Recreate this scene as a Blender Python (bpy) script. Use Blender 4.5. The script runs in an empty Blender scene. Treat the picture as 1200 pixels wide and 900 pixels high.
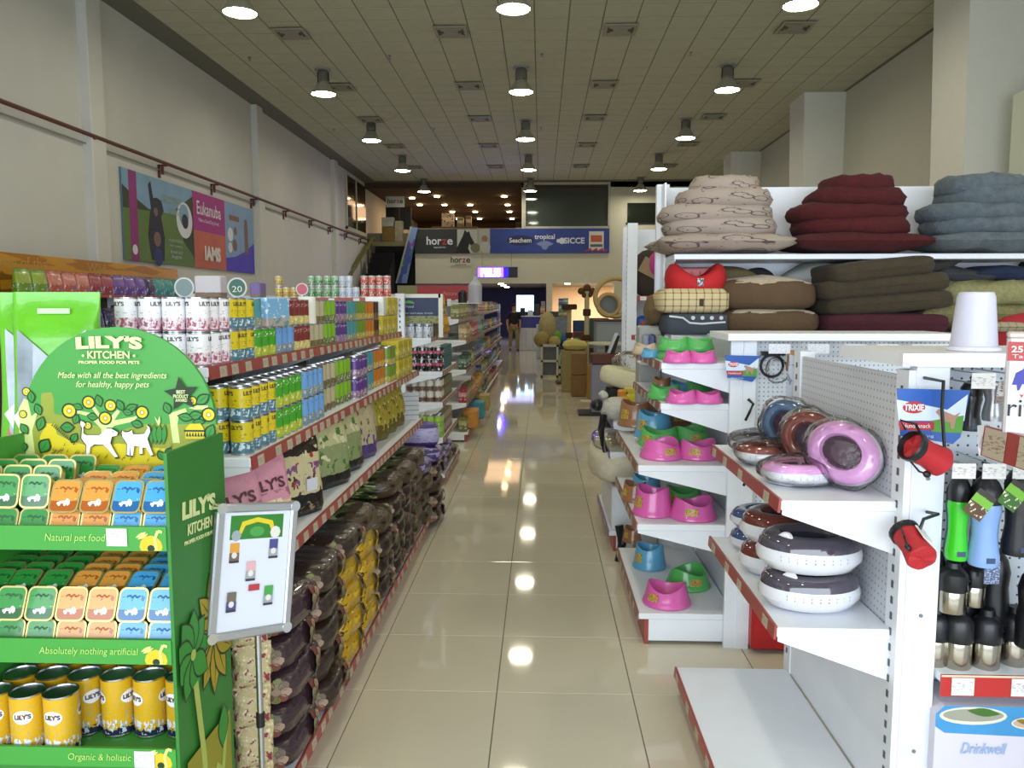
import bpy, math, random
from mathutils import Vector, Matrix, Euler, noise
R = math.radians
PI = math.pi
rnd = random.Random(7)
SC = bpy.context.scene
COL = SC.collection

# ------------------------------------------------------------ camera, world, light, exposure
EYE, FPX = 1.71, 930.0
PITCH, YAW = R(5.65), R(2.08)
cam_data = bpy.data.cameras.new('camera')
cam_data.sensor_fit = 'HORIZONTAL'
cam_data.sensor_width = 36.0
cam_data.lens = FPX / 1200 * 36
cam_data.clip_start, cam_data.clip_end = 0.05, 200
cam = bpy.data.objects.new('camera', cam_data)
cam.location = (0, 0, EYE)
cam.rotation_euler = (PI / 2 - PITCH, 0, YAW)
COL.objects.link(cam)
SC.camera = cam
SC.view_settings.view_transform = 'Standard'
SC.view_settings.look = 'None'
SC.view_settings.gamma = 1
SC.view_settings.use_curve_mapping = False
SC.view_settings.exposure = 0.82
world = bpy.data.worlds.new('world')
SC.world = world
world.use_nodes = True
world.node_tree.nodes['Background'].inputs[0].default_value = (0.75, 0.85, 1.0, 1)
world.node_tree.nodes['Background'].inputs[1].default_value = 0.5

def area(name, loc, rot, sx, sy, power, col):
    d = bpy.data.lights.new(name, 'AREA')
    d.shape = 'RECTANGLE'; d.size = sx; d.size_y = sy; d.energy = power; d.color = col
    o = bpy.data.objects.new(name, d); o.location = loc; o.rotation_euler = rot
    COL.objects.link(o); return o
# daylight through the shop front behind the camera
area('storefront_daylight', (0.4, -3.9, 2.3), (R(84), 0, 0), 11.0, 3.6, 390, (0.80, 0.90, 1.0))
LAMP_POWER = 32.0      # radiance of the pendant lenses

# ------------------------------------------------------------ helpers
def C(h, a=1):
    h = h.lstrip('#')
    v = [int(h[i:i + 2], 16) / 255 for i in (0, 2, 4)]
    return tuple([(x / 12.92 if x <= 0.04045 else ((x + 0.055) / 1.055) ** 2.4) for x in v] + [a])

def at_y(px, py, y):
    'point of the world plane Y = y that lies along a measured sight line'
    x = (px - 600) / FPX; v = -(py - 450) / FPX
    cp, sp, ca, sa = math.cos(PITCH), math.sin(PITCH), math.cos(YAW), math.sin(YAW)
    fy = cp + sp * v; fz = -sp + cp * v
    X = ca * x - sa * fy; Y = sa * x + ca * fy
    t = y / Y
    return Vector((X * t, y, EYE + fz * t))

def at_z(px, py, z):
    x = (px - 600) / FPX; v = -(py - 450) / FPX
    cp, sp, ca, sa = math.cos(PITCH), math.sin(PITCH), math.cos(YAW), math.sin(YAW)
    fy = cp + sp * v; fz = -sp + cp * v
    X = ca * x - sa * fy; Y = sa * x + ca * fy
    t = (z - EYE) / fz
    return Vector((X * t, Y * t, z))

MATS = {}
def _new(name):
    m = bpy.data.materials.new(name); m.use_nodes = True
    nt = m.node_tree; b = nt.nodes['Principled BSDF']
    return m, nt, b

def mat(col, rough=0.5, metal=0.0, var=0.06, scale=8, bump=0.0, bscale=60, coat=0.0, emit=0.0, spec=0.5, sheen=0.0, trans=0.0, alpha=1.0, ecol=None):
    key = (col, rough, metal, var, scale, bump, bscale, coat, emit, spec, sheen, trans, alpha, ecol)
    if key in MATS: return MATS[key]
    m, nt, b = _new('surface_' + col.strip('#'))
    c = C(col)
    b.inputs['Roughness'].default_value = rough
    b.inputs['Metallic'].default_value = metal
    b.inputs['Specular IOR Level'].default_value = spec
    b.inputs['Coat Weight'].default_value = coat
    b.inputs['Sheen Weight'].default_value = sheen
    b.inputs['Transmission Weight'].default_value = trans
    b.inputs['Alpha'].default_value = alpha
    if emit:
        b.inputs['Emission Color'].default_value = C(ecol or col)
        b.inputs['Emission Strength'].default_value = emit
    tc = nt.nodes.new('ShaderNodeTexCoord')
    if var:
        nz = nt.nodes.new('ShaderNodeTexNoise'); nz.inputs['Scale'].default_value = scale
        nt.links.new(tc.outputs['Object'], nz.inputs['Vector'])
        mx = nt.nodes.new('ShaderNodeMix'); mx.data_type = 'RGBA'
        mx.inputs[6].default_value = tuple([max(0, x * (1 - var * 1.5)) for x in c[:3]] + [1])
        mx.inputs[7].default_value = tuple([min(1, x * (1 + var * 1.5)) for x in c[:3]] + [1])
        nt.links.new(nz.outputs['Fac'], mx.inputs[0])
        nt.links.new(mx.outputs[2], b.inputs['Base Color'])
    else:
        b.inputs['Base Color'].default_value = c
    if bump:
        n2 = nt.nodes.new('ShaderNodeTexNoise'); n2.inputs['Scale'].default_value = bscale
        n2.inputs['Detail'].default_value = 3
        nt.links.new(tc.outputs['Object'], n2.inputs['Vector'])
        bp = nt.nodes.new('ShaderNodeBump'); bp.inputs['Strength'].default_value = bump
        bp.inputs['Distance'].default_value = 0.01
        nt.links.new(n2.outputs['Fac'], bp.inputs['Height'])
        nt.links.new(bp.outputs['Normal'], b.inputs['Normal'])
    MATS[key] = m
    return m

def label_mat(bands, blots=(), rough=0.4, axis=2, wig=0.03, metal=0.0, coat=0.0, bump=0.0, seed=0.0):
    '''printed packaging: bands = [(position, colour)] along a generated axis, blots = [(colour, lo, hi, scale, threshold, kind)]'''
    key = ('L', tuple(bands), tuple(blots), rough, axis, wig, metal, coat, bump, seed)
    if key in MATS: return MATS[key]
    m, nt, b = _new('printed_label')
    N, L = nt.nodes.new, nt.links.new
    b.inputs['Roughness'].default_value = rough
    b.inputs['Metallic'].default_value = metal
    b.inputs['Coat Weight'].default_value = coat
    tc = N('ShaderNodeTexCoord')
    sp = N('ShaderNodeSeparateXYZ'); L(tc.outputs['Generated'], sp.inputs[0])
    nz = N('ShaderNodeTexNoise'); nz.inputs['Scale'].default_value = 7; L(tc.outputs['Generated'], nz.inputs['Vector'])
    ma = N('ShaderNodeMath'); ma.operation = 'MULTIPLY_ADD'
    L(nz.outputs['Fac'], ma.inputs[0]); ma.inputs[1].default_value = wig * 2; ma.inputs[2].default_value = -wig
    ad = N('ShaderNodeMath'); ad.operation = 'ADD'; L(ma.outputs[0], ad.inputs[0]); L(sp.outputs[axis], ad.inputs[1])
    cr = N('ShaderNodeValToRGB'); cr.color_ramp.interpolation = 'CONSTANT'
    el = cr.color_ramp.elements
    el[0].position = 0; el[0].color = C(bands[0][1])
    if len(bands) > 1:
        el[1].position = bands[1][0]; el[1].color = C(bands[1][1])
        for p, c in bands[2:]:
            e = el.new(p); e.color = C(c)
    else:
        el[1].color = C(bands[0][1])
    L(ad.outputs[0], cr.inputs[0])
    cur = cr.outputs[0]
    for k, (c, lo, hi, sc, th, kind) in enumerate(blots):
        mp = N('ShaderNodeMapping'); L(tc.outputs['Generated'], mp.inputs[0])
        mp.inputs['Location'].default_value = (k * 3.1 + seed, k * 1.7, k * 2.3)
        if kind == 'line':      # rows of small marks like print
            mp.inputs['Scale'].default_value = (1, 1, 3.5)
        if kind in ('vor', 'loop'):
            t = N('ShaderNodeTexVoronoi'); out = t.outputs['Distance']
        else:
            t = N('ShaderNodeTexNoise'); t.inputs['Detail'].default_value = 1; out = t.outputs['Fac']
        t.inputs['Scale'].default_value = sc
        if kind == 'vor':     # ragged outlines instead of round dots
            dn = N('ShaderNodeTexNoise'); dn.inputs['Scale'].default_value = sc * 1.6; dn.inputs['Detail'].default_value = 2; L(mp.outputs[0], dn.inputs['Vector'])
            dv = N('ShaderNodeVectorMath'); dv.operation = 'MULTIPLY_ADD'; L(dn.outputs['Color'], dv.inputs[0]); dv.inputs[1].default_value = (1.5 / sc,) * 3; L(mp.outputs[0], dv.inputs[2])
            L(dv.outputs[0], t.inputs['Vector'])
        else: L(mp.outputs[0], t.inputs['Vector'])
        g = N('ShaderNodeMath'); g.operation = {'vor': 'LESS_THAN', 'loop': 'COMPARE'}.get(kind, 'GREATER_THAN')
        L(out, g.inputs[0]); g.inputs[1].default_value = th
        if kind == 'loop': g.inputs[2].default_value = .028
        a1 = N('ShaderNodeMath'); a1.operation = 'GREATER_THAN'; L(sp.outputs[axis], a1.inputs[0]); a1.inputs[1].default_value = lo
        a2 = N('ShaderNodeMath'); a2.operation = 'LESS_THAN'; L(sp.outputs[axis], a2.inputs[0]); a2.inputs[1].default_value = hi
        m1 = N('ShaderNodeMath'); m1.operation = 'MULTIPLY'; L(g.outputs[0], m1.inputs[0]); L(a1.outputs[0], m1.inputs[1])
        m2 = N('ShaderNodeMath'); m2.operation = 'MULTIPLY'; L(m1.outputs[0], m2.inputs[0]); L(a2.outputs[0], m2.inputs[1])
        mx = N('ShaderNodeMix'); mx.data_type = 'RGBA'; L(m2.outputs[0], mx.inputs[0]); L(cur, mx.inputs[6]); mx.inputs[7].default_value = C(c)
        cur = mx.outputs[2]
    L(cur, b.inputs['Base Color'])
    if bump:
        n2 = N('ShaderNodeTexNoise'); n2.inputs['Scale'].default_value = 5; L(tc.outputs['Generated'], n2.inputs['Vector'])
        bp = N('ShaderNodeBump'); bp.inputs['Strength'].default_value = bump; bp.inputs['Distance'].default_value = 0.03
        L(n2.outputs['Fac'], bp.inputs['Height']); L(bp.outputs['Normal'], b.inputs['Normal'])
    MATS[key] = m
    return m

def weave_mat(c1, c2, sx, sy, w=.12, rough=.9, axes=(0, 2), coord='Object'):
    'cloth with crossing stripes (check) or, with a small w, fine lines'
    key = ('W', c1, c2, sx, sy, w, axes, coord)
    if key in MATS: return MATS[key]
    m, nt, b = _new('check_cloth'); N, L = nt.nodes.new, nt.links.new
    b.inputs['Roughness'].default_value = rough
    tc = N('ShaderNodeTexCoord'); sp = N('ShaderNodeSeparateXYZ'); L(tc.outputs[coord], sp.inputs[0])
    outs = []
    for ax, s in zip(axes, (sx, sy)):
        a = N('ShaderNodeMath'); a.operation = 'MULTIPLY'; a.inputs[1].default_value = s; L(sp.outputs[ax], a.inputs[0])
        f = N('ShaderNodeMath'); f.operation = 'FRACT'; L(a.outputs[0], f.inputs[0])
        g = N('ShaderNodeMath'); g.operation = 'LESS_THAN'; g.inputs[1].default_value = w; L(f.outputs[0], g.inputs[0]); outs.append(g)
    h = N('ShaderNodeMath'); h.operation = 'ADD'; L(outs[0].outputs[0], h.inputs[0]); L(outs[1].outputs[0], h.inputs[1])
    q = N('ShaderNodeMath'); q.operation = 'MULTIPLY'; q.inputs[1].default_value = .5; L(h.outputs[0], q.inputs[0])
    mx = N('ShaderNodeMix'); mx.data_type = 'RGBA'; L(q.outputs[0], mx.inputs[0]); mx.inputs[6].default_value = C(c1); mx.inputs[7].default_value = C(c2)
    L(mx.outputs[2], b.inputs['Base Color'])
    MATS[key] = m
    return m

def peg_mat(c1, c2, pitch, r, axes):
    'sheet metal with a grid of punched holes'
    key = ('P', c1, c2, pitch, r, axes)
    if key in MATS: return MATS[key]
    m, nt, b = _new('punched_sheet'); N, L = nt.nodes.new, nt.links.new
    b.inputs['Roughness'].default_value = .4
    tc = N('ShaderNodeTexCoord'); sp = N('ShaderNodeSeparateXYZ'); L(tc.outputs['Object'], sp.inputs[0])
    sq = []
    for ax in axes:
        a = N('ShaderNodeMath'); a.operation = 'DIVIDE'; a.inputs[1].default_value = pitch; L(sp.outputs[ax], a.inputs[0])
        f = N('ShaderNodeMath'); f.operation = 'FRACT'; L(a.outputs[0], f.inputs[0])
        d = N('ShaderNodeMath'); d.operation = 'SUBTRACT'; d.inputs[1].default_value = .5; L(f.outputs[0], d.inputs[0])
        p = N('ShaderNodeMath'); p.operation = 'POWER'; p.inputs[1].default_value = 2; L(d.outputs[0], p.inputs[0]); sq.append(p)
    h = N('ShaderNodeMath'); h.operation = 'ADD'; L(sq[0].outputs[0], h.inputs[0]); L(sq[1].outputs[0], h.inputs[1])
    g = N('ShaderNodeMath'); g.operation = 'LESS_THAN'; g.inputs[1].default_value = r * r; L(h.outputs[0], g.inputs[0])
    mx = N('ShaderNodeMix'); mx.data_type = 'RGBA'; L(g.outputs[0], mx.inputs[0]); mx.inputs[6].default_value = C(c1); mx.inputs[7].default_value = C(c2)
    L(mx.outputs[2], b.inputs['Base Color'])
    MATS[key] = m
    return m

def wrap_mat():
    if 'wrap' in MATS: return MATS['wrap']
    m = bpy.data.materials.new('clear_film'); m.use_nodes = True
    nt = m.node_tree; nt.nodes.remove(nt.nodes['Principled BSDF'])
    N, L = nt.nodes.new, nt.links.new
    tr = N('ShaderNodeBsdfTransparent'); gl = N('ShaderNodeBsdfGlossy'); gl.inputs['Roughness'].default_value = 0.12
    fr = N('ShaderNodeFresnel'); fr.inputs['IOR'].default_value = 1.38
    nz = N('ShaderNodeTexNoise'); nz.inputs['Scale'].default_value = 26; tc = N('ShaderNodeTexCoord'); L(tc.outputs['Object'], nz.inputs['Vector'])
    bp = N('ShaderNodeBump'); bp.inputs['Strength'].default_value = 0.6; bp.inputs['Distance'].default_value = 0.02; L(nz.outputs['Fac'], bp.inputs['Height'])
    L(bp.outputs[0], gl.inputs['Normal']); L(bp.outputs[0], fr.inputs['Normal'])
    mx = N('ShaderNodeMixShader'); L(fr.outputs[0], mx.inputs[0]); L(tr.outputs[0], mx.inputs[1]); L(gl.outputs[0], mx.inputs[2])
    L(mx.outputs[0], nt.nodes['Material Output'].inputs[0])
    MATS['wrap'] = m
    return m

class MB:
    def __init__(s): s.v, s.f, s.m = [], [], []
    def add(s, vs, fs, mi=0, M=None):
        o = len(s.v)
        if M is not None: vs = [M @ Vector(p) for p in vs]
        s.v.extend([tuple(p) for p in vs]); s.f.extend([tuple(i + o for i in f) for f in fs]); s.m.extend([mi] * len(fs))
        return s
    def box(s, x0, x1, y0, y1, z0, z1, mi=0, M=None):
        vs = [(x, y, z) for z in (z0, z1) for y in (y0, y1) for x in (x0, x1)]
        return s.add(vs, [(0, 2, 3, 1), (4, 5, 7, 6), (0, 1, 5, 4), (2, 6, 7, 3), (0, 4, 6, 2), (1, 3, 7, 5)], mi, M)
    def cbox(s, c, d, mi=0, M=None):
        return s.box(c[0] - d[0] / 2, c[0] + d[0] / 2, c[1] - d[1] / 2, c[1] + d[1] / 2, c[2] - d[2] / 2, c[2] + d[2] / 2, mi, M)
    def bbox(s, x0, x1, y0, y1, z0, z1, r=0.005, mi=0, M=None):
        'box with chamfered vertical and horizontal edges'
        vs, fs = [], []
        ring = [(x0 + r, y0), (x1 - r, y0), (x1, y0 + r), (x1, y1 - r), (x1 - r, y1), (x0 + r, y1), (x0, y1 - r), (x0, y0 + r)]
        cx, cy = (x0 + x1) / 2, (y0 + y1) / 2
        def inset(p): return (p[0] + (r if p[0] < cx else -r), p[1] + (r if p[1] < cy else -r))
        rows = [[(*inset(p), z0) for p in ring], [(*p, z0 + r) for p in ring], [(*p, z1 - r) for p in ring], [(*inset(p), z1) for p in ring]]
        for rw in rows: vs += rw
        for k in range(3):
            for i in range(8): fs.append((k * 8 + i, k * 8 + (i + 1) % 8, k * 8 + 8 + (i + 1) % 8, k * 8 + 8 + i))
        fs.append(tuple(range(7, -1, -1))); fs.append(tuple(24 + i for i in range(8)))
        return s.add(vs, fs, mi, M)
    def prism(s, poly, a0, a1, plane='xz', mi=0, M=None):
        n = len(poly)
        def p3(p, a):
            return {'xz': (p[0], a, p[1]), 'xy': (p[0], p[1], a), 'yz': (a, p[0], p[1])}[plane]
        vs = [p3(p, a0) for p in poly] + [p3(p, a1) for p in poly]
        fs = [tuple(range(n)), tuple(range(2 * n - 1, n - 1, -1))] + [(i, n + i, n + (i + 1) % n, (i + 1) % n) for i in range(n)]
        return s.add(vs, fs, mi, M)
    def lathe(s, prof, n=16, mi=0, M=None, sx=1, sy=1, wave=None, close=False):
        vs, fs = [], []
        for r, z in prof:
            for i in range(n):
                a = 2 * PI * i / n
                zz = z + (wave(a, r, z) if wave else 0)
                vs.append((r * math.cos(a) * sx, r * math.sin(a) * sy, zz))
        for k in range(len(prof) - 1):
            for i in range(n): fs.append((k * n + i, k * n + (i + 1) % n, (k + 1) * n + (i + 1) % n, (k + 1) * n + i))
        if close:
            fs.append(tuple(range(n - 1, -1, -1))); fs.append(tuple((len(prof) - 1) * n + i for i in range(n)))
        return s.add(vs, fs, mi, M)
    def tube(s, pts, r, n=8, mi=0, M=None):
        pts = [Vector(p) for p in pts]; vs, fs = [], []
        for k, p in enumerate(pts):
            d = (pts[min(k + 1, len(pts) - 1)] - pts[max(k - 1, 0)]).normalized()
            q = d.to_track_quat('Z', 'Y')
            rr = r[k] if isinstance(r, (list, tuple)) else r
            for i in range(n):
                a = 2 * PI * i / n
                vs.append(p + q @ Vector((rr * math.cos(a), rr * math.sin(a), 0)))
        for k in range(len(pts) - 1):
            for i in range(n): fs.append((k * n + i, k * n + (i + 1) % n, (k + 1) * n + (i + 1) % n, (k + 1) * n + i))
        fs.append(tuple(range(n - 1, -1, -1))); fs.append(tuple((len(pts) - 1) * n + i for i in range(n)))
        return s.add(vs, fs, mi, M)
    def ell(s, w, d, h, e=1.0, e2=1.0, nu=20, nv=10, mi=0, M=None, bumpy=0.0, freq=3.0, seed=0, fn=None):
        'superellipsoid centred on the origin'
        sg = lambda x, p: math.copysign(abs(x) ** p, x)
        vs, fs = [], []
        for j in range(nv + 1):
            b = -PI / 2 + PI * j / nv
            for i in range(nu):
                a = 2 * PI * i / nu
                x = sg(math.cos(b), e) * sg(math.cos(a), e2) * w / 2
                y = sg(math.cos(b), e) * sg(math.sin(a), e2) * d / 2
                z = sg(math.sin(b), e) * h / 2
                if bumpy:
                    q = noise.noise(Vector((x * freq + seed, y * freq, z * freq + seed * 2))) * bumpy
                    l = math.sqrt(x * x + y * y + z * z) + 1e-6
                    x += x / l * q; y += y / l * q; z += z / l * q * 0.6
                if fn: x, y, z = fn(x, y, z)
                vs.append((x, y, z))
        for j in range(nv):
            for i in range(nu): fs.append((j * nu + i, j * nu + (i + 1) % nu, (j + 1) * nu + (i + 1) % nu, (j + 1) * nu + i))
        return s.add(vs, fs, mi, M)
    def pillow(s, w, d, h, n=14, pinch=0.10, bumpy=0.02, seed=0, mi=0, M=None, pw=0.45, fn=None):
        'cushion with pointed corners; base rests on z = 0'
        vs, fs = [], []
        for side in (1, -1):
            for j in range(n + 1):
                for i in range(n + 1):
                    u, v = -1 + 2 * i / n, -1 + 2 * j / n
                    t = ((1 - u * u) * (1 - v * v)) ** pw
                    x = u * w / 2 * (1 - pinch * (1 - v * v)); y = v * d / 2 * (1 - pinch * (1 - u * u))
                    z = side * t * h / 2 + noise.noise(Vector((x * 5 + seed, y * 5, side * 3 + seed))) * bumpy * t
                    p = (x, y, z + h / 2)
                    if fn: p = fn(*p)
                    vs.append(p)
        m = (n + 1) ** 2
        for j in range(n):
            for i in range(n):
                a = j * (n + 1) + i
                fs.append((a, a + 1, a + n + 2, a + n + 1)); fs.append((m + a, m + a + n + 1, m + a + n + 2, m + a + 1))
        return s.add(vs, fs, mi, M)
    def ring(s, w, d, rw, rh, n=28, k=10, e=0.7, mi=0, M=None, bumpy=0.0, seed=0, a0=0, a1=2 * PI, hf=None):
        'bolster: tube of section rw x rh swept round a superellipse w x d (outside size); base on z = 0'
        sg = lambda x, p: math.copysign(abs(x) ** p, x)
        full = abs(a1 - a0 - 2 * PI) < 1e-3
        cnt = n if full else n + 1
        vs, fs = [], []
        for i in range(cnt):
            a = a0 + (a1 - a0) * i / n
            ca, sa = sg(math.cos(a), e), sg(math.sin(a), e)
            hh = hf(a) if hf else 1.0
            end = 1.0
            if not full:
                tt = min(i, n - i) / 2.0
                end = min(1, 0.35 + 0.65 * tt)
            for j in range(k):
                b = 2 * PI * j / k
                q = (1 + bumpy * noise.noise(Vector((ca * 2.5 + seed, sa * 2.5, j)))) * end
                off = -rw / 2 + math.cos(b) * rw / 2 * q
                vs.append((ca * (w / 2) + math.copysign(1, ca) * 0 + off * math.cos(a), sa * (d / 2) + off * math.sin(a), rh * hh / 2 * (1 + math.sin(b) * q)))
        for i in range(n):
            for j in range(k):
                i2 = (i + 1) % cnt
                fs.append((i * k + j, i2 * k + j, i2 * k + (j + 1) % k, i * k + (j + 1) % k))
        if not full:
            fs.append(tuple(range(k))); fs.append(tuple(n * k + j for j in range(k - 1, -1, -1)))
        return s.add(vs, fs, mi, M)
    def bag(s, w, d, h, n=20, rows=12, seed=0, mi=0, M=None, flat=0.8, bumpy=0.012, top=0.10, dep=0.35):
        'standing pouch: flat foot, belly, flat sealed top'
        vs, fs = [], []
        for k in range(rows + 1):
            t = k / rows
            if t < 0.08: dd = d * (0.80 + 0.2 * t / 0.08)
            else: dd = d * max(0.035, (1 - ((t - 0.08) / 0.92) ** 2.2)) if t < 1 - top else d * 0.03
            ww = w * (1 - 0.05 * math.sin(PI * min(1, t * 1.1)))
            for i in range(n):
                a = 2 * PI * i / n
                ex = 0.45
                x = math.copysign(abs(math.cos(a)) ** ex, math.cos(a)) * ww / 2
                y = math.copysign(abs(math.sin(a)) ** (ex + 0.3), math.sin(a)) * dd / 2
                q = noise.noise(Vector((x * 14 + seed, y * 14, t * 4 + seed))) * bumpy * (1 if 0.05 < t < 1 - top else 0.3)
                vs.append((x + q * 0.5, y + math.copysign(q, y), t * h))
        for k in range(rows):
            for i in range(n): fs.append((k * n + i, k * n + (i + 1) % n, (k + 1) * n + (i + 1) % n, (k + 1) * n + i))
        fs.append(tuple(range(n - 1, -1, -1))); fs.append(tuple(rows * n + i for i in range(n)))
        return s.add(vs, fs, mi, M)
    def build(s, name, mats, parent=None, smooth=True, ang=35, loc=None, rot=None):
        me = bpy.data.meshes.new(name)
        me.from_pydata(s.v, [], s.f)
        if not isinstance(mats, (list, tuple)): mats = [mats]
        for m in mats: me.materials.append(m)
        if len(mats) > 1: me.polygons.foreach_set('material_index', s.m)
        if smooth:
            me.polygons.foreach_set('use_smooth', [True] * len(me.polygons))
            me.set_sharp_from_angle(angle=R(ang))
        me.update()
        o = bpy.data.objects.new(name, me); COL.objects.link(o)
        if parent: o.parent = parent
        if loc: o.location = loc
        if rot: o.rotation_euler = rot
        return o

def add_obj(name, me, parent=None, loc=(0, 0, 0), rot=(0, 0, 0)):
    o = bpy.data.objects.new(name, me); COL.objects.link(o)
    o.location = loc; o.rotation_euler = rot
    if parent: o.parent = parent
    return o

LABELS = {}
def tag(o, label, cat, group=None):
    o['label'] = label; o['category'] = cat
    if group: o['group'] = group
    LABELS.setdefault(label, []).append(o.name)
    return o

def thing(name, label, cat, loc=(0, 0, 0), rz=0, group=None):
    o = bpy.data.objects.new(name, None); COL.objects.link(o)
    o.empty_display_size = 0.05
    o.location = loc; o.rotation_euler = (0, 0, rz)
    if label: tag(o, label, cat, group)
    return o

def struct(o):
    o['kind'] = 'structure'; return o

def kids(o): return [c for c in PROTO_KIDS.get(o.name, [])]
PROTO_KIDS = {}
USED = set()
def reg(root):
    'remember a prototype and its parts'
    def walk(o):
        PROTO_KIDS[o.name] = list(o.children)
        for c in o.children: walk(c)
    walk(root)
    return root

def copy_tree(o, parent=None):
    c = o.copy(); COL.objects.link(c)
    c.parent = parent
    for k in PROTO_KIDS.get(o.name, []): copy_tree(k, c)
    return c

def place(proto, loc, rz=0, label='', cat='', group=None, rx=0, ry=0, sc=None):
    if proto.name in USED: o = copy_tree(proto)
    else:
        o = proto; USED.add(proto.name)
    if 'group' in o: del o['group']
    o.location = loc; o.rotation_euler = (rx, ry, rz)
    o.scale = sc if isinstance(sc, tuple) else ((sc,) * 3 if sc else (1, 1, 1))
    tag(o, label, cat, group)
    return o

_U = 'zeroth first second third fourth fifth sixth seventh eighth ninth tenth eleventh twelfth thirteenth fourteenth fifteenth sixteenth seventeenth eighteenth nineteenth'.split()
_T = {2: ('twentieth', 'twenty'), 3: ('thirtieth', 'thirty'), 4: ('fortieth', 'forty'), 5: ('fiftieth', 'fifty')}
def nth(i):
    if i < 20: return _U[i]
    t, u = divmod(i, 10)
    return _T[t][0] if u == 0 else _T[t][1] + '-' + _U[u]

TXT = {}
def text_mesh(s, size=0.1, bold=0.0, ext=0.0006, shear=0.0, sx=1.0, align='CENTER', arc=0.0, cyl=0.0):
    key = (s, size, bold, ext, shear, sx, align, arc, cyl)
    if key in TXT: return TXT[key]
    cu = bpy.data.curves.new('lettering', 'FONT')
    cu.body = s; cu.size = size; cu.offset = bold * size; cu.extrude = ext; cu.shear = shear
    cu.align_x = align; cu.resolution_u = 3
    ob = bpy.data.objects.new('lettering', cu)
    me = bpy.data.meshes.new_from_object(ob)
    bpy.data.objects.remove(ob)
    for v in me.vertices:
        x, y, z = v.co
        x *= sx
        if arc: y -= x * x * arc
        if cyl:
            a = x / cyl
            x, z = (cyl + z) * math.sin(a), (cyl + z) * math.cos(a) - cyl
        v.co = (x, y, z)
    me.update()
    TXT[key] = me
    return me

def lettering(parent, s, m, loc, rot=(R(90), 0, 0), name='lettering', **kw):
    me0 = text_mesh(s, **kw)
    me = me0.copy() if me0.materials else me0
    me.materials.clear(); me.materials.append(m)
    return add_obj(name, me, parent, loc, rot)

def flat_art(parent, polys, mats, name='printed_picture', y=0.0, step=0.0004):
    'flat print: polygons in the local xz plane, each a hair in front of the one before; faces -y'
    mb = MB()
    for k, (poly, mi) in enumerate(polys):
        yy = y - step * (k + 1)
        mb.add([(p[0], yy, p[1]) for p in poly], [tuple(range(len(poly)))], mi)
    return mb.build(name, mats, parent, smooth=False)

def circ(cx, cy, r, n=16, sy=1.0): return [(cx + r * math.cos(2 * PI * i / n), cy + r * sy * math.sin(2 * PI * i / n)) for i in range(n)]
def leaf(cx, cy, l, w, a, n=6):
    top = [(-l / 2 + l * i / n, w / 2 * math.sin(PI * i / n)) for i in range(n + 1)]
    bot = [(l / 2 - l * i / n, -w / 2 * math.sin(PI * i / n)) for i in range(1, n)]
    return [(cx + x * math.cos(a) - y * math.sin(a), cy + x * math.sin(a) + y * math.cos(a)) for x, y in top + bot]
def rect(x0, y0, x1, y1): return [(x0, y0), (x1, y0), (x1, y1), (x0, y1)]
def stroke(pts, w):
    'polyline with width -> list of quads'
    out = []
    for (x0, y0), (x1, y1) in zip(pts[:-1], pts[1:]):
        dx, dy = x1 - x0, y1 - y0; l = math.hypot(dx, dy) or 1
        nx, ny = -dy / l * w / 2, dx / l * w / 2
        out.append([(x0 - nx, y0 - ny), (x1 - nx, y1 - ny), (x1 + nx, y1 + ny), (x0 + nx, y0 + ny)])
    return out

# fitted lettering: scaled to a wanted width and height
def fit_text(parent, s, m, loc, w, h, rot=(R(90), 0, 0), name='lettering', **kw):
    o = lettering(parent, s, m, loc, rot, name, size=.1, ext=.0004, **kw)
    xs = [v.co.x for v in o.data.vertices]; ys = [v.co.y for v in o.data.vertices]
    sx, sy = w / (max(xs) - min(xs)), h / (max(ys) - min(ys))
    o.scale = (sx, sy, 1)
    off = Vector(((max(xs) + min(xs)) / 2 * sx, (max(ys) + min(ys)) / 2 * sy, 0))
    o.location = Vector(loc) - Euler(rot).to_matrix() @ off
    return o


# common materials
WHITE = mat('#e9ecf2', 0.38, var=0.03)
WHITE2 = mat('#d9dde6', 0.42, var=0.04)
STEEL = mat('#b9bbc0', 0.28, metal=1.0, var=0.05)
CHROME = mat('#dfe2e6', 0.12, metal=1.0, var=0)
RED = mat('#9e443e', 0.35, var=0.12, scale=20)
RED2 = mat('#b82a28', 0.35, var=0.08, scale=20)
BLACK = mat('#101114', 0.45, var=0.1)
TAGM = label_mat([(0, '#e8e6e2')], [('#b2b3b8', .2, .8, 5, .56, 'line')], rough=.5)
TAGB = label_mat([(0, '#bdb09a')], [('#94836f', .2, .8, 5, .56, 'line')], rough=.5)
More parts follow.
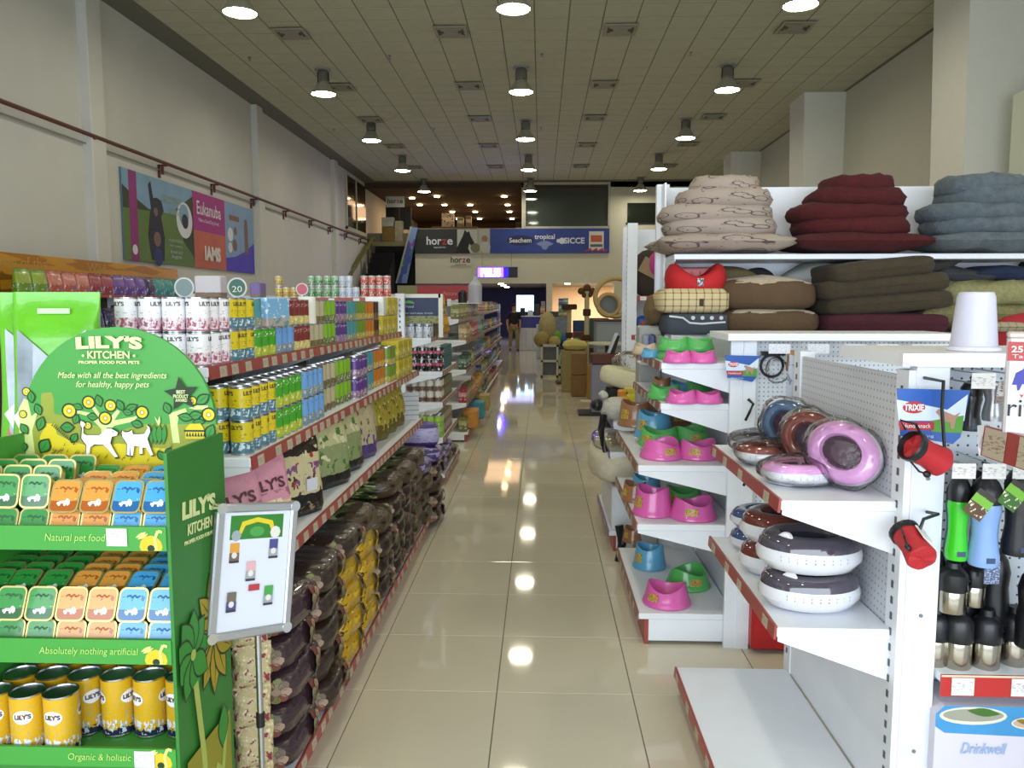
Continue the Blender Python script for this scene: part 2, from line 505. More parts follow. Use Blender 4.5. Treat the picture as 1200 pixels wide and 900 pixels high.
# ------------------------------------------------------------ the room
XL, XR, YB, YE, ZC = -7.25, 7.15, -4.2, 33.0, 6.71
m_wall = mat('#cfcfcb', 0.75, var=0.03, scale=1.5, bump=0.05, bscale=90)
m_wallr = mat('#c6c6b8', 0.75, var=0.03, scale=1.5, bump=0.05, bscale=90)
m_grout = mat('#6d675c', 0.8, var=0.05)
m_tile = mat('#cfc7b2', 0.05, var=0.035, scale=1.7, spec=0.55)
fl = struct(MB().box(XL, XR, YB, 47, -0.12, -0.004).build('floor', m_grout, smooth=False))
TS = 0.6
tb = MB().bbox(-TS / 2 + .0022, TS / 2 - .0022, -TS / 2 + .0022, TS / 2 - .0022, -0.010, 0.0, 0.0015)
me_tile = None
GX, GY = -0.19, 3.37
def cell(i, j): return (GX + TS * (i + .5), GY + TS * (j + .5))
rest = MB()
for i in range(-11, 12):
    for j in range(-12, 71):
        x, y = cell(i, j)
        if x - .3 < XL or x + .3 > XR: continue
        if -3 <= i <= 4 and -5 <= j <= 15:
            if me_tile is None:
                o = tb.build('tile', m_tile, fl, ang=20); me_tile = o.data
            else: o = add_obj('tile', me_tile, fl)
            o.location = (x, y, rnd.uniform(-.0002, .0002)); 
        else:
            rest.box(x - .2978, x + .2978, y - .2978, y + .2978, -.008, 0)
r_ = rest.build('far_tiles', m_tile, fl, smooth=False); r_['kind'] = 'stuff'
# border where the shelving hides the floor edge
MB().box(XL, XR, YB, 47, -.3, -.13).build('floor_slab', m_grout, fl, smooth=False)

# ceiling: dark runner grid with lay-in tiles
m_grid = mat('#6a6b60', 0.7, var=0.03)
m_ct = mat('#b2b3a0', 0.85, var=0.05, scale=5, bump=0.25, bscale=120)
ce = struct(MB().box(XL, XR, YB, YE, ZC, ZC + .15).build('ceiling', m_grid, smooth=False))
ctb = MB().bbox(-.289, .289, -.289, .289, ZC - .005, ZC + .002, .002)
me_c = None; rest = MB()
n_c = 0
for i in range(-12, 13):
    for j in range(0, 63):
        x = -.13 + .6 * (i + .5); y = YB + .35 + .6 * j
        if x - .3 < XL or x + .3 > XR or y + .3 > YE: continue
        if 13.2 < y < 18.4 and n_c < 290:
            if me_c is None: o = ctb.build('tile', m_ct, ce, ang=20); me_c = o.data
            else: o = add_obj('tile', me_c, ce)
            o.location = (x, y, 0); n_c += 1
        else: rest.box(x - .289, x + .289, y - .289, y + .289, ZC - .005, ZC + .001)
r_ = rest.build('outer_tiles', m_ct, ce, smooth=False); r_['kind'] = 'stuff'

# side walls
wl = struct(MB().box(XL - .2, XL, YB, 47, 0, ZC + .1).build('wall_left', m_wall, smooth=False))
for y in (5.1, 12.6, 20.1, 27.6):
    MB().bbox(XL - .01, XL + .16, y, y + .42, 0, ZC - .01, .01).build('pilaster', m_wall, wl)
wr = struct(MB().box(XR, XR + .2, YB, 47, 0, ZC + .1).build('wall_right', m_wallr, smooth=False))
for y in (5.0, 12.2, 19.5, 26.75):
    cm = MB()   # tapered concrete column, wider at the head
    cm.add([(XR + .01, y + .08, 0), (6.32, y + .08, 0), (6.32, y + 1.0, 0), (XR + .01, y + 1.0, 0), (XR + .01, y, ZC), (6.18, y, ZC), (6.18, y + 1.1, ZC), (XR + .01, y + 1.1, ZC)],
           [(0, 1, 5, 4), (1, 2, 6, 5), (2, 3, 7, 6), (0, 4, 7, 3), (4, 5, 6, 7), (0, 3, 2, 1)])
    struct(cm.build('column', mat('#dcdcd4', .7, var=.02), wr, smooth=False))
# pale box section on the right wall with a faint line drawing
pb = MB().bbox(6.62, XR - .005, 6.5, 11.75, 0, 4.66, .01).build('wall_panel', mat('#cfd6c4', .6, var=.02), wr)
mk = []
for k in range(7):
    a = [(8.6 + .28 * k + .10 * math.sin(t * .9 + k), 3.0 + .16 * t + .05 * math.sin(t * 2 + k)) for t in range(6)]
    mk += stroke(a, .018)
cy = MB()
for q in mk: cy.add([(6.617, p[0], p[1]) for p in q], [(0, 1, 2, 3)])
cy.build('line_drawing', mat('#a9aca6', .6, var=0), pb, smooth=False)
# back wall with the shop front opening behind the camera
bw = MB()
bw.box(XL, XR, YB - .2, YB, 4.4, ZC + .1); bw.box(XL, XR, YB - .2, YB, 0, .35)
bw.box(XL, -5.3, YB - .2, YB, .35, 4.4); bw.box(6.1, XR, YB - .2, YB, .35, 4.4)
struct(bw.build('wall_back', m_wall, smooth=False))
# wall rail with brackets, thin conduit under it
rl = thing('wall_rail', 'brown-red steel rail on brackets running high along the wall of the poster', 'rail', (XL, 20, 4.38))
m_rust = mat('#5d3026', .55, var=.15, scale=3)
MB().tube([(.16, -14.5, 0), (.16, 13.5, 0)], .032, 10).build('rail', m_rust, rl)
MB().tube([(.05, -14.5, -.12), (.05, 13.5, -.12)], .012, 8).build('conduit', mat('#8c8a84', .5), rl)
for y in (10.2, 12.65, 15.1, 17.5, 19.9, 22.4, 24.9, 27.1, 29.4, 31.7):
    MB().box(0, .18, y - 20.03, y - 19.97, -.05, -.02).box(0, .03, y - 20.03, y - 19.97, -.26, -.02).box(.06, .1, y - 20.02, y - 19.98, -.2, -.03).build('bracket', m_rust, rl, smooth=False)

# ceiling vents and sprinklers
def vent_proto():
    t = thing('ceiling_vent', None, None)
    MB().box(-.3, .3, -.3, .3, -.02, -.012).build('backing', mat('#4a4a42', .7), t, smooth=False)
    f = MB()
    for a, b, c, d in ((-.3, .3, -.3, -.24), (-.3, .3, .24, .3), (-.3, -.24, -.24, .24), (.24, .3, -.24, .24)): f.box(a, b, c, d, -.035, -.012)
    f.build('frame', mat('#94927f', .6), t, smooth=False)
    for k in range(3):
        MB().box(-.23 + .05 * k, .23 - .05 * k, -.19 + .07 * k, -.165 + .07 * k, -.04, -.02).build('slat', mat('#94927f', .6), t, smooth=False)
        MB().box(-.23 + .05 * k, .23 - .05 * k, .165 - .07 * k, .19 - .07 * k, -.04, -.02).build('slat', mat('#94927f', .6), t, smooth=False)
    return reg(t)
vp = vent_proto()
rowsn = ['wall-poster side', 'inner row beside the violet sign', 'inner row on the bed-shelf side', 'column side']
for c, x in enumerate((-4.6, -1.66, 1.42, 4.55)):
    for r, y in enumerate((15.0, 18.6, 21.8, 25.4, 29.2)):
        place(vp, (x, y, ZC - .01), 0, f'square ceiling vent, {nth(r + 1)} one down the {rowsn[c]}', 'vent', 'ceiling vents')
spk = reg(MB().lathe([(.0, 0), (.03, 0), (.035, -.02), (.012, -.03), (.012, -.07), (.03, -.075), (.03, -.08), (0, -.08)], 10).build('sprinkler', STEEL))
for c, x in enumerate((-5.9, -3.05, 0.0, 2.95)):
    for r, y in enumerate((16.4, 23.0)):
        place(spk, (x, y, ZC - .012), 0, f'small fire sprinkler head, {nth(c + 1)} from the poster wall, {["nearer","farther"][r]} line', 'sprinkler', 'ceiling sprinklers')

# high-bay pendants
m_lens = mat('#fffbe8', .4, var=0, emit=LAMP_POWER, ecol='#fdf5dc')
def lamp_proto():
    t = thing('pendant_lamp', None, None)
    MB().lathe([(.0, .52), (.17, .52), (.17, .49), (.0, .49)], 20).build('ceiling_plate', mat('#8b8d8c', .5), t)
    MB().lathe([(.0, .49), (.10, .49), (.11, .47), (.11, .27), (.09, .25), (0, .25)], 20).build('ballast_housing', mat('#9a9c9c', .25, metal=.9), t)
    for a in (0, PI): MB().box(.115, .125, -.015, .015, .20, .46, 0, Matrix.Rotation(a, 4, 'Z')).build('yoke', BLACK, t, smooth=False)
    MB().lathe([(.07, .26), (.09, .24), (.14, .18), (.22, .06), (.255, .0), (.262, .0), (.262, .012), (.23, .065), (.15, .19), (.10, .25)], 28).build('reflector', mat('#b6b4a4', .35, metal=.4), t)
    MB().lathe([(.0, .004), (.12, -.004), (.22, -.0), (.25, .012)], 28).build('lens', m_lens, t)
    return reg(t)
lp = lamp_proto()
for c, x in enumerate((-4.65, -.435, 3.88)):
    for r, y in enumerate((-1.6, 3.1, 7.8, 12.57, 17.3, 22.1, 27.0, 31.9)):
        cn = ['poster-wall row', 'middle row above the aisle', 'row above the bed shelving'][c]
        if r < 3: place(lp, (x, y, 6.19), 0, f'round high-bay lamp overhead behind the viewer, {nth(3 - r)} back, {cn}', 'lamp', 'high-bay pendant lamps')
        else: place(lp, (x, y, 6.19), 0, f'round high-bay pendant lamp, {nth(r - 2)} along the {cn}', 'lamp', 'high-bay pendant lamps')

# ------------------------------------------------------------ end of the hall: mezzanine, fascia, stair
m_fas = mat('#cfccb9', .7, var=.02)
we = MB()
we.box(-5.2, XR, YE, YE + .25, 2.62, 4.86)        # fascia under the banner
we.box(2.80, XR, YE, YE + .25, 4.86, ZC + .1)     # wall beside the glazing
we.box(3.0, XR, YE, YE + .25, 0, 2.62)
we.box(-.80, -.70, YE, YE + .2, 4.86, ZC)
struct(we.build('wall_end', m_fas, smooth=False))
struct(MB().box(.22, .47, YE - .02, YE + .25, 0, 2.62).build('pillar', mat('#d4cdb8', .6), smooth=False))
# mezzanine deck and rooms above and below
struct(MB().box(XL, XR, YE + .25, 47, 2.64, 4.7).build('mezzanine_floor', mat('#6b6458', .7), smooth=False))
struct(MB().box(XL, XR, YE, 47, 6.5, 6.8).build('mezzanine_ceiling', mat('#4a3a2c', .8, var=.05), smooth=False))
struct(MB().box(XL, XR, 47, 47.2, 0, 6.8).build('wall_far', mat('#4b3524', .85, var=.3, scale=.6), smooth=False))
struct(MB().box(-7.2, .3, 44, 44.2, 0, 2.63).build('partition_wall', mat('#3b3c62', .7, var=.1), smooth=False))
struct(MB().box(.3, 7.1, 40, 40.2, 0, 2.63).build('partition_wall', mat('#d8b998', .7, var=.05), smooth=False))
struct(MB().box(.30, .45, 33.3, 44, 0, 2.63).build('partition_wall', mat('#8d8070', .7), smooth=False))
# glazing of the upper office
gz = struct(thing('window_1', None, None, (0, 0, 0)))
m_glassd = mat('#3c443f', .06, var=.05, spec=.8)
MB().box(-.66, 2.74, YE + .08, YE + .1, 4.92, 6.62).build('pane', m_glassd, gz, smooth=False)
f = MB()
f.box(-.72, 2.80, YE - .04, YE + .12, 4.84, 4.93); f.box(-.72, 2.80, YE - .04, YE + .12, 6.6, 6.7); f.box(-.72, -.64, YE - .04, YE + .12, 4.9, 6.62); f.box(2.72, 2.80, YE - .04, YE + .12, 4.9, 6.62)
f.build('window_frame', mat('#b9b8a8', .5), gz, smooth=False)
for k, (x, z) in enumerate([(.2, 6.5), (.2, 6.36), (.2, 6.18), (1.9, 6.52), (1.9, 6.38), (1.85, 6.22)]):
    MB().box(x - .22, x + .22, YE + .3, YE + .34, z - .02, z + .02).build('tube_light', mat('#e8f0ee', .5, emit=(1.6 if k < 3 else .5)), gz, smooth=False)
w2 = struct(thing('window_2', None, None))
MB().box(3.5, 6.4, YE - .02, YE + .02, 5.05, 5.86).build('pane', mat('#20261f', .1, var=.1), w2, smooth=False)
MB().box(3.45, 6.45, YE - .03, YE, 5.0, 5.07).build('window_frame', BLACK, w2, smooth=False)
# window on the long wall near the stair
w3 = struct(thing('window_3', None, None))
MB().box(XL, XL + .02, 29.75, 33, 4.65, 6.55).build('pane', mat('#2c3020', .08, var=.3, scale=1.2, spec=.8), w3, smooth=False)
f = MB(); f.box(XL, XL + .07, 29.6, 29.75, 4.55, 6.66); f.box(XL, XL + .07, 29.6, 33, 4.5, 4.65); f.box(XL, XL + .05, 31.3, 31.36, 4.6, 6.6)
f.build('window_frame', mat('#b8b8ae', .5), w3, smooth=False)

# mezzanine shop: downlights, counters, goods
m_dl = mat('#ffdfa8', .4, var=0, emit=22, ecol='#ffd9a0')
dl = reg(MB().lathe([(0, 0), (.10, 0), (.12, .01), (.12, .04)], 14).build('downlight', m_dl))
MZ = [(483, 233), (492, 241), (512, 231), (521, 241), (530, 249), (537, 257), (551, 241), (557, 249), (562, 257), (566, 263), (591, 231), (595, 241), (597, 249), (600, 257)]
for k, (px, py) in enumerate(MZ):
    p = at_z(px, py, 6.44)
    place(dl, p, 0, f'small warm ceiling spot in the upstairs shop, {nth(k + 1)} counted from the stair', 'light', 'upstairs ceiling spots')
def simple_box(name, x0, x1, y0, y1, z0, z1, m, label, cat, group=None, r=.01):
    cx, cy = (x0 + x1) / 2, (y0 + y1) / 2
    o = MB().bbox(x0 - cx, x1 - cx, y0 - cy, y1 - cy, 0, z1 - z0, r).build(name, m)
    o.location = (cx, cy, z0)
    return tag(o, label, cat, group)
simple_box('upstairs_counter', -5.0, -2.9, 36.5, 37.2, 4.7, 5.28, mat('#5a4a1e', .7, var=.2), 'low brown display plinth behind the upstairs railing', 'counter')
for k, (x, z, w, h, c) in enumerate([(-4.55, 5.28, .55, .62, '#8f8a78'), (-3.85, 5.28, .3, .42, '#5e6a3c'), (-3.45, 5.28, .25, .5, '#6d5c46'), (-1.15, 4.72, .5, .75, '#1b1512')]):
    simple_box('display_pack', x, x + w, 36.7, 37.0, z, z + h, label_mat([(0, c), (.4, '#b5b09a'), (.7, c)], [('#3a2c1c', 0, 1, 4, .3, 'vor')]), ['pale boxed horse blanket beside the stair on the upstairs plinth', 'green pack upstairs behind the dark banner', 'brown pack upstairs beside the green pack', 'dark mannequin shape beside the upstairs glazing'][k], 'pack')
# hung clothes and cartons at the stair head
for k, (x0, x1, z0, z1, c) in enumerate([(-6.5, -5.95, 4.35, 5.9, '#241b14'), (-5.9, -5.45, 4.9, 5.8, '#1b1a18'), (-6.62, -6.1, 4.35, 4.95, '#7d6231'), (-6.08, -5.75, 4.35, 5.2, '#9a9078'), (-6.62, -6.12, 4.97, 5.35, '#a3a39a')]):
    simple_box('stacked_carton' if k > 1 else 'coat_rack', x0, x1, 33.2 + (.3 if k < 2 else 0), 33.5 + (.3 if k < 2 else 0), z0, z1, mat(c, .8, var=.25, scale=6), ['dark coats hanging at the head of the stair', 'black jackets hanging near the upstairs railing', 'brown carton on the stair landing', 'tall beige carton on the stair landing', 'grey carton stacked on the brown carton'][k], 'carton' if k > 1 else 'rack')
# stair: dark well, landing, steps, blue parapet, handrails
st = thing('staircase', 'stair to the upper floor with blue printed parapet and yellowish rails', 'staircase', (-6.2, 32.9, 0))
MB().box(-.75, 1.0, -.05, .05, 4.15, 4.32).build('landing', mat('#7c7a50', .6), st, smooth=False)
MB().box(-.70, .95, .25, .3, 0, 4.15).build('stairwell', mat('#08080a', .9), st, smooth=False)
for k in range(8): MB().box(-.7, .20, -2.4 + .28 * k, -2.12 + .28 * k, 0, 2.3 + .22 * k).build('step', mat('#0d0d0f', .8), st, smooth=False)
MB().prism([(.30, 2.62), (.70, 2.62), (1.18, 4.86), (.93, 4.86)], -.35, -.25).build('parapet', label_mat([(0, '#3d4f9c')], [('#6f8fc4', 0, 1, 3, .5, 'n'), ('#2a7a54', .3, .7, 6, .62, 'n'), ('#8a3f9a', .5, 1, 5, .65, 'n')], wig=0), st, smooth=False)
MB().prism([(.25, 2.62), (.31, 2.62), (.95, 4.9), (.88, 4.9)], -.38, -.24).build('parapet_edge', mat('#a9a88e', .5), st, smooth=False)
for dx in (0, .13, .26):
    MB().tube([(-1.35 + dx, -4.5, 2.0), (-.72 + dx * .3, -.1, 4.5)], .03, 8).build('handrail', mat('#77733c', .5), st)
for k in range(3): MB().tube([(-1.0 + .12 * k, -2.6 + k, 0), (-1.0 + .12 * k, -2.6 + k, 3.0 + .6 * k)], .025, 8).build('rail_post', mat('#77733c', .5), st)

def horze(parent, x, y, z, W, m):
    'five letters, the fourth in red'
    h = W * .30
    fit_text(parent, 'hor', m, (x - W * .21, y, z), W * .55, h * 1.0, bold=.02)
    fit_text(parent, 'z', mat('#b23434', .5, var=0), (x + W * .17, y, z - h * .15), W * .18, h * .68, bold=.02)
    fit_text(parent, 'e', m, (x + W * .38, y, z - h * .15), W * .20, h * .70, bold=.02)
# banner along the railing
bn = thing('railing_banner', 'long printed banner on the mezzanine railing, dark with a horse then blue', 'banner', (-1.2, YE - .06, 3.84))
MB().box(-4.0, -1.42, -.03, .03, 0, 1.0).build('dark_panel', mat('#26282c', .5), bn, smooth=False)
MB().box(-1.42, -1.36 + .0, -.03, .03, 0, 1.0).build('seam', mat('#9a9a92', .5), bn, smooth=False)
MB().box(-1.36, -.90, -.03, .03, 0, 1.0).build('pale_panel', mat('#a7a79c', .5, var=.2, scale=3), bn, smooth=False)
MB().box(-.90, 3.98, -.03, .03, 0, 1.0).build('blue_panel', mat('#2a3f8f', .5, var=.25, scale=1.5), bn, smooth=False)
Wt = mat('#d8dae4', .5, var=0)
horse = [(-2.3, .0), (-2.25, .25), (-2.1, .55), (-2.0, .75), (-1.93, .98), (-1.85, .85), (-1.75, .9), (-1.7, .72), (-1.55, .45), (-1.5, .3), (-1.62, .25), (-1.75, .4), (-1.8, .2), (-1.7, 0)]
flat_art(bn, [(rect(-2.25, .0, -1.42, .98), 3), (horse, 0), (circ(-1.5, .22, .2, 10), 1), (circ(-1.12, .6, .13, 10), 2), (circ(-1.1, .25, .22, 10), 3)], [mat('#14161a', .6), mat('#6d6f4e', .6), mat('#9a6f5c', .6), mat('#b6b6ae', .6)], 'horse_picture', -.03)
horze(bn, -2.97, -.034, .52, 1.12, Wt)
lettering(bn, 'equestrian', Wt, (-2.97, -.034, .22), size=.12)
lettering(bn, 'Seachem', Wt, (.35, -.040, .44), size=.26, bold=.02)
flat_art(bn, [(circ(.35, .52, .56, 20, .38), 0)], [mat('#1d2450', .5)], 'oval_logo', -.03)
lettering(bn, 'tropical', Wt, (1.35, -.034, .58), size=.27, bold=.02)
flat_art(bn, [(leaf(1.35, .38, .7, .25, 0), 0), (circ(1.35, .28, .14, 10), 0)], [mat('#7d8fc0', .5)], 'leaf_logo', -.03)
lettering(bn, 'SICCE', Wt, (2.55, -.034, .40), size=.32, bold=.03)
flat_art(bn, [(circ(2.05, .5, .13, 10), 0), (circ(1.9, .5, .08, 8), 0)], [Wt], 'round_logo', -.03)
flat_art(bn, [(rect(3.15, .12, 3.75, .88), 0), (rect(3.22, .45, 3.68, .72), 1), (rect(3.2, .25, 3.7, .36), 2)] + [(circ(3.05 + .08 * k, .08 + .04 * (k % 3), .05, 6), 3) for k in range(11)], [mat('#d2cfc8', .5), mat('#b5573a', .5), mat('#55586a', .5), mat('#a83248', .5)], 'square_logo', -.03)
# small signs
sg = tag(MB().box(-.38, .38, -.01, .01, 0, .44).build('shop_sign', mat('#a9a9a2', .5), smooth=False), 'small pale square sign with dark letters hung above the stair head', 'sign')
sg.location = (-5.98, 32.9, 5.72); horze(sg, 0, -.014, .25, .66, mat('#22242a', .5, var=0))
sg = tag(MB().box(-.45, .45, -.01, .01, 0, .42).build('wall_lettering_sign', m_fas, smooth=False), 'dark and red shop lettering on the cream fascia below the banner', 'sign')
sg.location = (-3.32, YE - .03, 3.34); horze(sg, 0, -.014, .25, .84, mat('#3a3c42', .5, var=0)); lettering(sg, 'equestrian', mat('#8a7070', .5, var=0), (0, -.014, .02), size=.12)
# illuminated violet sign hung on two wires
ps = thing('illuminated_sign', 'hanging lit sign with glowing violet-white letters over the aisle', 'sign', (-1.72, 31.5, 2.80))
MB().box(-.80, .80, 0, .08, 0, .42).build('sign_box', mat('#10122e', .4), ps, smooth=False)
MB().box(-.78, .24, -.012, 0, .02, .40).build('backlit_panel', mat('#3a30ff', .4, var=0, emit=14.0, ecol='#3a20ff'), ps, smooth=False)
MB().box(.24, .44, -.006, 0, .02, .40).build('dim_panel', mat('#2a1c9a', .4, var=0, emit=.5, ecol='#3a1cff'), ps, smooth=False)
lettering(ps, 'FELIS', mat('#ffffff', .4, var=0, emit=22, ecol='#8088ff'), (-.27, -.02, .07), size=.40, bold=.05, sx=.92)
for x in (-.6, .55): MB().tube([(x, .04, .42), (x, .04, 1.05)], .006, 6).build('wire', BLACK, ps)
for k, (px, py) in enumerate([(587, 333), (590, 335), (594, 337), (665, 333)]):
    p = at_z(px, py, 2.60); place(dl, (p.x, min(p.y, 43), 2.60), 0, f'recessed ceiling spot under the mezzanine, {nth(k + 1)} from the lit sign', 'light', 'spots under the mezzanine')
# lights of the lower shop
area('lower_shop_light', (3.2, 36.5, 2.55), (0, 0, 0), 4, 4, 300, (1, .86, .70))
area('lower_shop_cool_light', (-3, 37, 2.55), (0, 0, 0), 6, 4, 90, (.6, .6, 1.0))
area('upstairs_light', (-3.5, 40, 6.4), (0, 0, 0), 5, 8, 170, (1, .62, .35))
# screen, counter
sc_ = thing('wall_screen', 'bright pale-blue lit screen above the far counter', 'screen', (-.69, 34.5, 1.42))
MB().box(-.40, .40, 0, .06, 0, .76).build('screen_frame', BLACK, sc_, smooth=False)
MB().box(-.37, .37, -.01, 0, .03, .73).build('display', mat('#bfe8ff', .4, var=0, emit=2.2), sc_, smooth=False)
MB().box(-.06, .06, 0, .05, -1.42, 0).build('stand', BLACK, sc_, smooth=False)
ct = thing('service_counter', 'white service counter with deep violet upper panel at the aisle end', 'counter', (-.30, 30.2, 0))
MB().bbox(-.52, .50, 0, .7, 0, .86, .01).build('cabinet', mat('#c9c8d2', .5), ct)
for x in (-.26, .0, .25): MB().box(x - .004, x + .004, -.006, 0, .08, .80).build('panel_joint', mat('#8b8a96', .5), ct, smooth=False)
MB().box(-.52, .50, .02, .6, .86, 1.28).build('upper_panel', mat('#231a7e', .35, var=.2), ct, smooth=False)
MB().bbox(-.55, .54, -.02, .72, 1.28, 1.32, .008).build('counter_top', mat('#c8cbe0', .4), ct)
for k, (x, w, h, c) in enumerate([(-.40, .18, .30, '#11131a'), (-.1, .2, .22, '#d6e6f0'), (.15, .2, .45, '#3a3440'), (.38, .16, .55, '#8e8896')]):
    simple_box('counter_item', -.30 + x - w / 2, -.30 + x + w / 2, 30.4, 30.6, 1.32, 1.32 + h, mat(c, .5, var=.2, scale=12), ['black till monitor on the far counter', 'pale box on the far counter', 'dark display rack on the far counter', 'grey hanging card rack at the counter end'][k], 'counter item')
# ------------------------------------------------------------ shelving
tagme = {}
def gondola(label, loc, rz, L, levels, bays, top, label_side=-1, rail=RED, tagm=TAGM, tagstep=.13, back_z=None, posts=True, base=.12, perforated=False, group=None, cat='shelving', backm=None, seed=0):
    '''local x runs along the unit, shelves stand out towards -y. levels = [(z, depth)], the last one is the base deck'''
    rr = random.Random(seed + int(L * 100))
    t = thing('gondola_shelving', label, cat, loc, rz, group)
    bm_ = backm or WHITE2
    MB().box(0, L, -.012, .0, base, top).build('back_panel', bm_, t, smooth=False)
    nb = bays
    for k in range(nb + 1):
        x = L * k / nb
        p = MB(); p.box(x - .04, x + .04, -.02, .04, .0, top + .02)
        for q in range(int((top - .2) / .05)):
            p.box(x - .006, x + .006, -.0225, -.0195, .2 + .05 * q, .222 + .05 * q, 1)
        p.build('upright', [WHITE, mat('#55585e', .6)], t, smooth=False)
    for n, (z, d) in enumerate(levels):
        isb = n == len(levels) - 1
        if isb:
            s = MB().bbox(.0, L, -d, -.02, z - .03, z, .003).build('base_deck', WHITE, t, ang=20)
            MB().box(.0, L, -d + .03, -d + .05, .0, z - .03).build('kick_plate', RED if rail else WHITE, s, smooth=False)
            for x in (0.0, L - .03): MB().box(x, x + .03, -d + .05, -.02, .02, z - .03).build('side_plate', WHITE, s, smooth=False)
            for x in (.05, L - .08): MB().lathe([(0, 0), (.02, 0), (.02, .02), (.008, .03)], 8, M=Matrix.Translation((x, -d + .08, 0))).build('foot', BLACK, s)
        else:
            s = MB().bbox(.0, L, -d, -.015, z - .032, z, .003).build('shelf', WHITE, t, ang=20)
            for k in range(nb):
                for x in (L * k / nb + .004, L * (k + 1) / nb - .008):
                    MB().prism([(-.02, z - .165), (-.02, z - .02), (-d + .004, z - .02), (-d + .004, z - .045)], x, x + .004, 'yz').build('bracket', WHITE, s, smooth=False)
        if rail:
            zt = z + .004; zb = z - .04
            MB().prism([(-d - .002, zb), (-d - .010, zb + .002), (-d - .006, zt), (-d + .002, zt)], .004, L - .004, 'yz').build('price_rail', rail, s, smooth=False)
            if tagstep:
                x = .06 + rr.random() * .05
                while x < L - .1:
                    w = .055
                    key = (id(tagm), 'tag')
                    if key not in tagme:
                        o = MB().box(-.0275, .0275, -.0015, .0, .004, .038).build('price_tag', tagm, s, smooth=False); tagme[key] = o.data
                    else: o = add_obj('price_tag', tagme[key], s)
                    o.location = (x, -d - .0105, zb); o.rotation_euler = (R(-5), 0, 0)
                    x += tagstep * rr.choice((.8, 1, 1, 1.4))
    return t

# left run: levels derived from the sight lines
XB = -1.42
L1 = gondola('long white gondola with red price rails holding tins above bags of dry food', (XB, 2.45, 0), R(90), 3.45,
             [(1.515, .375), (1.228, .50), (.865, .53), (.12, .58)], 3, 1.62, tagstep=.125, tagm=TAGB, backm=mat('#8c8a86', .6))

# ---- tins
RIMS = STEEL
def can_proto(lm, r=.0365, h=.110, text=None, tm=None, lidm=None, n=18, tsize=.018):
    o = MB().lathe([(r, .003), (r, h - .003)], n).build('food_can', lm)
    MB().lathe([(0, 0), (r * .9, 0), (r * 1.02, .001), (r * 1.02, .004), (r, .005)], n).build('base_rim', lidm or RIMS, o)
    rim = MB().lathe([(r, h - .005), (r * 1.02, h - .004), (r * 1.02, h), (r * .95, h), (r * .93, h - .004), (0, h - .004)], n)
    rim.build('lid', lidm or RIMS, o)
    if text:
        for k in (0, 1, 2):
            me = text_mesh(text, size=tsize, bold=.03, ext=.0003, cyl=r + .0002)
            if not me.materials: me.materials.append(tm)
            add_obj('lettering', me, o, (math.sin(2 * PI * k / 3) * (r + .0004), -math.cos(2 * PI * k / 3) * (r + .0004), h * .76), (R(90), 0, 2 * PI * k / 3))
    return reg(o)
INK = mat('#3a2a34', .5, var=0)
CM = {
 'white': can_proto(label_mat([(0, '#b06a80'), (.06, '#e9dfe3'), (.40, '#f2eff2')], [('#a8506c', .04, .42, 5, .42, 'vor'), ('#d9a7b4', .05, .40, 9, .35, 'vor'), ('#b9b4ba', .48, .66, 7, .62, 'line')], rough=.3), text="LILY'S", tm=INK),
 'yellow': can_proto(label_mat([(0, '#4f7686'), (.38, '#d9c21a')], [('#cfe0ea', .08, .36, 5, .38, 'vor'), ('#7a6a20', .45, .66, 8, .64, 'line')], rough=.3), text="LILY'S", tm=INK),
 'green': can_proto(label_mat([(0, '#a8b62a'), (.36, '#3f9a1e')], [('#e0e29a', .06, .4, 5, .34, 'vor'), ('#dfe8c0', .72, .9, 7, .6, 'line')], rough=.3)),
 'blue': can_proto(label_mat([(0, '#6b8f9e'), (.35, '#6d9fd6')], [('#d3b8b0', .06, .36, 5, .38, 'vor'), ('#3b5d8a', .74, .88, 7, .62, 'line')], rough=.3)),
 'darkred': can_proto(label_mat([(0, '#c9b56a'), (.36, '#7c2a2a')], [('#e8dca0', .04, .34, 5, .4, 'vor'), ('#d8b4a4', .72, .9, 7, .6, 'line')], rough=.3)),
 'beige': can_proto(label_mat([(0, '#7d6f4c'), (.30, '#b5aa88')], [('#4f4634', .04, .3, 5, .4, 'vor')], rough=.3)),
 'lime': can_proto(label_mat([(0, '#5d6a34'), (.34, '#7fb028')], [('#c8d0a0', .04, .34, 5, .36, 'vor')], rough=.3)),
 'purple': can_proto(label_mat([(0, '#8a6a86'), (.36, '#58357e')], [('#c8b8c8', .04, .36, 5, .36, 'vor'), ('#d8d0e0', .75, .9, 7, .6, 'line')], rough=.3)),
 'teal': can_proto(label_mat([(0, '#7d8a78'), (.34, '#4a8f96')], [('#c8c8a8', .04, .34, 5, .36, 'vor')], rough=.3)),
 'olive': can_proto(label_mat([(0, '#a89a3a'), (.34, '#6f8a2c')], [('#d8c890', .04, .34, 5, .36, 'vor')], rough=.3)),
 'orange': can_proto(label_mat([(0, '#b8923a'), (.34, '#c2701e')], [('#e8c890', .04, .34, 5, .36, 'vor')], rough=.3)),
 'brown': can_proto(label_mat([(0, '#6a4a2c'), (.34, '#3f2418')], [('#a88860', .04, .34, 5, .36, 'vor')], rough=.3)),
}
DESC = {'white': 'white tin with pink print', 'yellow': 'yellow tin with blue-grey foot', 'green': 'bright green tin', 'blue': 'light blue tin', 'darkred': 'dark red and cream tin', 'beige': 'beige tin',
        'lime': 'lime green tin', 'purple': 'purple tin', 'teal': 'teal tin', 'olive': 'olive green tin', 'orange': 'orange tin', 'brown': 'dark brown tin'}
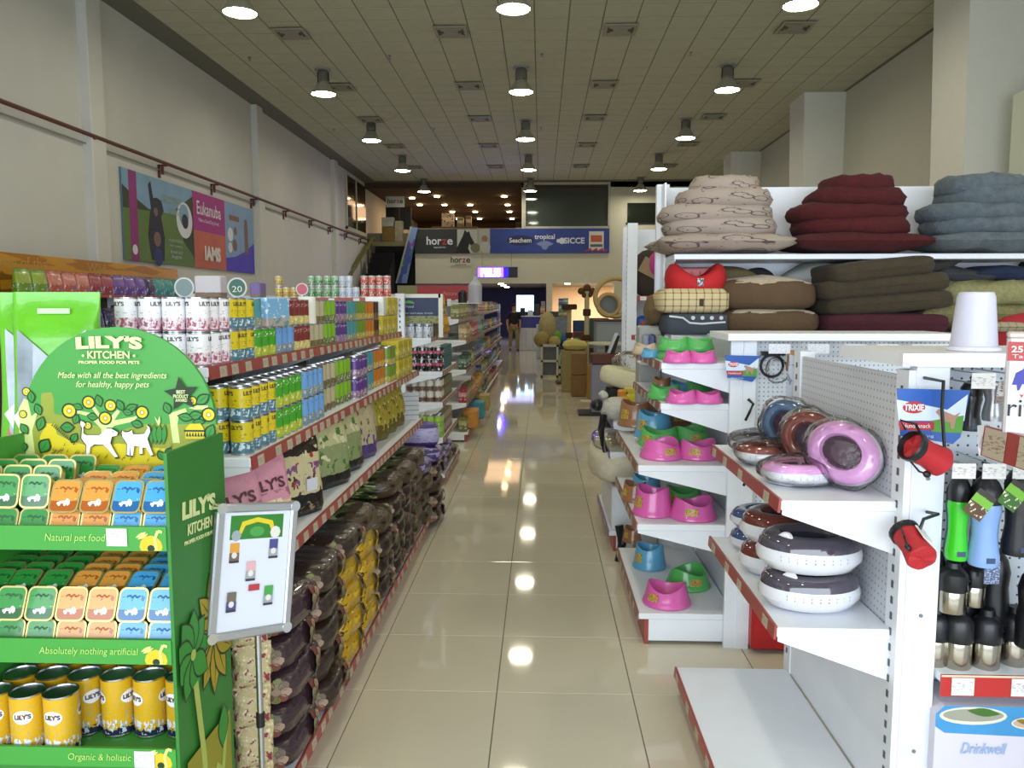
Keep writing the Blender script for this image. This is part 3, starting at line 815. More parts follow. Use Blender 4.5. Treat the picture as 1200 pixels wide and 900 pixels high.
def block(kind, y0, n, z, X, shelf, layers=2, rows=1, pitch=.0755, lays=('lower', 'upper'), grp=None, dz=.1105):
    rk = ('', ' rear', ' third', ' fourth')
    for r in range(rows):
        for l in range(layers):
            for k in range(n):
                place(CM[kind], (X - .076 * r + rnd.uniform(-.002, .002), y0 + pitch * k + rnd.uniform(-.001, .001), z + dz * l), R(90) + rnd.uniform(-.5, .5),
                      f'{DESC[kind]}, {lays[l]}{rk[r]} layer of {shelf}, {nth(k + 1)} in row', 'tin', grp or f'{kind} tins on the {shelf}')
y = 2.49; X1 = -1.087
UP = {}
for kind, n in (('white', 3), ('yellow', 3), ('green', 3), ('blue', 3), ('darkred', 3), ('beige', 3), ('lime', 3), ('purple', 3), ('teal', 3), ('olive', 3), ('orange', 3), ('brown', 2)):
    UP[kind] = y
    block(kind, y, n, 1.515, X1, 'top shelf', layers=1 if kind in ('green', 'blue', 'beige') else 2); y += .0755 * n + .006
# near end face: white tins three deep towards the wall side
for l in range(2):
    for r in range(3):
        place(CM['white'], (X1 - .0765 * (r + 1), 2.49, 1.515 + .1105 * l), R(20) + .7 * r, f'white tin with pink print, near end face, {("lower","upper")[l]} layer, {nth(r + 2)} from aisle', 'tin', 'white tins on the top shelf')
# upper layer extras: one large blue box and a white roll
blb = tag(MB().bbox(-.09, .09, -.05, .05, 0, .115, .004).build('food_box', label_mat([(0, '#b8a8a0'), (.3, '#7fb4dc')], [('#5a9a9a', 0, .3, 4, .4, 'vor'), ('#dfeaf4', .3, 1, 5, .3, 'vor')])), 'large pale blue box among the tins of the top shelf', 'box')
blb.location = (X1 + .0, UP['green'] + .175, 1.6260); blb.rotation_euler = (0, 0, R(80))
wr_ = tag(MB().lathe([(0, 0), (.04, 0), (.04, .12), (.034, .125), (0, .125)], 16).build('paper_roll', mat('#e6e2d6', .6)), 'plain white roll standing on the beige tins of the top shelf', 'roll')
wr_.location = (X1 + .0, UP['beige'] + .02, 1.6260)
for k, (kn, yy) in enumerate([('teal', UP['green']), ('darkred', UP['green'] + .325), ('darkred', UP['green'] + .40), ('beige', UP['beige'] + .10), ('beige', UP['beige'] + .176)]):
    place(CM[kn], (X1, yy, 1.6255), R(90), f'{DESC[kn]} in the upper layer beside the {("blue box, nearer side", "blue box, farther side", "blue box, second past it", "white roll", "white roll, second past it")[k]}', 'tin', f'{kn} tins on the top shelf')
# yellow packs at the far end of the top two shelves
YB_ = reg(MB().bbox(-.085, .085, -.06, .06, 0, .125, .004).build('food_box', label_mat([(0, '#a89a30'), (.25, '#c9b628')], [('#e6dfb0', .05, .5, 4, .38, 'vor'), ('#5f5a1c', .6, .8, 6, .6, 'line')])))
WB_ = reg(MB().bbox(-.05, .05, -.06, .06, 0, .125, .004).build('food_box', label_mat([(0, '#e6e4e0')], [('#b0aca8', .1, .3, 6, .6, 'line')])))
for k in range(3):
    for l in range(2):
        place(YB_ if not (k == 0 and l == 1) else WB_, (X1 + .0, 5.22 + .19 * k, 1.515 + .127 * l), R(90), f'{"yellow" if not (k == 0 and l == 1) else "plain white"} food box, far end of top shelf, {("lower","upper")[l]} layer, {nth(k + 1)} box', 'box', 'food boxes at the far end of the top shelf')
        place(YB_, (-.985, 5.22 + .19 * k, 1.228 + .127 * l), R(90), f'yellow food box, far end of second shelf, {("lower","upper")[l]} layer, {nth(k + 1)} box', 'box', 'food boxes at the far end of the second shelf')
y = 2.53; X2 = -.975
for kind, n in (('yellow', 4), ('green', 4), ('blue', 4)):
    block(kind, y, n, 1.228, X2, 'second shelf', rows=2); y += .0755 * n + .01
for kind, n in (('beige', 4), ('lime', 4), ('purple', 3), ('teal', 4), ('orange', 4), ('olive', 3)):
    block(kind, y, n, 1.228, X2 - (.03 if n == 4 else .0), 'second shelf', rows=1, layers=2); y += .0755 * n + .01

# ---- bags on the third shelf
def bag_proto(lm, w=.22, d=.10, h=.30, seed=0, sealc=None, text=None, tm=None, tw=.12, tz=.72, th=.04, name='food_bag'):
    o = MB().bag(w, d, h, seed=seed).build(name, lm, ang=60)
    if sealc:
        MB().box(-w / 2 * .94, w / 2 * .94, -.006, .006, h * .93, h * 1.005).build('seal', mat(sealc, .4, var=.1), o, smooth=False)
    if text: fit_text(o, text, tm, (0, -d * .40, h * tz), tw, th, rot=(R(80), 0, 0), bold=.03)
    return reg(o)
pinkb = bag_proto(label_mat([(0, '#d9c09a'), (.38, '#d896a8')], [('#e8dcae', 0, .42, 3, .5, 'vor'), ('#b56a86', .42, .52, 5, .55, 'n'), ('#b8788e', .5, .66, 9, .62, 'line')], rough=.5, bump=.3), .22, .09, .32, 1, '#c77f94', "LILY'S", mat('#5b2f3c', .5, var=0), .15, .60, .042)
for k, (yy, xx, rz, ry) in enumerate([(2.58, -1.01, 48, -7), (2.80, -.99, 54, -4), (2.52, -1.14, 30, 2)]):
    place(pinkb, (xx, yy, .870), R(rz), f'pink pouch of dry food with dark lettering, {("nearest to the aisle end", "leaning behind the nearest pouch", "tucked toward the shelf back")[k]}', 'bag', 'pink pouches on the third shelf', rx=R(-6), ry=R(ry))
florb = bag_proto(label_mat([(0, '#17130f'), (.26, '#c9bd92'), (.72, '#2b2118')], [('#a83a34', .35, .75, 4, .30, 'vor'), ('#7d4a7a', .30, .62, 6, .38, 'vor'), ('#3c2c20', .26, .5, 9, .3, 'vor'), ('#d8cca0', .6, .95, 5, .26, 'vor'), ('#8f7c5e', .04, .2, 8, .62, 'line')], rough=.35, bump=.4), .26, .14, .34, 3, '#2b2118')
MB().box(-.03, .03, -.0012, 0, 0, .05).build('barcode', mat('#cfd2dc', .5), florb, smooth=False, loc=(.03, -.072, .10))
reg(florb)
place(florb, (-1.0, 3.13, .866), R(62), 'dark brown bag with cream floral panel and red seal spot', 'bag')
ochb = bag_proto(label_mat([(0, '#7a5a1e'), (.5, '#a8841c')], [('#c9b070', .1, .5, 4, .4, 'vor'), ('#4a3a20', .5, .9, 5, .3, 'vor')], rough=.35, bump=.4), .24, .12, .34, 5, '#6b6a24')
place(ochb, (-1.12, 2.97, .866), R(75), 'ochre yellow bag tucked behind the cream floral bag', 'bag')
place(ochb, (-1.13, 3.34, .866), R(80), 'olive gold bag between the floral and the green bag', 'bag')
grnb = bag_proto(label_mat([(0, '#1c1d14'), (.18, '#8f9a6a'), (.55, '#c2bd8c'), (.82, '#3c6a2c')], [('#4f7a3a', .2, .9, 4, .36, 'vor'), ('#dcd6ac', .3, .8, 6, .34, 'vor')], rough=.35, bump=.4), .34, .16, .36, 8, '#3c6a2c')
for k, yy in enumerate((3.62, 3.95)):
    place(grnb, (-1.03, yy, .866), R(66 + 8 * k), f'green and cream printed bag on third shelf, {("nearer", "farther")[k]} of two', 'bag', 'green and cream bags')
crmb = bag_proto(label_mat([(0, '#4a3a70'), (.22, '#c0b28a'), (.8, '#a89a72')], [('#5a3f86', .05, .5, 4, .40, 'vor'), ('#6a5a3c', .4, .9, 5, .3, 'vor')], rough=.4, bump=.4), .28, .14, .36, 10, '#a89a72')
place(crmb, (-1.02, 4.32, .866), R(70), 'cream bag with purple foot past the green bags', 'bag')
place(crmb, (-1.06, 4.62, .866), R(84), 'cream and purple bag next to the yellow pouches', 'bag')
ylb = bag_proto(label_mat([(0, '#6a5c1c'), (.3, '#a8982c')], [('#d6ca70', .2, .8, 4, .36, 'vor'), ('#5f5a1c', .4, .9, 6, .3, 'vor')], rough=.35, bump=.4), .22, .12, .33, 12, '#a8982c')
for k, yy in enumerate((4.92, 5.2, 5.5)):
    place(ylb, (-1.04, yy, .866), R(74), f'yellow pouch near the far end of third shelf, {nth(k + 1)} of three', 'bag', 'yellow pouches on the third shelf')
wirebox = thing('wire_rack_panel', 'white tray panel at the far end of the third shelf', 'panel', (-1.02, 5.80, .868), R(20))
MB().box(-.12, .12, -.004, .004, 0, .20).build('panel', mat('#c4c4c4', .4), wirebox, smooth=False)
for k in range(5): MB().box(-.12, .12, -.008, -.004, .03 + .035 * k, .035 + .035 * k).build('bar', mat('#8f9094', .4), wirebox, smooth=False)

# ---- lying sacks at the foot of the run
def sack_proto(lm, w=.37, d=.50, h=.135, seed=0):
    o = MB().ell(w, d, h, e=.55, e2=.42, nu=28, nv=10, bumpy=.022, freq=7, seed=seed, M=Matrix.Translation((0, 0, h / 2))).build('dog_food_sack', lm, ang=80)
    MB().box(-w * .46, w * .46, d / 2 - .02, d / 2 + .03, h * .47, h * .53).build('seam', mat('#8b7f62', .6), o, smooth=False)
    return o
def emblem(o, cols, w=.37, d=.50, h=.135, side=1):
    # printed patch on the aisle end of the sack
    mb = MB()
    for k in range(7):
        a = k * .9; cx, cz = side * .075 + .028 * math.cos(a) * (k > 0), h * .5 + .030 * math.sin(a) * (k > 0)
        p = circ(cx, cz, .022 if k % 2 else .028, 8, .8)
        pts = []
        for x, z in p:
            sb = min(.98, abs((z - h / 2) / (h / 2)) ** (1 / .55)); cb = math.sqrt(1 - sb * sb) ** .55
            ca = min(.98, (abs(x) / (cb * w / 2)) ** (1 / .42)); yy = -cb * math.sqrt(1 - ca * ca) ** .42 * d / 2
            pts.append((x, yy - .010 - .0004 * k, z))
        mb.add(pts, [tuple(range(8))], k % len(cols))
    mb.build('printed_emblem', [mat(c, .5, var=.1) for c in cols], o, smooth=False)
    ms = MB()     # second patch on the flank near the aisle end
    for k in range(8):
        a = k * .8; cy0, cz = -d * .36 + .030 * math.cos(a) * (k > 0), h * .52 + .028 * math.sin(a) * (k > 0)
        pts = []
        for y_, z in circ(cy0, cz, .030 if k == 0 else .017, 9, .9):
            sb = min(.98, abs((z - h / 2) / (h / 2)) ** (1 / .55)); cb = math.sqrt(1 - sb * sb) ** .55
            sa_ = min(.98, (abs(y_) / (cb * d / 2)) ** (1 / .42)); xx_ = -cb * math.sqrt(1 - sa_ * sa_) ** .42 * w / 2
            pts.append((xx_ - .010 - .0004 * k, y_, z))
        ms.add(pts, [tuple(range(9))], (k + 1) % len(cols))
    ms.build('printed_emblem', [mat(c, .5, var=.1) for c in cols], o, smooth=False)
    return o
brown = sack_proto(label_mat([(0, '#2f211a')], [('#c9b892', .30, .66, 11, .17, 'vor'), ('#8a7a3c', .5, .9, 6, .18, 'vor')], rough=.28, axis=1, bump=.5, coat=.3), seed=1)
emblem(brown, ['#6e5a44', '#a8907a', '#7f4a3c', '#8a8a5a']); reg(brown)
brown2 = sack_proto(label_mat([(0, '#3a2730'), (.5, '#2b1f1a')], [('#b5a37c', .35, .6, 12, .17, 'vor')], rough=.26, axis=1, bump=.5, coat=.3), seed=5)
emblem(brown2, ['#6e5a44', '#a8907a', '#7f4a3c', '#8a8a5a']); reg(brown2)
yel = sack_proto(label_mat([(0, '#c29a10'), (.30, '#b88f14'), (.42, '#2b1f18')], [('#3a2a14', 0, .34, 5, .20, 'vor'), ('#d8b428', 0, .34, 4, .35, 'vor')], rough=.3, axis=1, bump=.5, coat=.2), seed=9)
emblem(yel, ['#6a5214', '#dcb41c', '#3a2c18']); reg(yel)
grs = sack_proto(label_mat([(0, '#4a3a28'), (.22, '#55652f'), (.6, '#7f8a58')], [('#a8a878', .2, 1, 5, .34, 'vor'), ('#2f4a20', .1, 1, 4, .3, 'vor'), ('#1f1712', 0, .4, 4, .35, 'vor')], rough=.35, axis=1, bump=.5), seed=13); reg(grs)
prs = sack_proto(label_mat([(0, '#3f2f6a'), (.25, '#8c7f6a')], [('#a89ac8', 0, .3, 4, .4, 'vor'), ('#4a3a70', .3, 1, 5, .3, 'vor')], rough=.35, axis=1, bump=.5), seed=17); reg(prs)
SN = {brown.name: 'dark brown sack with floral patch', brown2.name: 'purplish brown sack with patch', yel.name: 'yellow and black sack', grs.name: 'green and brown sack', prs.name: 'violet and tan sack'}
colsd = [(2.30, brown2, 5), (2.68, brown2, 5), (3.06, brown, 5), (3.44, yel, 5), (3.82, yel, 5), (4.22, brown, 4), (4.60, brown, 5), (4.98, brown, 5), (5.36, grs, 5), (5.72, grs, 4)]
for c, (yy, pr, n) in enumerate(colsd):
    if c == 0: continue
    for l in range(n):
        p2 = pr
        if l == n - 1 and 3 <= c <= 5: p2 = brown if c == 3 else grs
        if l == n - 1 and c == 9: p2 = prs
        if c in (6, 7) and l == n - 1: p2 = grs
        place(p2, (-1.070 + rnd.uniform(-.012, .02), yy + rnd.uniform(-.01, .01), .12 + .117 * l), R(90) + rnd.uniform(-.05, .05),
              f'{SN[p2.name]}, {nth(c)} pile from the sign stand, {nth(l + 1)} from the bottom', 'sack', 'dry food sacks piled on the base shelf', rx=rnd.uniform(-.03, .03))
# floral treat packs beside the display
flp = bag_proto(label_mat([(0, '#c8b88c')], [('#8f2f4a', 0, 1, 4, .34, 'vor'), ('#e8dcb4', 0, 1, 7, .3, 'vor')], bump=.4), .12, .07, .125, 20, None)
for k in range(6): place(flp, (-.90 - .005 * (k % 2), 2.34, .02 + .13 * k), R(40), f'cream and crimson packet piled beside the green display, {nth(k + 1)} from the floor', 'packet', 'crimson packets beside the display', ry=R(4))

# ------------------------------------------------------------ unit facing the viewer with small tins on top
U1 = gondola('shelf unit facing the aisle head, small tins on its red-edged top', (-3.25, 7.32, 0), 0, 1.95, [(1.775, .36), (1.35, .4), (.9, .4), (.15, .45)], 2, 1.80, tagstep=.22)
def small_can(c1, c2):
    return can_proto(label_mat([(0, '#d8d4cc'), (.12, c1), (.55, c2), (.9, '#e2e0d8')], [('#e8e4dc', .15, .85, 4, .33, 'vor')], rough=.3), .032, .098, n=14)
scs = {'yellow': small_can('#b8962c', '#d2b44a'), 'green': small_can('#4a8a4a', '#8ab88a'), 'pale blue': small_can('#a8b4cc', '#c2cce0'), 'red': small_can('#b84a3c', '#d06a5a')}
for kind, xs, nl in (('yellow', (324, 333, 342, 350), 1), ('green', (363, 372, 382, 391), 2), ('pale blue', (400, 408), 2), ('red', (426, 435, 444, 453), 2)):
    for c, px in enumerate(xs):
        for l in range(2 if (kind == 'yellow' and c == 0) else nl):
            place(scs[kind], ((px - 634) / 930 * 6.98, 7.02, 1.775 + .099 * l), rnd.random() * 6, f'small {kind} tin on the unit top, {nth(c + 1)} of its colour, {("lower","upper")[l]} layer', 'tin', f'small {kind} tins on the unit top')
place(scs['pale blue'], ((416 - 634) / 930 * 6.98, 7.02, 1.775), 0, 'single low pale blue tin between the blue and red tins', 'tin')
def round_sign(px, py, r, face, txt, label):
    p = at_y(px, py, 6.93)
    t = thing('round_sign', label, 'sign', (p.x, p.y, 1.776))
    cz = p.z - 1.776
    MB().lathe([(0, -.003), (r, -.003), (r, .003), (0, .003)], 26, M=Matrix.Translation((0, 0, cz)) @ Matrix.Rotation(R(90), 4, 'X')).build('disc', mat('#dfe4ea', .4), t)
    flat_art(t, [([(x, z) for x, z in circ(0, cz, r * .84, 24)], 0)], [mat(face, .5)], 'face', -.0035)
    MB().box(-.03, .03, -.02, .02, 0, .01).box(-.004, .004, -.002, .002, 0, max(.02, cz - r * .9)).build('foot', STEEL, t, smooth=False)
    if txt: fit_text(t, txt, mat('#eef2ee', .5, var=0), (0, -.006, cz - r * .15), r * 1.0, r * .6)
round_sign(278, 337, .088, '#4e7a6c', '20', 'round white-edged sign with a green face reading 20')
round_sign(216, 337, .090, '#8ea3a8', None, 'round grey-faced sign without number above the white tins')
round_sign(354, 339, .055, '#d06a7a', None, 'small round pink sign between yellow and green small tins')
for k, (x0, x1, y0, c, lb) in enumerate([(227, 258, 323, '#dcd8e2', 'white carton standing beside the round number sign'), (292, 305, 331, '#7d6aa8', 'violet packet beside the round number sign')]):
    a, b = at_y(x0, y0, 6.95), at_y(x1, y0, 6.95)
    simple_box('small_carton', a.x, b.x, 6.95, 7.1, 1.776, a.z, label_mat([(0, '#8a7468'), (.25, c)], []), lb, 'carton')

# ------------------------------------------------------------ wall unit with pouches, orange header
U2 = gondola('tall wall shelving under the long poster, pouches on its top shelf', (-7.08, 9.5, 0), R(90), 6.6, [(1.868, .5), (1.35, .5), (.8, .5), (.15, .55)], 6, 2.0, tagstep=.4, backm=mat('#3a3a38', .6), group=None)
hb = tag(MB().box(0, 5.4, -.02, .02, 0, .53).build('header_board', label_mat([(0, '#8a5a10'), (.5, '#b5780f')], [('#d39a20', 0, 1, 4, .5, 'n')]), smooth=False), 'orange header board with faded lettering above the wall pouches', 'board')
hb.location = (-6.98, 9.7, 1.87); hb.rotation_euler = (0, 0, R(90))
fit_text(hb, 'Taste of the', mat('#cfa45a', .5, var=0), (.75, -.024, .42), 1.2, .16)
fit_text(hb, 'Wild', mat('#cfa45a', .5, var=0), (2.6, -.024, .42), .5, .14)
MB().box(-7.2, -6.55, 9.40, 9.46, 0, 2.3).build('dark_end_panel', mat('#3a2218', .5), None, smooth=False)
tag(bpy.data.objects['dark_end_panel'], 'dark brown end panel closing the wall shelving', 'panel')
pk = {}
for nm, c1, c2 in (('lime green', '#6f9a2c', '#9ab83c'), ('coral', '#b5584c', '#cf8072'), ('crimson', '#8f2a3c', '#a84a58'), ('violet', '#5f3a94', '#7a54ac'), ('navy', '#2a2454', '#3a3468'), ('teal', '#1f8a8c', '#38a0a0')):
    pk[nm] = bag_proto(label_mat([(0, c1), (.4, c2), (.85, c1)], [('#cfd0c8', .08, .40, 4, .28, 'vor')], rough=.2, bump=.5, coat=.6), .31, .14, .32, 30 + len(pk), None, name='food_pouch')
seq = ['lime green'] * 2 + ['coral'] * 3 + ['crimson'] * 2 + ['violet'] * 3 + ['navy'] + ['teal'] * 3
cnt = {}
for k, nm in enumerate(seq):
    cnt[nm] = cnt.get(nm, 0) + 1
    place(pk[nm], (-6.72, 10.12 + .335 * k, 1.870), R(90), f'{nm} pouch on the wall shelving, {nth(cnt[nm])} of its colour from the near end', 'pouch', 'pouches on the wall shelving')
# lower shelf goods, mostly hidden
for k in range(8):
    place(pk['navy'], (-6.72, 10.0 + .36 * k, 1.352), R(90), f'dark pouch on the second wall shelf, {nth(k + 1)} from the near end', 'pouch', 'pouches on the wall shelving')

# ------------------------------------------------------------ long poster on the wall
po = thing('wall_poster', 'long printed pet food poster on the wall below the rail', 'poster', (XL + .01, 13.66, 2.50), R(90))
PW, PH = 6.25, 1.58
MB().box(0, PW, -.03, .0, 0, PH).build('poster_board', mat('#5a7a94', .5), po, smooth=False)
pal = [mat(c, .55, var=.15, scale=2) for c in ('#7aa0c0', '#5c7a34', '#8c2a78', '#1a2030', '#a02c80', '#bc6248', '#7fa0c4', '#4c3ec0', '#d8dce4', '#7a5f50', '#2e3f22', '#22306a', '#9aa86a')]
arts = [(rect(0, .95, 2.78, PH), 0), (rect(0, 0, 2.78, .98), 1), ([(0, .9), (0, 1.3), (.5, 1.1), (1.0, .95)], 10), ([(2.0, 1.1), (2.78, 1.45), (2.78, .2), (2.3, .5)], 10), (rect(.22, 0, .50, PH), 2), (circ(.36, .2, .09), 8),
        ([(.95, .05), (.85, .5), (.95, .9), (1.0, 1.0), (.92, 1.42), (1.02, 1.5), (1.1, 1.2), (1.25, 1.22), (1.42, 1.18), (1.5, 1.0), (1.38, .88), (1.5, .5), (1.45, .05)], 3), (circ(1.2, .45, .14), 9), (circ(1.22, .12, .17), 11), (circ(1.18, .95, .08), 9),
        (circ(2.38, .92, .36, 20), 8), (circ(2.36, 1.02, .22, 14), 0), (circ(2.4, .90, .15, 12), 3),
        (rect(2.78, .78, 4.45, PH), 4), (rect(2.78, 0, 4.45, .78), 5), (rect(4.45, 0, PW, PH), 6), ([(4.45, 0), (PW, 0), (PW, .75), (5.6, .5), (5.0, .35), (4.45, .3)], 7),
        (circ(4.75, .85, .16), 8), (circ(5.0, .62, .14), 9), (circ(4.72, .55, .12), 8), (circ(5.05, .95, .1), 9), (rect(5.62, .45, 5.85, 1.15), 9), (circ(5.73, 1.2, .1), 9), (rect(4.7, 1.18, 5.3, 1.3), 9)]
flat_art(po, arts, pal, 'printed_picture', -.03)
PWt = mat('#e6d8e6', .5, var=0)
fit_text(po, 'Eukanuba', PWt, (3.58, -.045, 1.26), 1.25, .28, bold=.01)
fit_text(po, 'Make a Good Dog Great', PWt, (3.55, -.045, 1.0), 1.05, .10)
fit_text(po, 'IAMS', mat('#dfd8d4', .5, var=0), (3.70, -.045, .33), .85, .32, bold=.06)
fit_text(po, 'HEALTHY', mat('#9fb090', .5, var=0), (1.85, -.045, 1.25), .8, .14)
fit_text(po, 'DOG', mat('#9fb090', .5, var=0), (1.95, -.045, 1.05), .4, .14)
for k in range(4): fit_text(po, ('nutrition', 'for every', 'breed and', 'age')[k], mat('#a8b4b8', .5, var=0), (1.95, -.045, .48 - .11 * k), .6 - .05 * k, .07)

# ------------------------------------------------------------ green cardboard display
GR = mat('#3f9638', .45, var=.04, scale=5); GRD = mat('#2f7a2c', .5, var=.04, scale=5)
CREAM = mat('#dfe6a4', .5, var=0); OUT = mat('#1c3318', .6, var=0)
D = thing('cardboard_display', 'green cardboard food display with arched printed header and three tiers', 'display', (-1.115, 2.05, 0))
s_ = 2.05 / 930
def K(x, y): return ((x * .2167 - 132) * s_, 1.654 - (y * .2166 - 5) * s_)
arch = [K(*p) for p in [(40, 831), (32, 640)]]
for k in range(0, 25):
    a = PI - PI * k / 24
    arch.append(((.259 * math.cos(a)), 1.654 - .259 + .259 * math.sin(a) if True else 0))
arch = [(-.262, .12)] + [p for p in arch[2:]] + [(.262, .12)]
MB().prism(arch, -.006, .006).build('header_board', GR, D, smooth=False)
yl, ol, lf, tr_, wh, gd, blk = range(7)
amats = [mat('#d8c414', .5, var=.05), mat('#8f9a2c', .5, var=.05), mat('#2f8a2c', .5, var=.05), mat('#cfdc8a', .5, var=0), mat('#f2f0f4', .5, var=0), mat('#b59a14', .5, var=.05), OUT]
polys = []
hill = lambda pts, m: polys.append(([K(*p) for p in pts], m))
hill([(38, 831), (45, 600), (120, 530), (200, 500), (330, 520), (430, 560), (600, 600), (750, 560), (860, 560), (1000, 560), (1160, 560), (1160, 700), (900, 760), (880, 831)], ol)
hill([(160, 831), (165, 700), (150, 640), (190, 560), (240, 560), (250, 620), (330, 660), (450, 690), (600, 670), (760, 690), (900, 700), (900, 831)], yl)
hill([(30, 831), (40, 480), (75, 420), (95, 430), (110, 520), (150, 490), (110, 600), (125, 831)], tr_)
hill([(500, 640), (505, 590), (440, 520), (370, 500), (375, 485), (450, 500), (480, 510), (455, 470), (475, 465), (515, 530), (560, 520), (600, 480), (615, 490), (580, 540), (690, 520), (720, 510), (690, 545), (580, 570), (545, 600), (540, 650)], tr_)
hill([(905, 665), (890, 500), (985, 470), (990, 490), (945, 510), (935, 560), (945, 665)], tr_)
hill([(1000, 470), (1050, 455), (1110, 455), (1110, 475), (1040, 478)], tr_)
hill([(165, 490), (175, 390), (235, 385), (245, 430), (240, 495), (260, 520), (150, 520)], ol)
for (x, y, r) in [(328, 488, 34), (440, 440, 30), (563, 458, 28), (530, 528, 30), (740, 495, 30), (1113, 506, 32), (92, 382, 20), (65, 508, 18), (1025, 430, 22), (430, 570, 18)]:
    hill([(x + r * 1.3 * math.cos(2 * PI * k / 16), y + r * 1.3 * math.sin(2 * PI * k / 16)) for k in range(16)], blk)
    hill([(x + r * math.cos(2 * PI * k / 16), y + r * math.sin(2 * PI * k / 16)) for k in range(16)], yl)
    hill([(x + r * .5 * math.cos(2 * PI * k / 12), y + r * .5 * math.sin(2 * PI * k / 12)) for k in range(12)], gd)
    hill([(x + r * .25 * math.cos(2 * PI * k / 8), y + r * .25 * math.sin(2 * PI * k / 8)) for k in range(8)], wh)
for (x, y, l, w, a) in [(500, 430, 60, 36, 1.3), (380, 465, 50, 30, .4), (365, 535, 50, 34, 2), (460, 520, 55, 34, .2), (620, 455, 60, 34, 1.1), (680, 470, 70, 34, -.4), (660, 495, 50, 28, .3), (710, 560, 60, 36, .3), (155, 480, 60, 36, 1.2), (165, 560, 75, 42, -1.2), (120, 410, 60, 34, 1.5), (180, 685, 80, 56, -1.0), (70, 590, 60, 36, 1.0), (315, 580, 70, 46, 0), (350, 640, 55, 34, -1), (885, 470, 60, 36, 1.2), (1085, 420, 80, 44, -.6), (1040, 510, 70, 40, -.2), (985, 520, 75, 36, .2), (1120, 600, 80, 46, -1.1), (840, 735, 55, 34, 1.0), (880, 715, 50, 30, -1), (60, 690, 50, 40, 1.4), (1060, 545, 60, 24, 0)]:
    hill(leaf(x, y, l * 1.25, w * 1.42, a), blk); hill(leaf(x, y, l, w, a), lf)
    hill(leaf(x, y, l * .9, 3, a), blk)
for k, (x, w) in enumerate([(785, 24), (810, 30), (835, 34), (862, 26)]):
    hill(leaf(x, 615, 120, w * 1.2, PI / 2 + (k - 1.5) * .08), blk); hill(leaf(x, 615, 112, w, PI / 2 + (k - 1.5) * .08), lf)
hill([(822, 545), (812, 515), (830, 540), (842, 512), (845, 545), (835, 570)], tr_)
hill([(985, 580), (1010, 555), (1070, 555), (1085, 580), (1090, 640), (980, 640)], yl); hill([(975, 590), (1095, 590), (1095, 600), (975, 600)], blk)
for k in range(7): hill([(985 + 16 * k, 625), (993 + 16 * k, 600), (999 + 16 * k, 628)], blk)
for k in range(46):
    x = 225 + (k * 67) % 680; y = 690 + (k * 37) % 60 - (30 if x > 780 else 0)
    if 400 < x < 800 and y < 720: x = x % 180 + 215
    hill([(x, y + 20), (x + 5, y + 20), (x + 14, y - 4)], blk)
for k in range(14): hill([(230 + k * 9, 570 + k * 8), (238 + k * 9, 572 + k * 8), (246 + k * 9, 552 + k * 8)], blk)
dogp = [(398, 640), (405, 580), (395, 560), (400, 542), (415, 548), (425, 560), (410, 580), (410, 612), (425, 622), (500, 622), (525, 600), (540, 585), (570, 585), (605, 605), (600, 622), (570, 630), (560, 665), (575, 700), (600, 742), (580, 745), (545, 700), (520, 675), (470, 672), (445, 690), (440, 725), (418, 733), (425, 680)]
catp = [(628, 605), (632, 595), (645, 605), (668, 603), (685, 592), (690, 615), (725, 615), (755, 612), (775, 580), (770, 565), (785, 575), (788, 600), (770, 640), (785, 690), (800, 730), (785, 733), (760, 690), (740, 690), (740, 725), (722, 725), (725, 685), (695, 680), (685, 735), (672, 735), (672, 680), (665, 735), (650, 730), (655, 670), (640, 645), (630, 632)]
for pp in (dogp, catp):
    cx = sum(p[0] for p in pp) / len(pp); cy_ = sum(p[1] for p in pp) / len(pp)
    hill([(cx + (x - cx) * 1.07, cy_ + (y - cy_) * 1.09) for x, y in pp], blk); hill(pp, wh)
hill([(572, 600), (582, 598), (584, 603), (574, 605)], blk)
hill([(640, 615), (650, 613), (650, 617)], blk); hill([(662, 615), (672, 613), (672, 617)], blk)
star = []
for k in range(10):
    a = PI / 2 + PI * k / 5 + .12; r = 100 if k % 2 == 0 else 46
    star.append((972 + r * math.cos(a), 392 - r * math.sin(a)))
hill(star, blk)
flat_art(D, polys, amats, 'printed_picture', -.006, .00004)
ty = -.0165
def HT(s, x, y, w, h, m=CREAM, **kw):
    p = K(x, y); fit_text(D, s, m, (p[0], ty, p[1]), w * .2167 * s_, h * .2167 * s_, **kw)
HT("LILY'S", 583, 108, 370, 74, bold=.055, arc=.5)
HT('KITCHEN', 577, 175, 235, 42, bold=.02)
HT('.', 435, 180, 14, 14, bold=.02); HT('.', 720, 180, 14, 14, bold=.02)
HT('PROPER FOOD FOR PETS', 578, 216, 340, 17, bold=.03)
HT('Made with all the best ingredients', 592, 292, 610, 44, shear=.3)
HT('for healthy, happy pets', 592, 342, 410, 44, shear=.3)
HT('BEST', 972, 378, 50, 20, bold=.02); HT('PRODUCT', 970, 402, 84, 20, bold=.02); HT('AWARD', 972, 424, 66, 18, bold=.02)
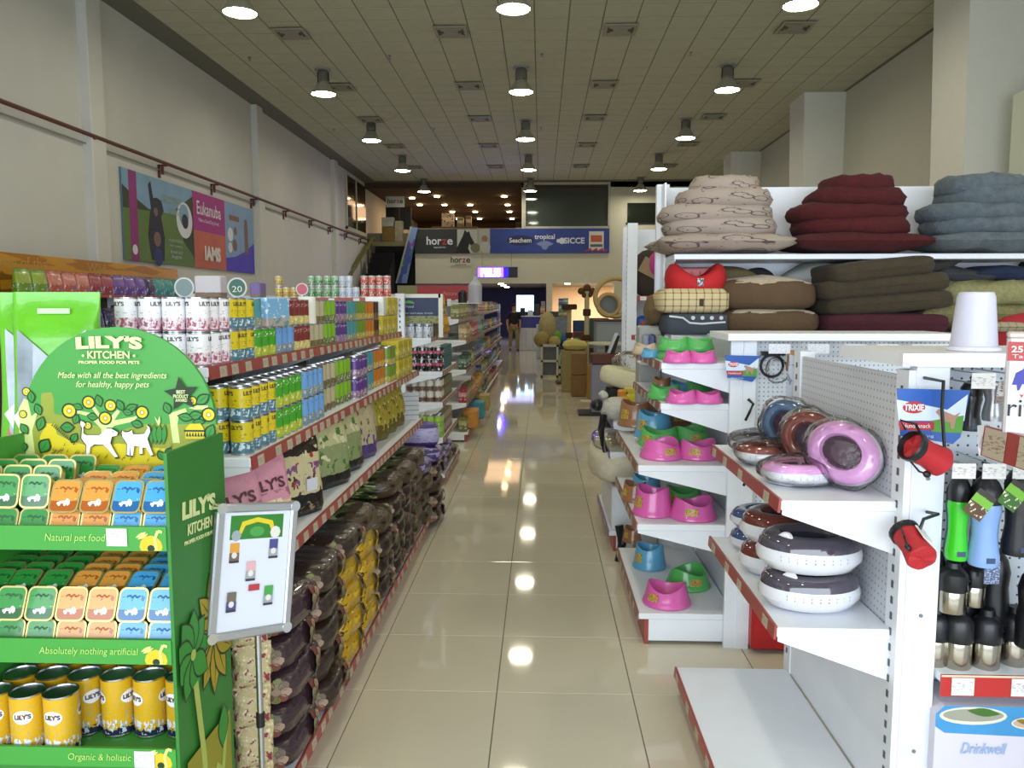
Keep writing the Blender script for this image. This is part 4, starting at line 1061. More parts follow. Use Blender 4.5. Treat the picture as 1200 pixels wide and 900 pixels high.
# side panels, tiers
for sx_, nm in ((.258, 'side_panel'), (-.268, 'side_panel')):
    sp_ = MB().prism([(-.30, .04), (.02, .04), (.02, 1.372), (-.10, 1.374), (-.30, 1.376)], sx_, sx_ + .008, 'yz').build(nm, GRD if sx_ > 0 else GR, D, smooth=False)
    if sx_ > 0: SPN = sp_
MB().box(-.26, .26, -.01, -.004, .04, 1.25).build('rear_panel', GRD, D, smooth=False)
tiers = [(1.148, 1.205, 'Natural pet food'), (.876, .935, 'Absolutely nothing artificial'), (.622, .668, 'Organic & holistic')]
for k, (z0, z1, txt) in enumerate(tiers):
    tq = MB().box(-.26, .258, -.30, -.01, z0, z0 + .008).box(-.26, .258, -.304, -.296, z0, z1).build('tier', GR, D, smooth=False)
    fit_text(tq, txt, mat('#a8cf6a', .5, var=0), ((.046, .063, .076)[k], -.306, (z0 + z1) / 2), (.143, .237, .152)[k], .022, shear=.2)
    fl_ = [(circ(.222, z0 + .010, .027, 12), 0), (circ(.222, z0 + .006, .009, 8), 1)] + [(q, 2) for q in stroke([(.235, z0 + .002), (.232, z0 + .03), (.24, z0 + .048), (.25, z0 + .045)], .007)]
    fl_ += [(leaf(.205 - .004 * j, z0 + .035 + .004 * j, .03, .008, .5), 2) for j in range(2)] + [(circ(-.235, z0 + .012, .022, 12), 0)]
    flat_art(tq, [([(x, max(z0 + .001, z)) for x, z in pl], m) for pl, m in fl_], [mat('#d8b820', .5), OUT, mat('#c9d67a', .5)], 'printed_flower', -.304)
    if k != 1: MB().box(.120 if k < 2 else .160, .168 if k < 2 else .208, -.3075, -.306, z0 + .012 - (.01 if k == 2 else 0), z1 - .004).build('price_sticker', TAGM, tq, smooth=False)
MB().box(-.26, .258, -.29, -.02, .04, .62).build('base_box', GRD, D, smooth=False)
# print on the aisle-side panel (faces +x): art lies in its own plane turned by 90 degrees
sa = add_obj('panel_print', MB().box(-.001, 0, -.001, 0, 0, .001).build('tmp_piece', GRD).data, SPN, (.2665, 0, 0), (0, 0, R(90)))
bpy.data.objects.remove(bpy.data.objects['tmp_piece'])
sp2 = []
cxp, czp = -.085, .865
for k in range(11):
    a = 2 * PI * k / 11; lc = (cxp + .055 * math.cos(a), czp + .085 * math.sin(a)); ll = .10 + .05 * abs(math.sin(a))
    sp2.append((leaf(*lc, ll * 1.1, .070, a), 2)); sp2.append((leaf(*lc, ll, .058, a), 0)); sp2.append((leaf(*lc, ll * .9, .004, a), 2))
cxp, czp = -.225, .865
for k in range(9):
    a = 2 * PI * k / 9
    sp2.append((leaf(cxp + .045 * math.cos(a), czp + .055 * math.sin(a), .115, .072, a), 2)); sp2.append((leaf(cxp + .045 * math.cos(a), czp + .055 * math.sin(a), .105, .060, a), 1))
sp2.append((circ(-.225, .865, .014, 10), 3))
sp2 += [(q, 3) for q in stroke([(-.22, .79), (-.19, .6), (-.185, .4)], .022)]
sp2 += [(rect(-.28, .30, -.02, .62), 4)] + [(q, 3) for q in stroke([(-.22, .79), (-.19, .6), (-.175, .4), (-.16, .1)], .026)] + [(q, 3) for q in stroke([(-.04, .62), (-.08, .48), (-.07, .3), (-.05, .1)], .02)] + [(q, 3) for q in stroke([(-.08, .48), (-.12, .52)], .014)]
for k, (x, z, l, w, a) in enumerate([(-.07, .60, .11, .06, 1.4), (-.10, .45, .08, .04, .8), (-.03, .42, .08, .04, 2.2), (-.22, .35, .22, .07, 1.9), (-.26, .25, .2, .06, 1.4), (-.12, .32, .09, .05, .4)]):
    sp2.append((leaf(x, z, l * 1.08, w * 1.15, a), 2)); sp2.append((leaf(x, z, l, w, a), 1))
sp2 = [([(min(.016, max(-.296, x)), max(.05, z)) for x, z in pl], m) for pl, m in sp2]
flat_art(sa, sp2, [mat('#a8941c', .5), mat('#2f8a2c', .5), OUT, mat('#a8b85a', .5), mat('#8f8a1c', .5)], 'printed_flower', 0, .00015)
fit_text(sa, "LILY'S", CREAM, (-.145, -.002, 1.215), .19, .045, rot=(R(90), R(6), 0), bold=.05)
fit_text(sa, 'KITCHEN', CREAM, (-.145, -.002, 1.165), .14, .028, rot=(R(90), R(6), 0), bold=.02)
fit_text(sa, 'PROPER FOOD FOR PETS', CREAM, (-.145, -.002, 1.135), .18, .010, rot=(R(90), R(6), 0), bold=.02)

# foil trays
def tray_proto(c, c2):
    foil = mat('#c9b878', .3, metal=.75, var=.1)
    def rr_(w, l, r, n=4):
        out = []
        for (cx, cy, a0) in ((w / 2 - r, l / 2 - r, 0), (-w / 2 + r, l / 2 - r, PI / 2), (-w / 2 + r, -l / 2 + r, PI), (w / 2 - r, -l / 2 + r, 3 * PI / 2)):
            for k in range(n + 1): out.append((cx + r * math.cos(a0 + PI / 2 * k / n), cy + r * math.sin(a0 + PI / 2 * k / n)))
        return out
    m = MB(); a, b, c0 = rr_(.058, .066, .012), rr_(.068, .076, .014), rr_(.072, .081, .016)
    n = len(a)
    m.add([(*p, -.028) for p in a] + [(*p, -.003) for p in b] + [(*p, -.003) for p in c0] + [(*p, 0) for p in c0],
          [tuple(range(n - 1, -1, -1))] + [(k * n + i, k * n + (i + 1) % n, (k + 1) * n + (i + 1) % n, (k + 1) * n + i) for k in range(3) for i in range(n)] + [tuple(3 * n + i for i in range(n))])
    o = m.build('food_tray', foil, ang=50)
    l = rr_(.063, .072, .012)
    lid = MB().add([(*p, .0006) for p in l], [tuple(range(n))]).build('lid_film', label_mat([(0, c2), (.34, c)], [('#e6e2d4', .10, .42, 4, .26, 'vor'), (c2, .60, .80, 6, .60, 'line')], rough=.25, axis=1, coat=.5), o, smooth=False)
    lg = MB()
    for q in stroke([(-.016, .017), (-.009, .022), (-.003, .016), (.003, .022), (.009, .016), (.016, .021)], .004): lg.add([(x, y, .0011) for x, y in q], [(0, 1, 2, 3)])
    lg.build('script_logo', mat(c2, .5), o, smooth=False)
    d = [(-.012, -.020), (-.010, -.012), (.002, -.012), (.006, -.006), (.012, -.008), (.008, -.014), (.006, -.024), (.002, -.024), (.0, -.018), (-.006, -.018), (-.008, -.024), (-.012, -.024)]
    MB().add([(x, y, .0011) for x, y in d], [tuple(range(len(d)))]).build('dog_print', mat('#e8e6ee', .5), o, smooth=False)
    return reg(o)
TP = {'green': tray_proto('#2f8a3a', '#1c5a28'), 'orange': tray_proto('#dc9440', '#a8581c'), 'blue': tray_proto('#4aa0d4', '#1f5f94')}
colseq = ['blue', 'blue', 'orange', 'orange', 'green', 'green', 'green']
def tray(cn, k, x, y, z, tilt, row, tier, yaw=0):
    place(TP[cn], (x, y, z), yaw, f'{cn} lidded foil tray in the {tier} tier, {row} row, {nth(k + 1)} from the flowered panel', 'food tray', f'{cn} foil trays on the cardboard display', rx=R(tilt))
for tier, z0 in (('top', 1.158), ('middle', .886)):
    for k, cn in enumerate(colseq):
        x = -.896 - .0745 * k
        tray(cn, k, x, 1.785, z0 + .038, 68, 'front', tier)
        if tier == 'top' and k >= 4:
            tray(cn, k, x, 1.80, z0 + .115, 74, 'second', tier); tray(cn, k, x - .01, 1.86, z0 + .125, 74, 'third', tier); tray(cn, k, x - .004, 1.91, z0 + .13, 74, 'fourth', tier)
            tray('green', k, x + .01, 1.975, z0 + .13, 70, 'rear', tier)
        elif tier == 'top':
            tray(cn, k, x, 1.797, z0 + .105, 62, 'second', tier)
            for r in range(3): tray(cn if not (k == 3 and r == 2) else 'green', k, x + rnd.uniform(-.004, .004), 1.865 + .05 * r, z0 + .10 + .010 * r, 42 - 6 * r, ('third', 'fourth', 'rear')[r], tier)
        else:
            tray(cn, k, x, 1.797, z0 + .114, 66, 'second', tier)
            for r in range(4): tray(cn, k, x + rnd.uniform(-.004, .004), 1.852 + .042 * r, z0 + .148 + .006 * r, 30 - 4 * r, ('third', 'fourth', 'fifth', 'rear')[r], tier)
# yellow tins in the bottom tier
yt = can_proto(label_mat([(0, '#1f2c4a'), (.12, '#d0a41c')], [('#d4d8e4', .04, .30, 5, .42, 'vor'), ('#1f2c4a', .04, .16, 6, .36, 'vor'), ('#a8a27c', .14, .85, 8, .27, 'vor')], rough=.3, wig=.05), .0395, .150, lidm=STEEL, n=24)
for k in range(3):
    a = R(-70 + 120 * k)
    el_ = MB()
    vs = [];
    for j in range(18):
        t = 2 * PI * j / 18; th = a - PI / 2 + .58 * math.cos(t) ; vs.append(((.0399) * math.cos(th), (.0399) * math.sin(th), .100 + .017 * math.sin(t)))
    # fan of three strips keeps the oval on the curve
    el_.add(vs, [(j, (j + 1) % 18, 17 - (j + 1) % 18, 17 - j) for j in range(0, 8)])
    el_.build('oval_badge', mat('#e8e6ea', .4), yt, smooth=False)
    me = text_mesh("LILY'S", size=.015, bold=.04, ext=.0002, cyl=.0402)
    if not me.materials: me.materials.append(INK)
    add_obj('lettering', me, yt, (math.cos(a - PI / 2) * .0402, math.sin(a - PI / 2) * .0402, .096), (R(90), 0, a))
reg(yt)
for k, x in enumerate((-1.160, -1.243, -1.326)): place(yt, (x, 1.80, .631), R(70) + .25 * k, f'yellow tin in the bottom tier front row, {nth(k + 1)} from the flowered panel', 'tin', 'yellow tins on the cardboard display')
for k in range(6): place(yt, (-.905 - .0835 * k, 1.895, .631), R(55) - .3 * k, f'yellow tin in the bottom tier second row, {nth(k + 1)} from the flowered panel', 'tin', 'yellow tins on the cardboard display')
for k in range(5): place(yt, (-.99 - .0835 * k, 1.982, .631), R(90), f'yellow tin in the bottom tier rear row, {nth(k + 1)} from the flowered panel', 'tin', 'yellow tins on the cardboard display')

# lime bags with window behind the header
gb = thing('litter_bag', None, None)
lime = mat('#63b81e', .3, var=.08, bump=.3, bscale=18, coat=.4)
MB().bag(.27, .13, .56, seed=4, bumpy=.02, top=.13).build('pouch', lime, gb, ang=70)
def gby_(x, z):
    t = z / .56
    return -(.065 * (1 - (max(0, t - .08) / .92) ** 2.2)) * (1 - 3.0 * x * x * 6) - .016
gw = MB()
for i in range(8):
    for j in range(10):
        z0, z1 = .05 + .040 * j, .05 + .040 * (j + 1)
        def xx(u, z): return u * (.085 + .02 * z / .45) 
        def zz(u, z): return z - max(0, z - .36) * (1 - abs(u)) * .9
        us = (-1 + 2 * i / 8, -1 + 2 * (i + 1) / 8)
        gw.add([(xx(u, z), gby_(xx(u, z), zz(u, z)), zz(u, z)) for u, z in ((us[0], z0), (us[1], z0), (us[1], z1), (us[0], z1))], [(0, 1, 2, 3)])
gw.build('clear_window', mat('#8f9aa4', .15, var=.35, scale=14, coat=.6), gb)
MB().bbox(-.05, .05, -.024, -.020, .495, .512, .0015).build('handle_slot', mat('#b9dba4', .4), gb)
flat_art(gb, [([(-.10, .20), (-.02, .05), (.02, .05), (-.06, .24)], 0), ([(-.11, .05), (-.05, .05), (-.09, .16)], 1)], [mat('#e2e4ea', .3), mat('#c25a50', .4)], 'print', -.086)
reg(gb)
place(gb, (-1.50, 2.34, 1.19), R(16), 'lime green bag with clear window, standing farther from the tins', 'bag', 'lime green bags behind the display', rx=R(-3), sc=(.92, .9, 1))
place(gb, (-1.415, 2.26, 1.19), R(6), 'lime green bag with clear window, standing against the white tins', 'bag', 'lime green bags behind the display', rx=R(-3), sc=(.92, .9, 1))
simple_box('display_plinth', -1.75, -1.19, 2.16, 2.42, 0, 1.188, mat('#b9bcc4', .5), 'grey-white plinth behind the green display carrying the lime bags', 'plinth')

# sign stand
SS = thing('sign_stand', 'silver framed sign on a thin pole before the brown sacks', 'sign', (-.765, 2.05, 0))
MB().lathe([(0, 0), (.13, 0), (.13, .008), (.015, .016), (0, .016)], 28).build('foot_plate', STEEL, SS)
MB().tube([(0, 0, .01), (0, 0, .92)], .0085, 12).build('pole', STEEL, SS)
MB().tube([(0, 0, .56), (0, 0, .60)], .0115, 12).build('collar', BLACK, SS)
fr = thing('frame_head', None, None); fr.parent = SS; fr.location = (.0, -.018, 1.01); fr.rotation_euler = (R(-4), R(9), R(50)); fr.scale = (1, 1, 1.05)
al = mat('#b4b6ba', .3, metal=.7, var=.03)
f = MB()
W_, H_ = .120, .168
for x0, x1, z0, z1 in ((-W_, W_, H_ - .022, H_), (-W_, W_, -H_, -H_ + .022), (-W_, -W_ + .022, -H_, H_), (W_ - .022, W_, -H_, H_)): f.bbox(x0, x1, -.014, .006, z0, z1, .004)
f.build('frame', al, fr)
for sx_ in (-1, 1):
    for sz_ in (-1, 1): MB().lathe([(0, -.0155), (.014, -.0155), (.014, .007), (0, .007)], 14, M=Matrix.Translation((sx_ * (W_ - .011), 0, sz_ * (H_ - .011))) @ Matrix.Rotation(R(-90), 4, 'X')).build('corner_cap', CHROME, fr)
MB().box(-W_ + .02, W_ - .02, -.006, .002, -H_ + .02, H_ - .02).build('poster_sheet', mat('#d6dae6', .4, var=.02), fr, smooth=False)
ap = [(rect(-.078, .078, .078, .138), 0), ([(-.055, .092), (-.045, .122), (0, .132), (.045, .122), (.055, .092), (.045, .092), (.035, .112), (0, .120), (-.035, .112), (-.045, .092)], 1), (circ(0, .096, .022, 10, .6), 2), (circ(.055, .092, .016, 8), 3), (circ(-.06, .088, .014, 8), 4)]
for (x, z, c1, c2) in ((-.062, .048, 5, 6), (.052, .052, 7, 4), (-.012, .0, 8, 4), (-.062, -.072, 6, 7), (.045, -.066, 2, 4)):
    ap += [(rect(x - .013, z - .022, x + .013, z + .022), c1), (rect(x - .014, z - .022, x + .014, z - .002), c2), (circ(x, z - .008, .008, 8), 3), (rect(x - .014, z - .027, x + .014, z - .021), 9)]
ap.append((rect(-.016, -.052, .016, -.036), 10))
flat_art(fr, ap, [mat(c, .5) for c in ('#2f7a2c', '#d8c22a', '#4a9a4a', '#dcd6d0', '#9aa0a8', '#d89a3a', '#6f6458', '#4a4a84', '#d8a8b0', '#3a3438', '#b03a44')], 'printed_picture', -.006, .0002)
# ------------------------------------------------------------ farther runs on the aisle's tin side
BR = mat('#8a5a50', .4, var=.15, scale=20)
L2 = gondola('second white gondola beyond the gap, with navy header and tins stacked two high', (-1.47, 7.42, 0), R(90), 1.35, [(1.408, .44), (1.088, .545), (.797, .545), (.455, .545), (.10, .56)], 1, 1.55, rail=BR, tagm=TAGB, tagstep=.16)
L3 = gondola('third gondola run with mixed packets behind the navy header unit', (-1.47, 9.85, 0), R(90), 3.1, [(1.54, .45), (1.28, .54), (.91, .54), (.49, .54), (.12, .56)], 3, 1.7, rail=BR, tagm=TAGB, tagstep=.5)
L4 = gondola('fourth gondola run with small packets, about halfway down the aisle', (-1.56, 13.6, 0), R(90), 5.2, [(1.6, .45), (1.25, .54), (.9, .54), (.5, .54), (.12, .56)], 4, 1.8, rail=BR, tagm=TAGB, tagstep=0)
L5 = gondola('last gondola run before the far counter', (-1.68, 19.6, 0), R(90), 3.6, [(1.6, .45), (1.2, .54), (.8, .54), (.4, .54), (.12, .56)], 5, 1.8, rail=BR, tagm=TAGB, tagstep=0)
hd = thing('header_sign', 'navy header sign in a white frame with a green emblem, above tall silver tins', 'sign', (-1.46, 7.46, 1.412))
MB().box(.16 - .16, .52, -.02, .02, .37, .405).box(0, .05, -.02, .02, 0, .37).box(.50, .54, -.02, .02, .0, .405).build('frame', mat('#dcdcd0', .5), hd, smooth=False)
MB().box(.05, .50, -.012, .012, .20, .375).build('navy_panel', mat('#1f2d52', .5), hd, smooth=False)
MB().box(.05, .50, -.014, .012, .13, .20).build('green_strip', label_mat([(0, '#8a8f4a')], [('#2a3424', .0, 1, 8, .35, 'vor')], axis=2), hd, smooth=False)
flat_art(hd, [([(.16, .31), (.18, .335), (.22, .345), (.26, .335), (.28, .31), (.25, .318), (.19, .318)], 0)], [mat('#5a9a48', .5)], 'emblem', -.012)
fit_text(hd, 'Lily Food', mat('#c8ccd8', .5, var=0), (.20, -.016, .285), .13, .03)
fit_text(hd, 'HEALTHY NATURAL FOOD', mat('#c8ccd8', .5, var=0), (.275, -.016, .225), .34, .015)
K2 = {
 'silver and navy': can_proto(label_mat([(0, '#c9ccd6'), (.5, '#dfe2ea'), (.94, '#4a5470')], [('#39456a', 0, 1, 2.2, .30, 'vor')], rough=.3), .036, .115, n=14),
 'black and pink': can_proto(label_mat([(0, '#16161a'), (.45, '#c24a6a'), (.7, '#1a1a20')], [('#e2e0e4', 0, 1, 2, .34, 'vor')], rough=.3), .036, .115, n=14),
 'cream and brown': can_proto(label_mat([(0, '#7a5c46'), (.4, '#d6d0c4')], [('#5a4436', .05, .5, 4, .34, 'vor')], rough=.3), .036, .105, n=14),
 'pale lime': can_proto(label_mat([(0, '#8ab83c'), (.5, '#a4cc54')], [('#c8dca0', 0, 1, 3, .3, 'vor')], rough=.3), .036, .105, n=14)}
KB = {
 'dark brown': MB().bbox(-.036, .036, -.036, .036, 0, .112, .003).build('food_box', label_mat([(0, '#4a342c')], [('#8a7a70', 0, 1, 4, .3, 'vor'), ('#2f4a44', .4, 1, 3, .4, 'vor')])),
 'teal': MB().bbox(-.036, .036, -.036, .036, 0, .112, .003).build('food_box', label_mat([(0, '#2f6a74')], [('#0f2a34', 0, 1, 4, .4, 'vor'), ('#5aa0b0', .4, 1, 3, .3, 'vor')])),
 'olive printed': MB().bbox(-.036, .036, -.036, .036, 0, .102, .003).build('food_box', label_mat([(0, '#5a5440'), (.4, '#6a6a4a')], [('#b5ac90', 0, 1, 4, .3, 'vor')])),
 'violet printed': MB().bbox(-.036, .036, -.036, .036, 0, .102, .003).build('food_box', label_mat([(0, '#7a4a6a'), (.5, '#a08a6a')], [('#d0c0b0', 0, 1, 4, .3, 'vor')]))}
for o in KB.values(): reg(o)
def l2shelf(canname, boxname, z, xf, dz, ncan, shelfn):
    for l in range(2):
        for k in range(ncan):   # end face towards the viewer
            place(K2[canname], (xf - .0765 * k, 7.49, z + dz * l), rnd.random() * 6, f'{canname} tin, {shelfn} end of navy-header unit, {("lower","upper")[l]} layer, {nth(k + 1)} from aisle', 'tin', f'{canname} tins of the navy-header unit')
        for k in range(1, 3):
            place(K2[canname], (xf, 7.49 + .0765 * k, z + dz * l), rnd.random() * 6, f'{canname} tin, {shelfn} of navy-header unit, {("lower","upper")[l]} layer, {nth(k)} past corner', 'tin', f'{canname} tins of the navy-header unit')
        for k in range(8):
            place(KB[boxname], (xf, 7.74 + .078 * k, z + dz * l), R(90), f'{boxname} box, {shelfn} of navy-header unit, {("lower","upper")[l]} layer, {nth(k + 1)} in row', 'box', f'{boxname} boxes of the navy-header unit')
l2shelf('silver and navy', 'dark brown', 1.408, -1.075, .1155, 5, 'top shelf')
l2shelf('black and pink', 'teal', 1.088, -.975, .1155, 6, 'second shelf')
l2shelf('cream and brown', 'olive printed', .797, -.975, .1055, 6, 'third shelf')
l2shelf('pale lime', 'violet printed', .455, -.975, .1055, 6, 'fourth shelf')
amber = bag_proto(label_mat([(0, '#a8741c'), (.5, '#d09a24')], [('#e8c878', .1, .8, 4, .34, 'vor')], bump=.4), .17, .08, .2, 40, '#c28a1c')
for k in range(2): place(amber, (-1.05, 8.42 + .17 * k, 1.41), R(70), f'amber pouch at the far end of the navy-header unit top, {nth(k + 1)} of two', 'bag', 'amber pouches')
for k in range(2): place(amber, (-1.10, 8.45 + .17 * k, 1.62), R(60), f'amber pouch heaped above the other amber pouches, {nth(k + 1)} of two', 'bag', 'amber pouches')
# base of second run and heap between the runs
for k, (xx, yy, zz, pr, lb) in enumerate([(-1.16, 7.62, .10, prs, 'violet and tan sack lying at the foot of the navy-header unit'), (-1.16, 8.0, .10, grs, 'green sack lying at the foot of the navy-header unit'), (-1.15, 8.4, .10, brown, 'brown sack lying at the foot of the navy-header unit'), (-1.15, 7.62, .22, prs, 'violet and tan sack lying second in the navy-header base pile'), (-1.16, 8.0, .22, prs, 'violet sack lying on the green sack under the navy-header unit')]):
    place(pr, (xx, yy, zz), R(90), lb, 'sack')
lil = tag(MB().ell(.3, .22, .2, e=.6, e2=.6, bumpy=.01, M=Matrix.Translation((0, 0, .1))).build('wrapped_roll', label_mat([(0, '#4a3a80'), (.25, '#b8b0d8'), (.8, '#4a3a80')], [('#8a80b8', .2, .8, 6, .6, 'line')])), 'lilac labelled roll lying on top of the far sack pile', 'roll')
lil.location = (-.95, 6.15, .60); lil.rotation_euler = (0, 0, R(10))
for k, (xx, yy, zz, pr, lb) in enumerate([(-1.02, 6.12, .02, brown2, 'purplish sack beyond the first gondola, lowest of its pile'), (-1.02, 6.12, .137, brown, 'brown sack beyond the first gondola, second of its pile'), (-1.02, 6.12, .254, grs, 'green sack beyond the first gondola, third of its pile'), (-1.02, 6.12, .371, brown2, 'purplish sack beyond the first gondola, fourth of its pile'), (-1.02, 6.12, .488, prs, 'violet sack beyond the first gondola, under the lilac roll')]):
    place(pr, (xx, yy, zz), R(92), lb, 'sack')
# mixed goods on the far runs
pal2 = [('coral', '#c8684a', '#e0a080'), ('teal', '#3f8a88', '#9ac8c4'), ('lilac', '#8a78b0', '#c0b4d8'), ('olive', '#6f7034', '#a8a468'), ('grey', '#5f6064', '#a0a0a4'), ('tan', '#9a7c50', '#c4ac84'), ('amber', '#c08420', '#e0b860'), ('dark green', '#2a4a3c', '#6a8a74'), ('crimson', '#94283a', '#d09098'), ('navy', '#2a2e5a', '#7078a8')]
gen = []
for k, (nm, c1, c2) in enumerate(pal2):
    lm = label_mat([(0, c1), (.45, c2), (.75, c1)], [(c2, 0, 1, 4, .28, 'vor'), ('#e0dcd4', .2, .6, 6, .6, 'line')])
    gen.append((nm, 'carton', reg(MB().bbox(-.07, .07, -.05, .05, 0, .19, .003).build('carton', lm))))
    if k % 2: gen.append((nm, 'pouch', reg(MB().bag(.16, .08, .20, seed=k, n=12, rows=7).build('pouch', lm, ang=70))))
def fillrun(run, X, y0, y1, levels, step, nm):
    c = 0
    for li, (z, hmax) in enumerate(levels):
        y = y0 + .1; q = 0
        last = None
        while y < y1 - .08:
            if last is None or y > last[0]: last = (y + rnd.uniform(.3, .8), rnd.choice(gen))
            g = last[1]
            q += 1
            hs = min(1.0, hmax / .2) * rnd.uniform(.85, 1.05)
            place(g[2], (X[0 if li == 0 else 1], y, z + .001), R(90) + rnd.uniform(-.06, .06), f'{g[0]} {g[1]} on the {nth(li + 1)} shelf down of the {nm}, {nth(q)} along', g[1], f'packets on the {nm}', sc=(1, 1, hs))
            y += step * rnd.uniform(.95, 1.1)
        c += 1
fillrun(L3, (-1.07, -.98), 9.85, 12.95, [(1.54, .2), (1.28, .2), (.91, .22), (.49, .22), (.12, .25)], .19, 'third run')
fillrun(L4, (-1.17, -1.08), 13.6, 18.8, [(1.6, .2), (1.25, .22), (.9, .22), (.5, .22), (.12, .25)], .34, 'fourth run')
fillrun(L5, (-1.30, -1.21), 19.6, 23.2, [(1.6, .25), (1.2, .25), (.8, .25), (.4, .25)], .42, 'last run')
for k in range(3):
    simple_box('bulk_bin', -1.0, -.82 + .02 * k, 10.1 + .9 * k, 10.45 + .9 * k, .13, .36, mat(('#c8862c', '#3a8a9a', '#b09a58')[k], .5, var=.2, scale=9), ('amber drum on the base of the third run', 'blue drum on the base of the third run', 'tan sack on the base of the third run')[k], 'bin')
rb = thing('hanging_board', 'long coral-red board with a beige end above the far packet runs', 'board', (-3.25, 18.0, 1.80))
MB().box(.0, .45, -.02, .02, 0, .36).build('beige_end', mat('#8f8f68', .6), rb, smooth=False)
MB().box(.45, 1.75, -.02, .02, 0, .36).build('red_panel', mat('#b8404a', .5), rb, smooth=False)
for x in (.1, 1.65): MB().box(x, x + .04, .0, .03, -1.8, 0).build('post', WHITE, rb, smooth=False)
fit_text(rb, 'Petcare', mat('#d8a09a', .5, var=0), (1.2, -.024, .18), .3, .08)
bt = tag(MB().lathe([(0, 0), (.10, 0), (.11, .02), (.11, .28), (.06, .34), (.05, .36), (.05, .42), (0, .42)], 16).build('big_bottle', mat('#b8b8c4', .4)), 'whitish bottle standing on the third run beside the coral board', 'bottle'); bt.location = (-1.05, 12.7, 1.75)
bt2 = tag(MB().lathe([(0, 0), (.07, 0), (.07, .16), (.03, .2), (0, .2)], 12).build('dark_jar', BLACK), 'black jar beside the whitish bottle on the third run', 'jar'); bt2.location = (-1.22, 12.4, 1.75)
simple_box('top_crate', -1.45, -.95, 12.2, 12.95, 1.74, 1.75, WHITE, 'thin white board carrying the bottle and jar', 'board')
bl = tag(MB().bbox(-.03, .03, -.3, .3, 0, 1.75, .01).build('banner_stand', label_mat([(0, '#2f7a50'), (.35, '#4a68b0'), (.6, '#2a2a9a'), (.85, '#6a88d8')], [('#c8d0f0', .4, 1, 5, .3, 'vor')])), 'slim green and blue banner at the end of the last run', 'banner'); bl.location = (-1.28, 24.2, .0)

# ------------------------------------------------------------ near gondola on the other side: pet bowls on white shelves
PEG = peg_mat('#d2d3d8', '#8a8c92', .025, .15, (0, 2))
G1 = gondola('near white gondola with red price rails holding glazed ceramic bowls', (1.10, 3.38, 0), R(-90), .98, [(1.118, .365), (.716, .365), (.125, .50)], 1, 1.50, tagstep=.24, tagm=TAGB, backm=PEG)
MB().box(.04, .94, -.016, -.012, .13, .66).build('plain_panel', WHITE, G1, smooth=False)
sp_ = MB().box(1.10, 1.195, 2.355, 2.40, 0, 1.53).box(1.105, 1.19, 2.3545, 2.356, .3, 1.45, 1).build('end_post', [WHITE, mat('#dfe3ec', .4)], None, smooth=False)
tag(sp_, 'broad white post closing the near bowl gondola', 'post')
for z in (.35, .78, 1.2): MB().lathe([(0, 0), (.006, 0), (.006, .003), (0, .003)], 8, M=Matrix.Translation((1.147, 2.3545, z)) @ Matrix.Rotation(R(90), 4, 'X')).build('bolt', mat('#77797c', .4), sp_)
E1 = thing('end_display', 'white punched end display with hooks, drinking bottles and red-edged shelf', 'shelving', (1.2, 2.5, 0))
MB().box(.0, .62, .0, .012, .05, 1.53).build('peg_panel', peg_mat('#d3dbe6', '#4a4e58', .030, .13, (0, 2)), E1, smooth=False)
MB().prism([(-.14, -.14), (.6, -.14), (.6, .35), (-.14, .35)], 1.532, 1.57, 'xy').prism([(-.145, 1.571), (-.145, 1.545), (-.10, 1.531), (.6, 1.531), (.6, 1.571)], -.152, -.1405, 'xz').build('top_cap', mat('#f2f4f8', .35, var=0), E1, smooth=False)
s_e = MB().bbox(-.0, .62, -.175, .0, .585, .612, .003).build('shelf', WHITE, E1, ang=20)
MB().box(-.0, .62, -.181, -.175, .545, .612).build('price_rail', RED2, s_e, smooth=False)
MB().box(-.0, .62, -.1825, -.181, .606, .612).build('rail_edge', mat('#d8c8a8', .4), s_e, smooth=False)
for x in (.030, .205, .375): MB().box(x, x + .066, -.184, -.182, .55, .604).build('price_tag', TAGM, s_e, smooth=False)
MB().bbox(.0, .62, -.20, .0, .02, .06, .003).build('base_deck', WHITE, E1, ang=20)
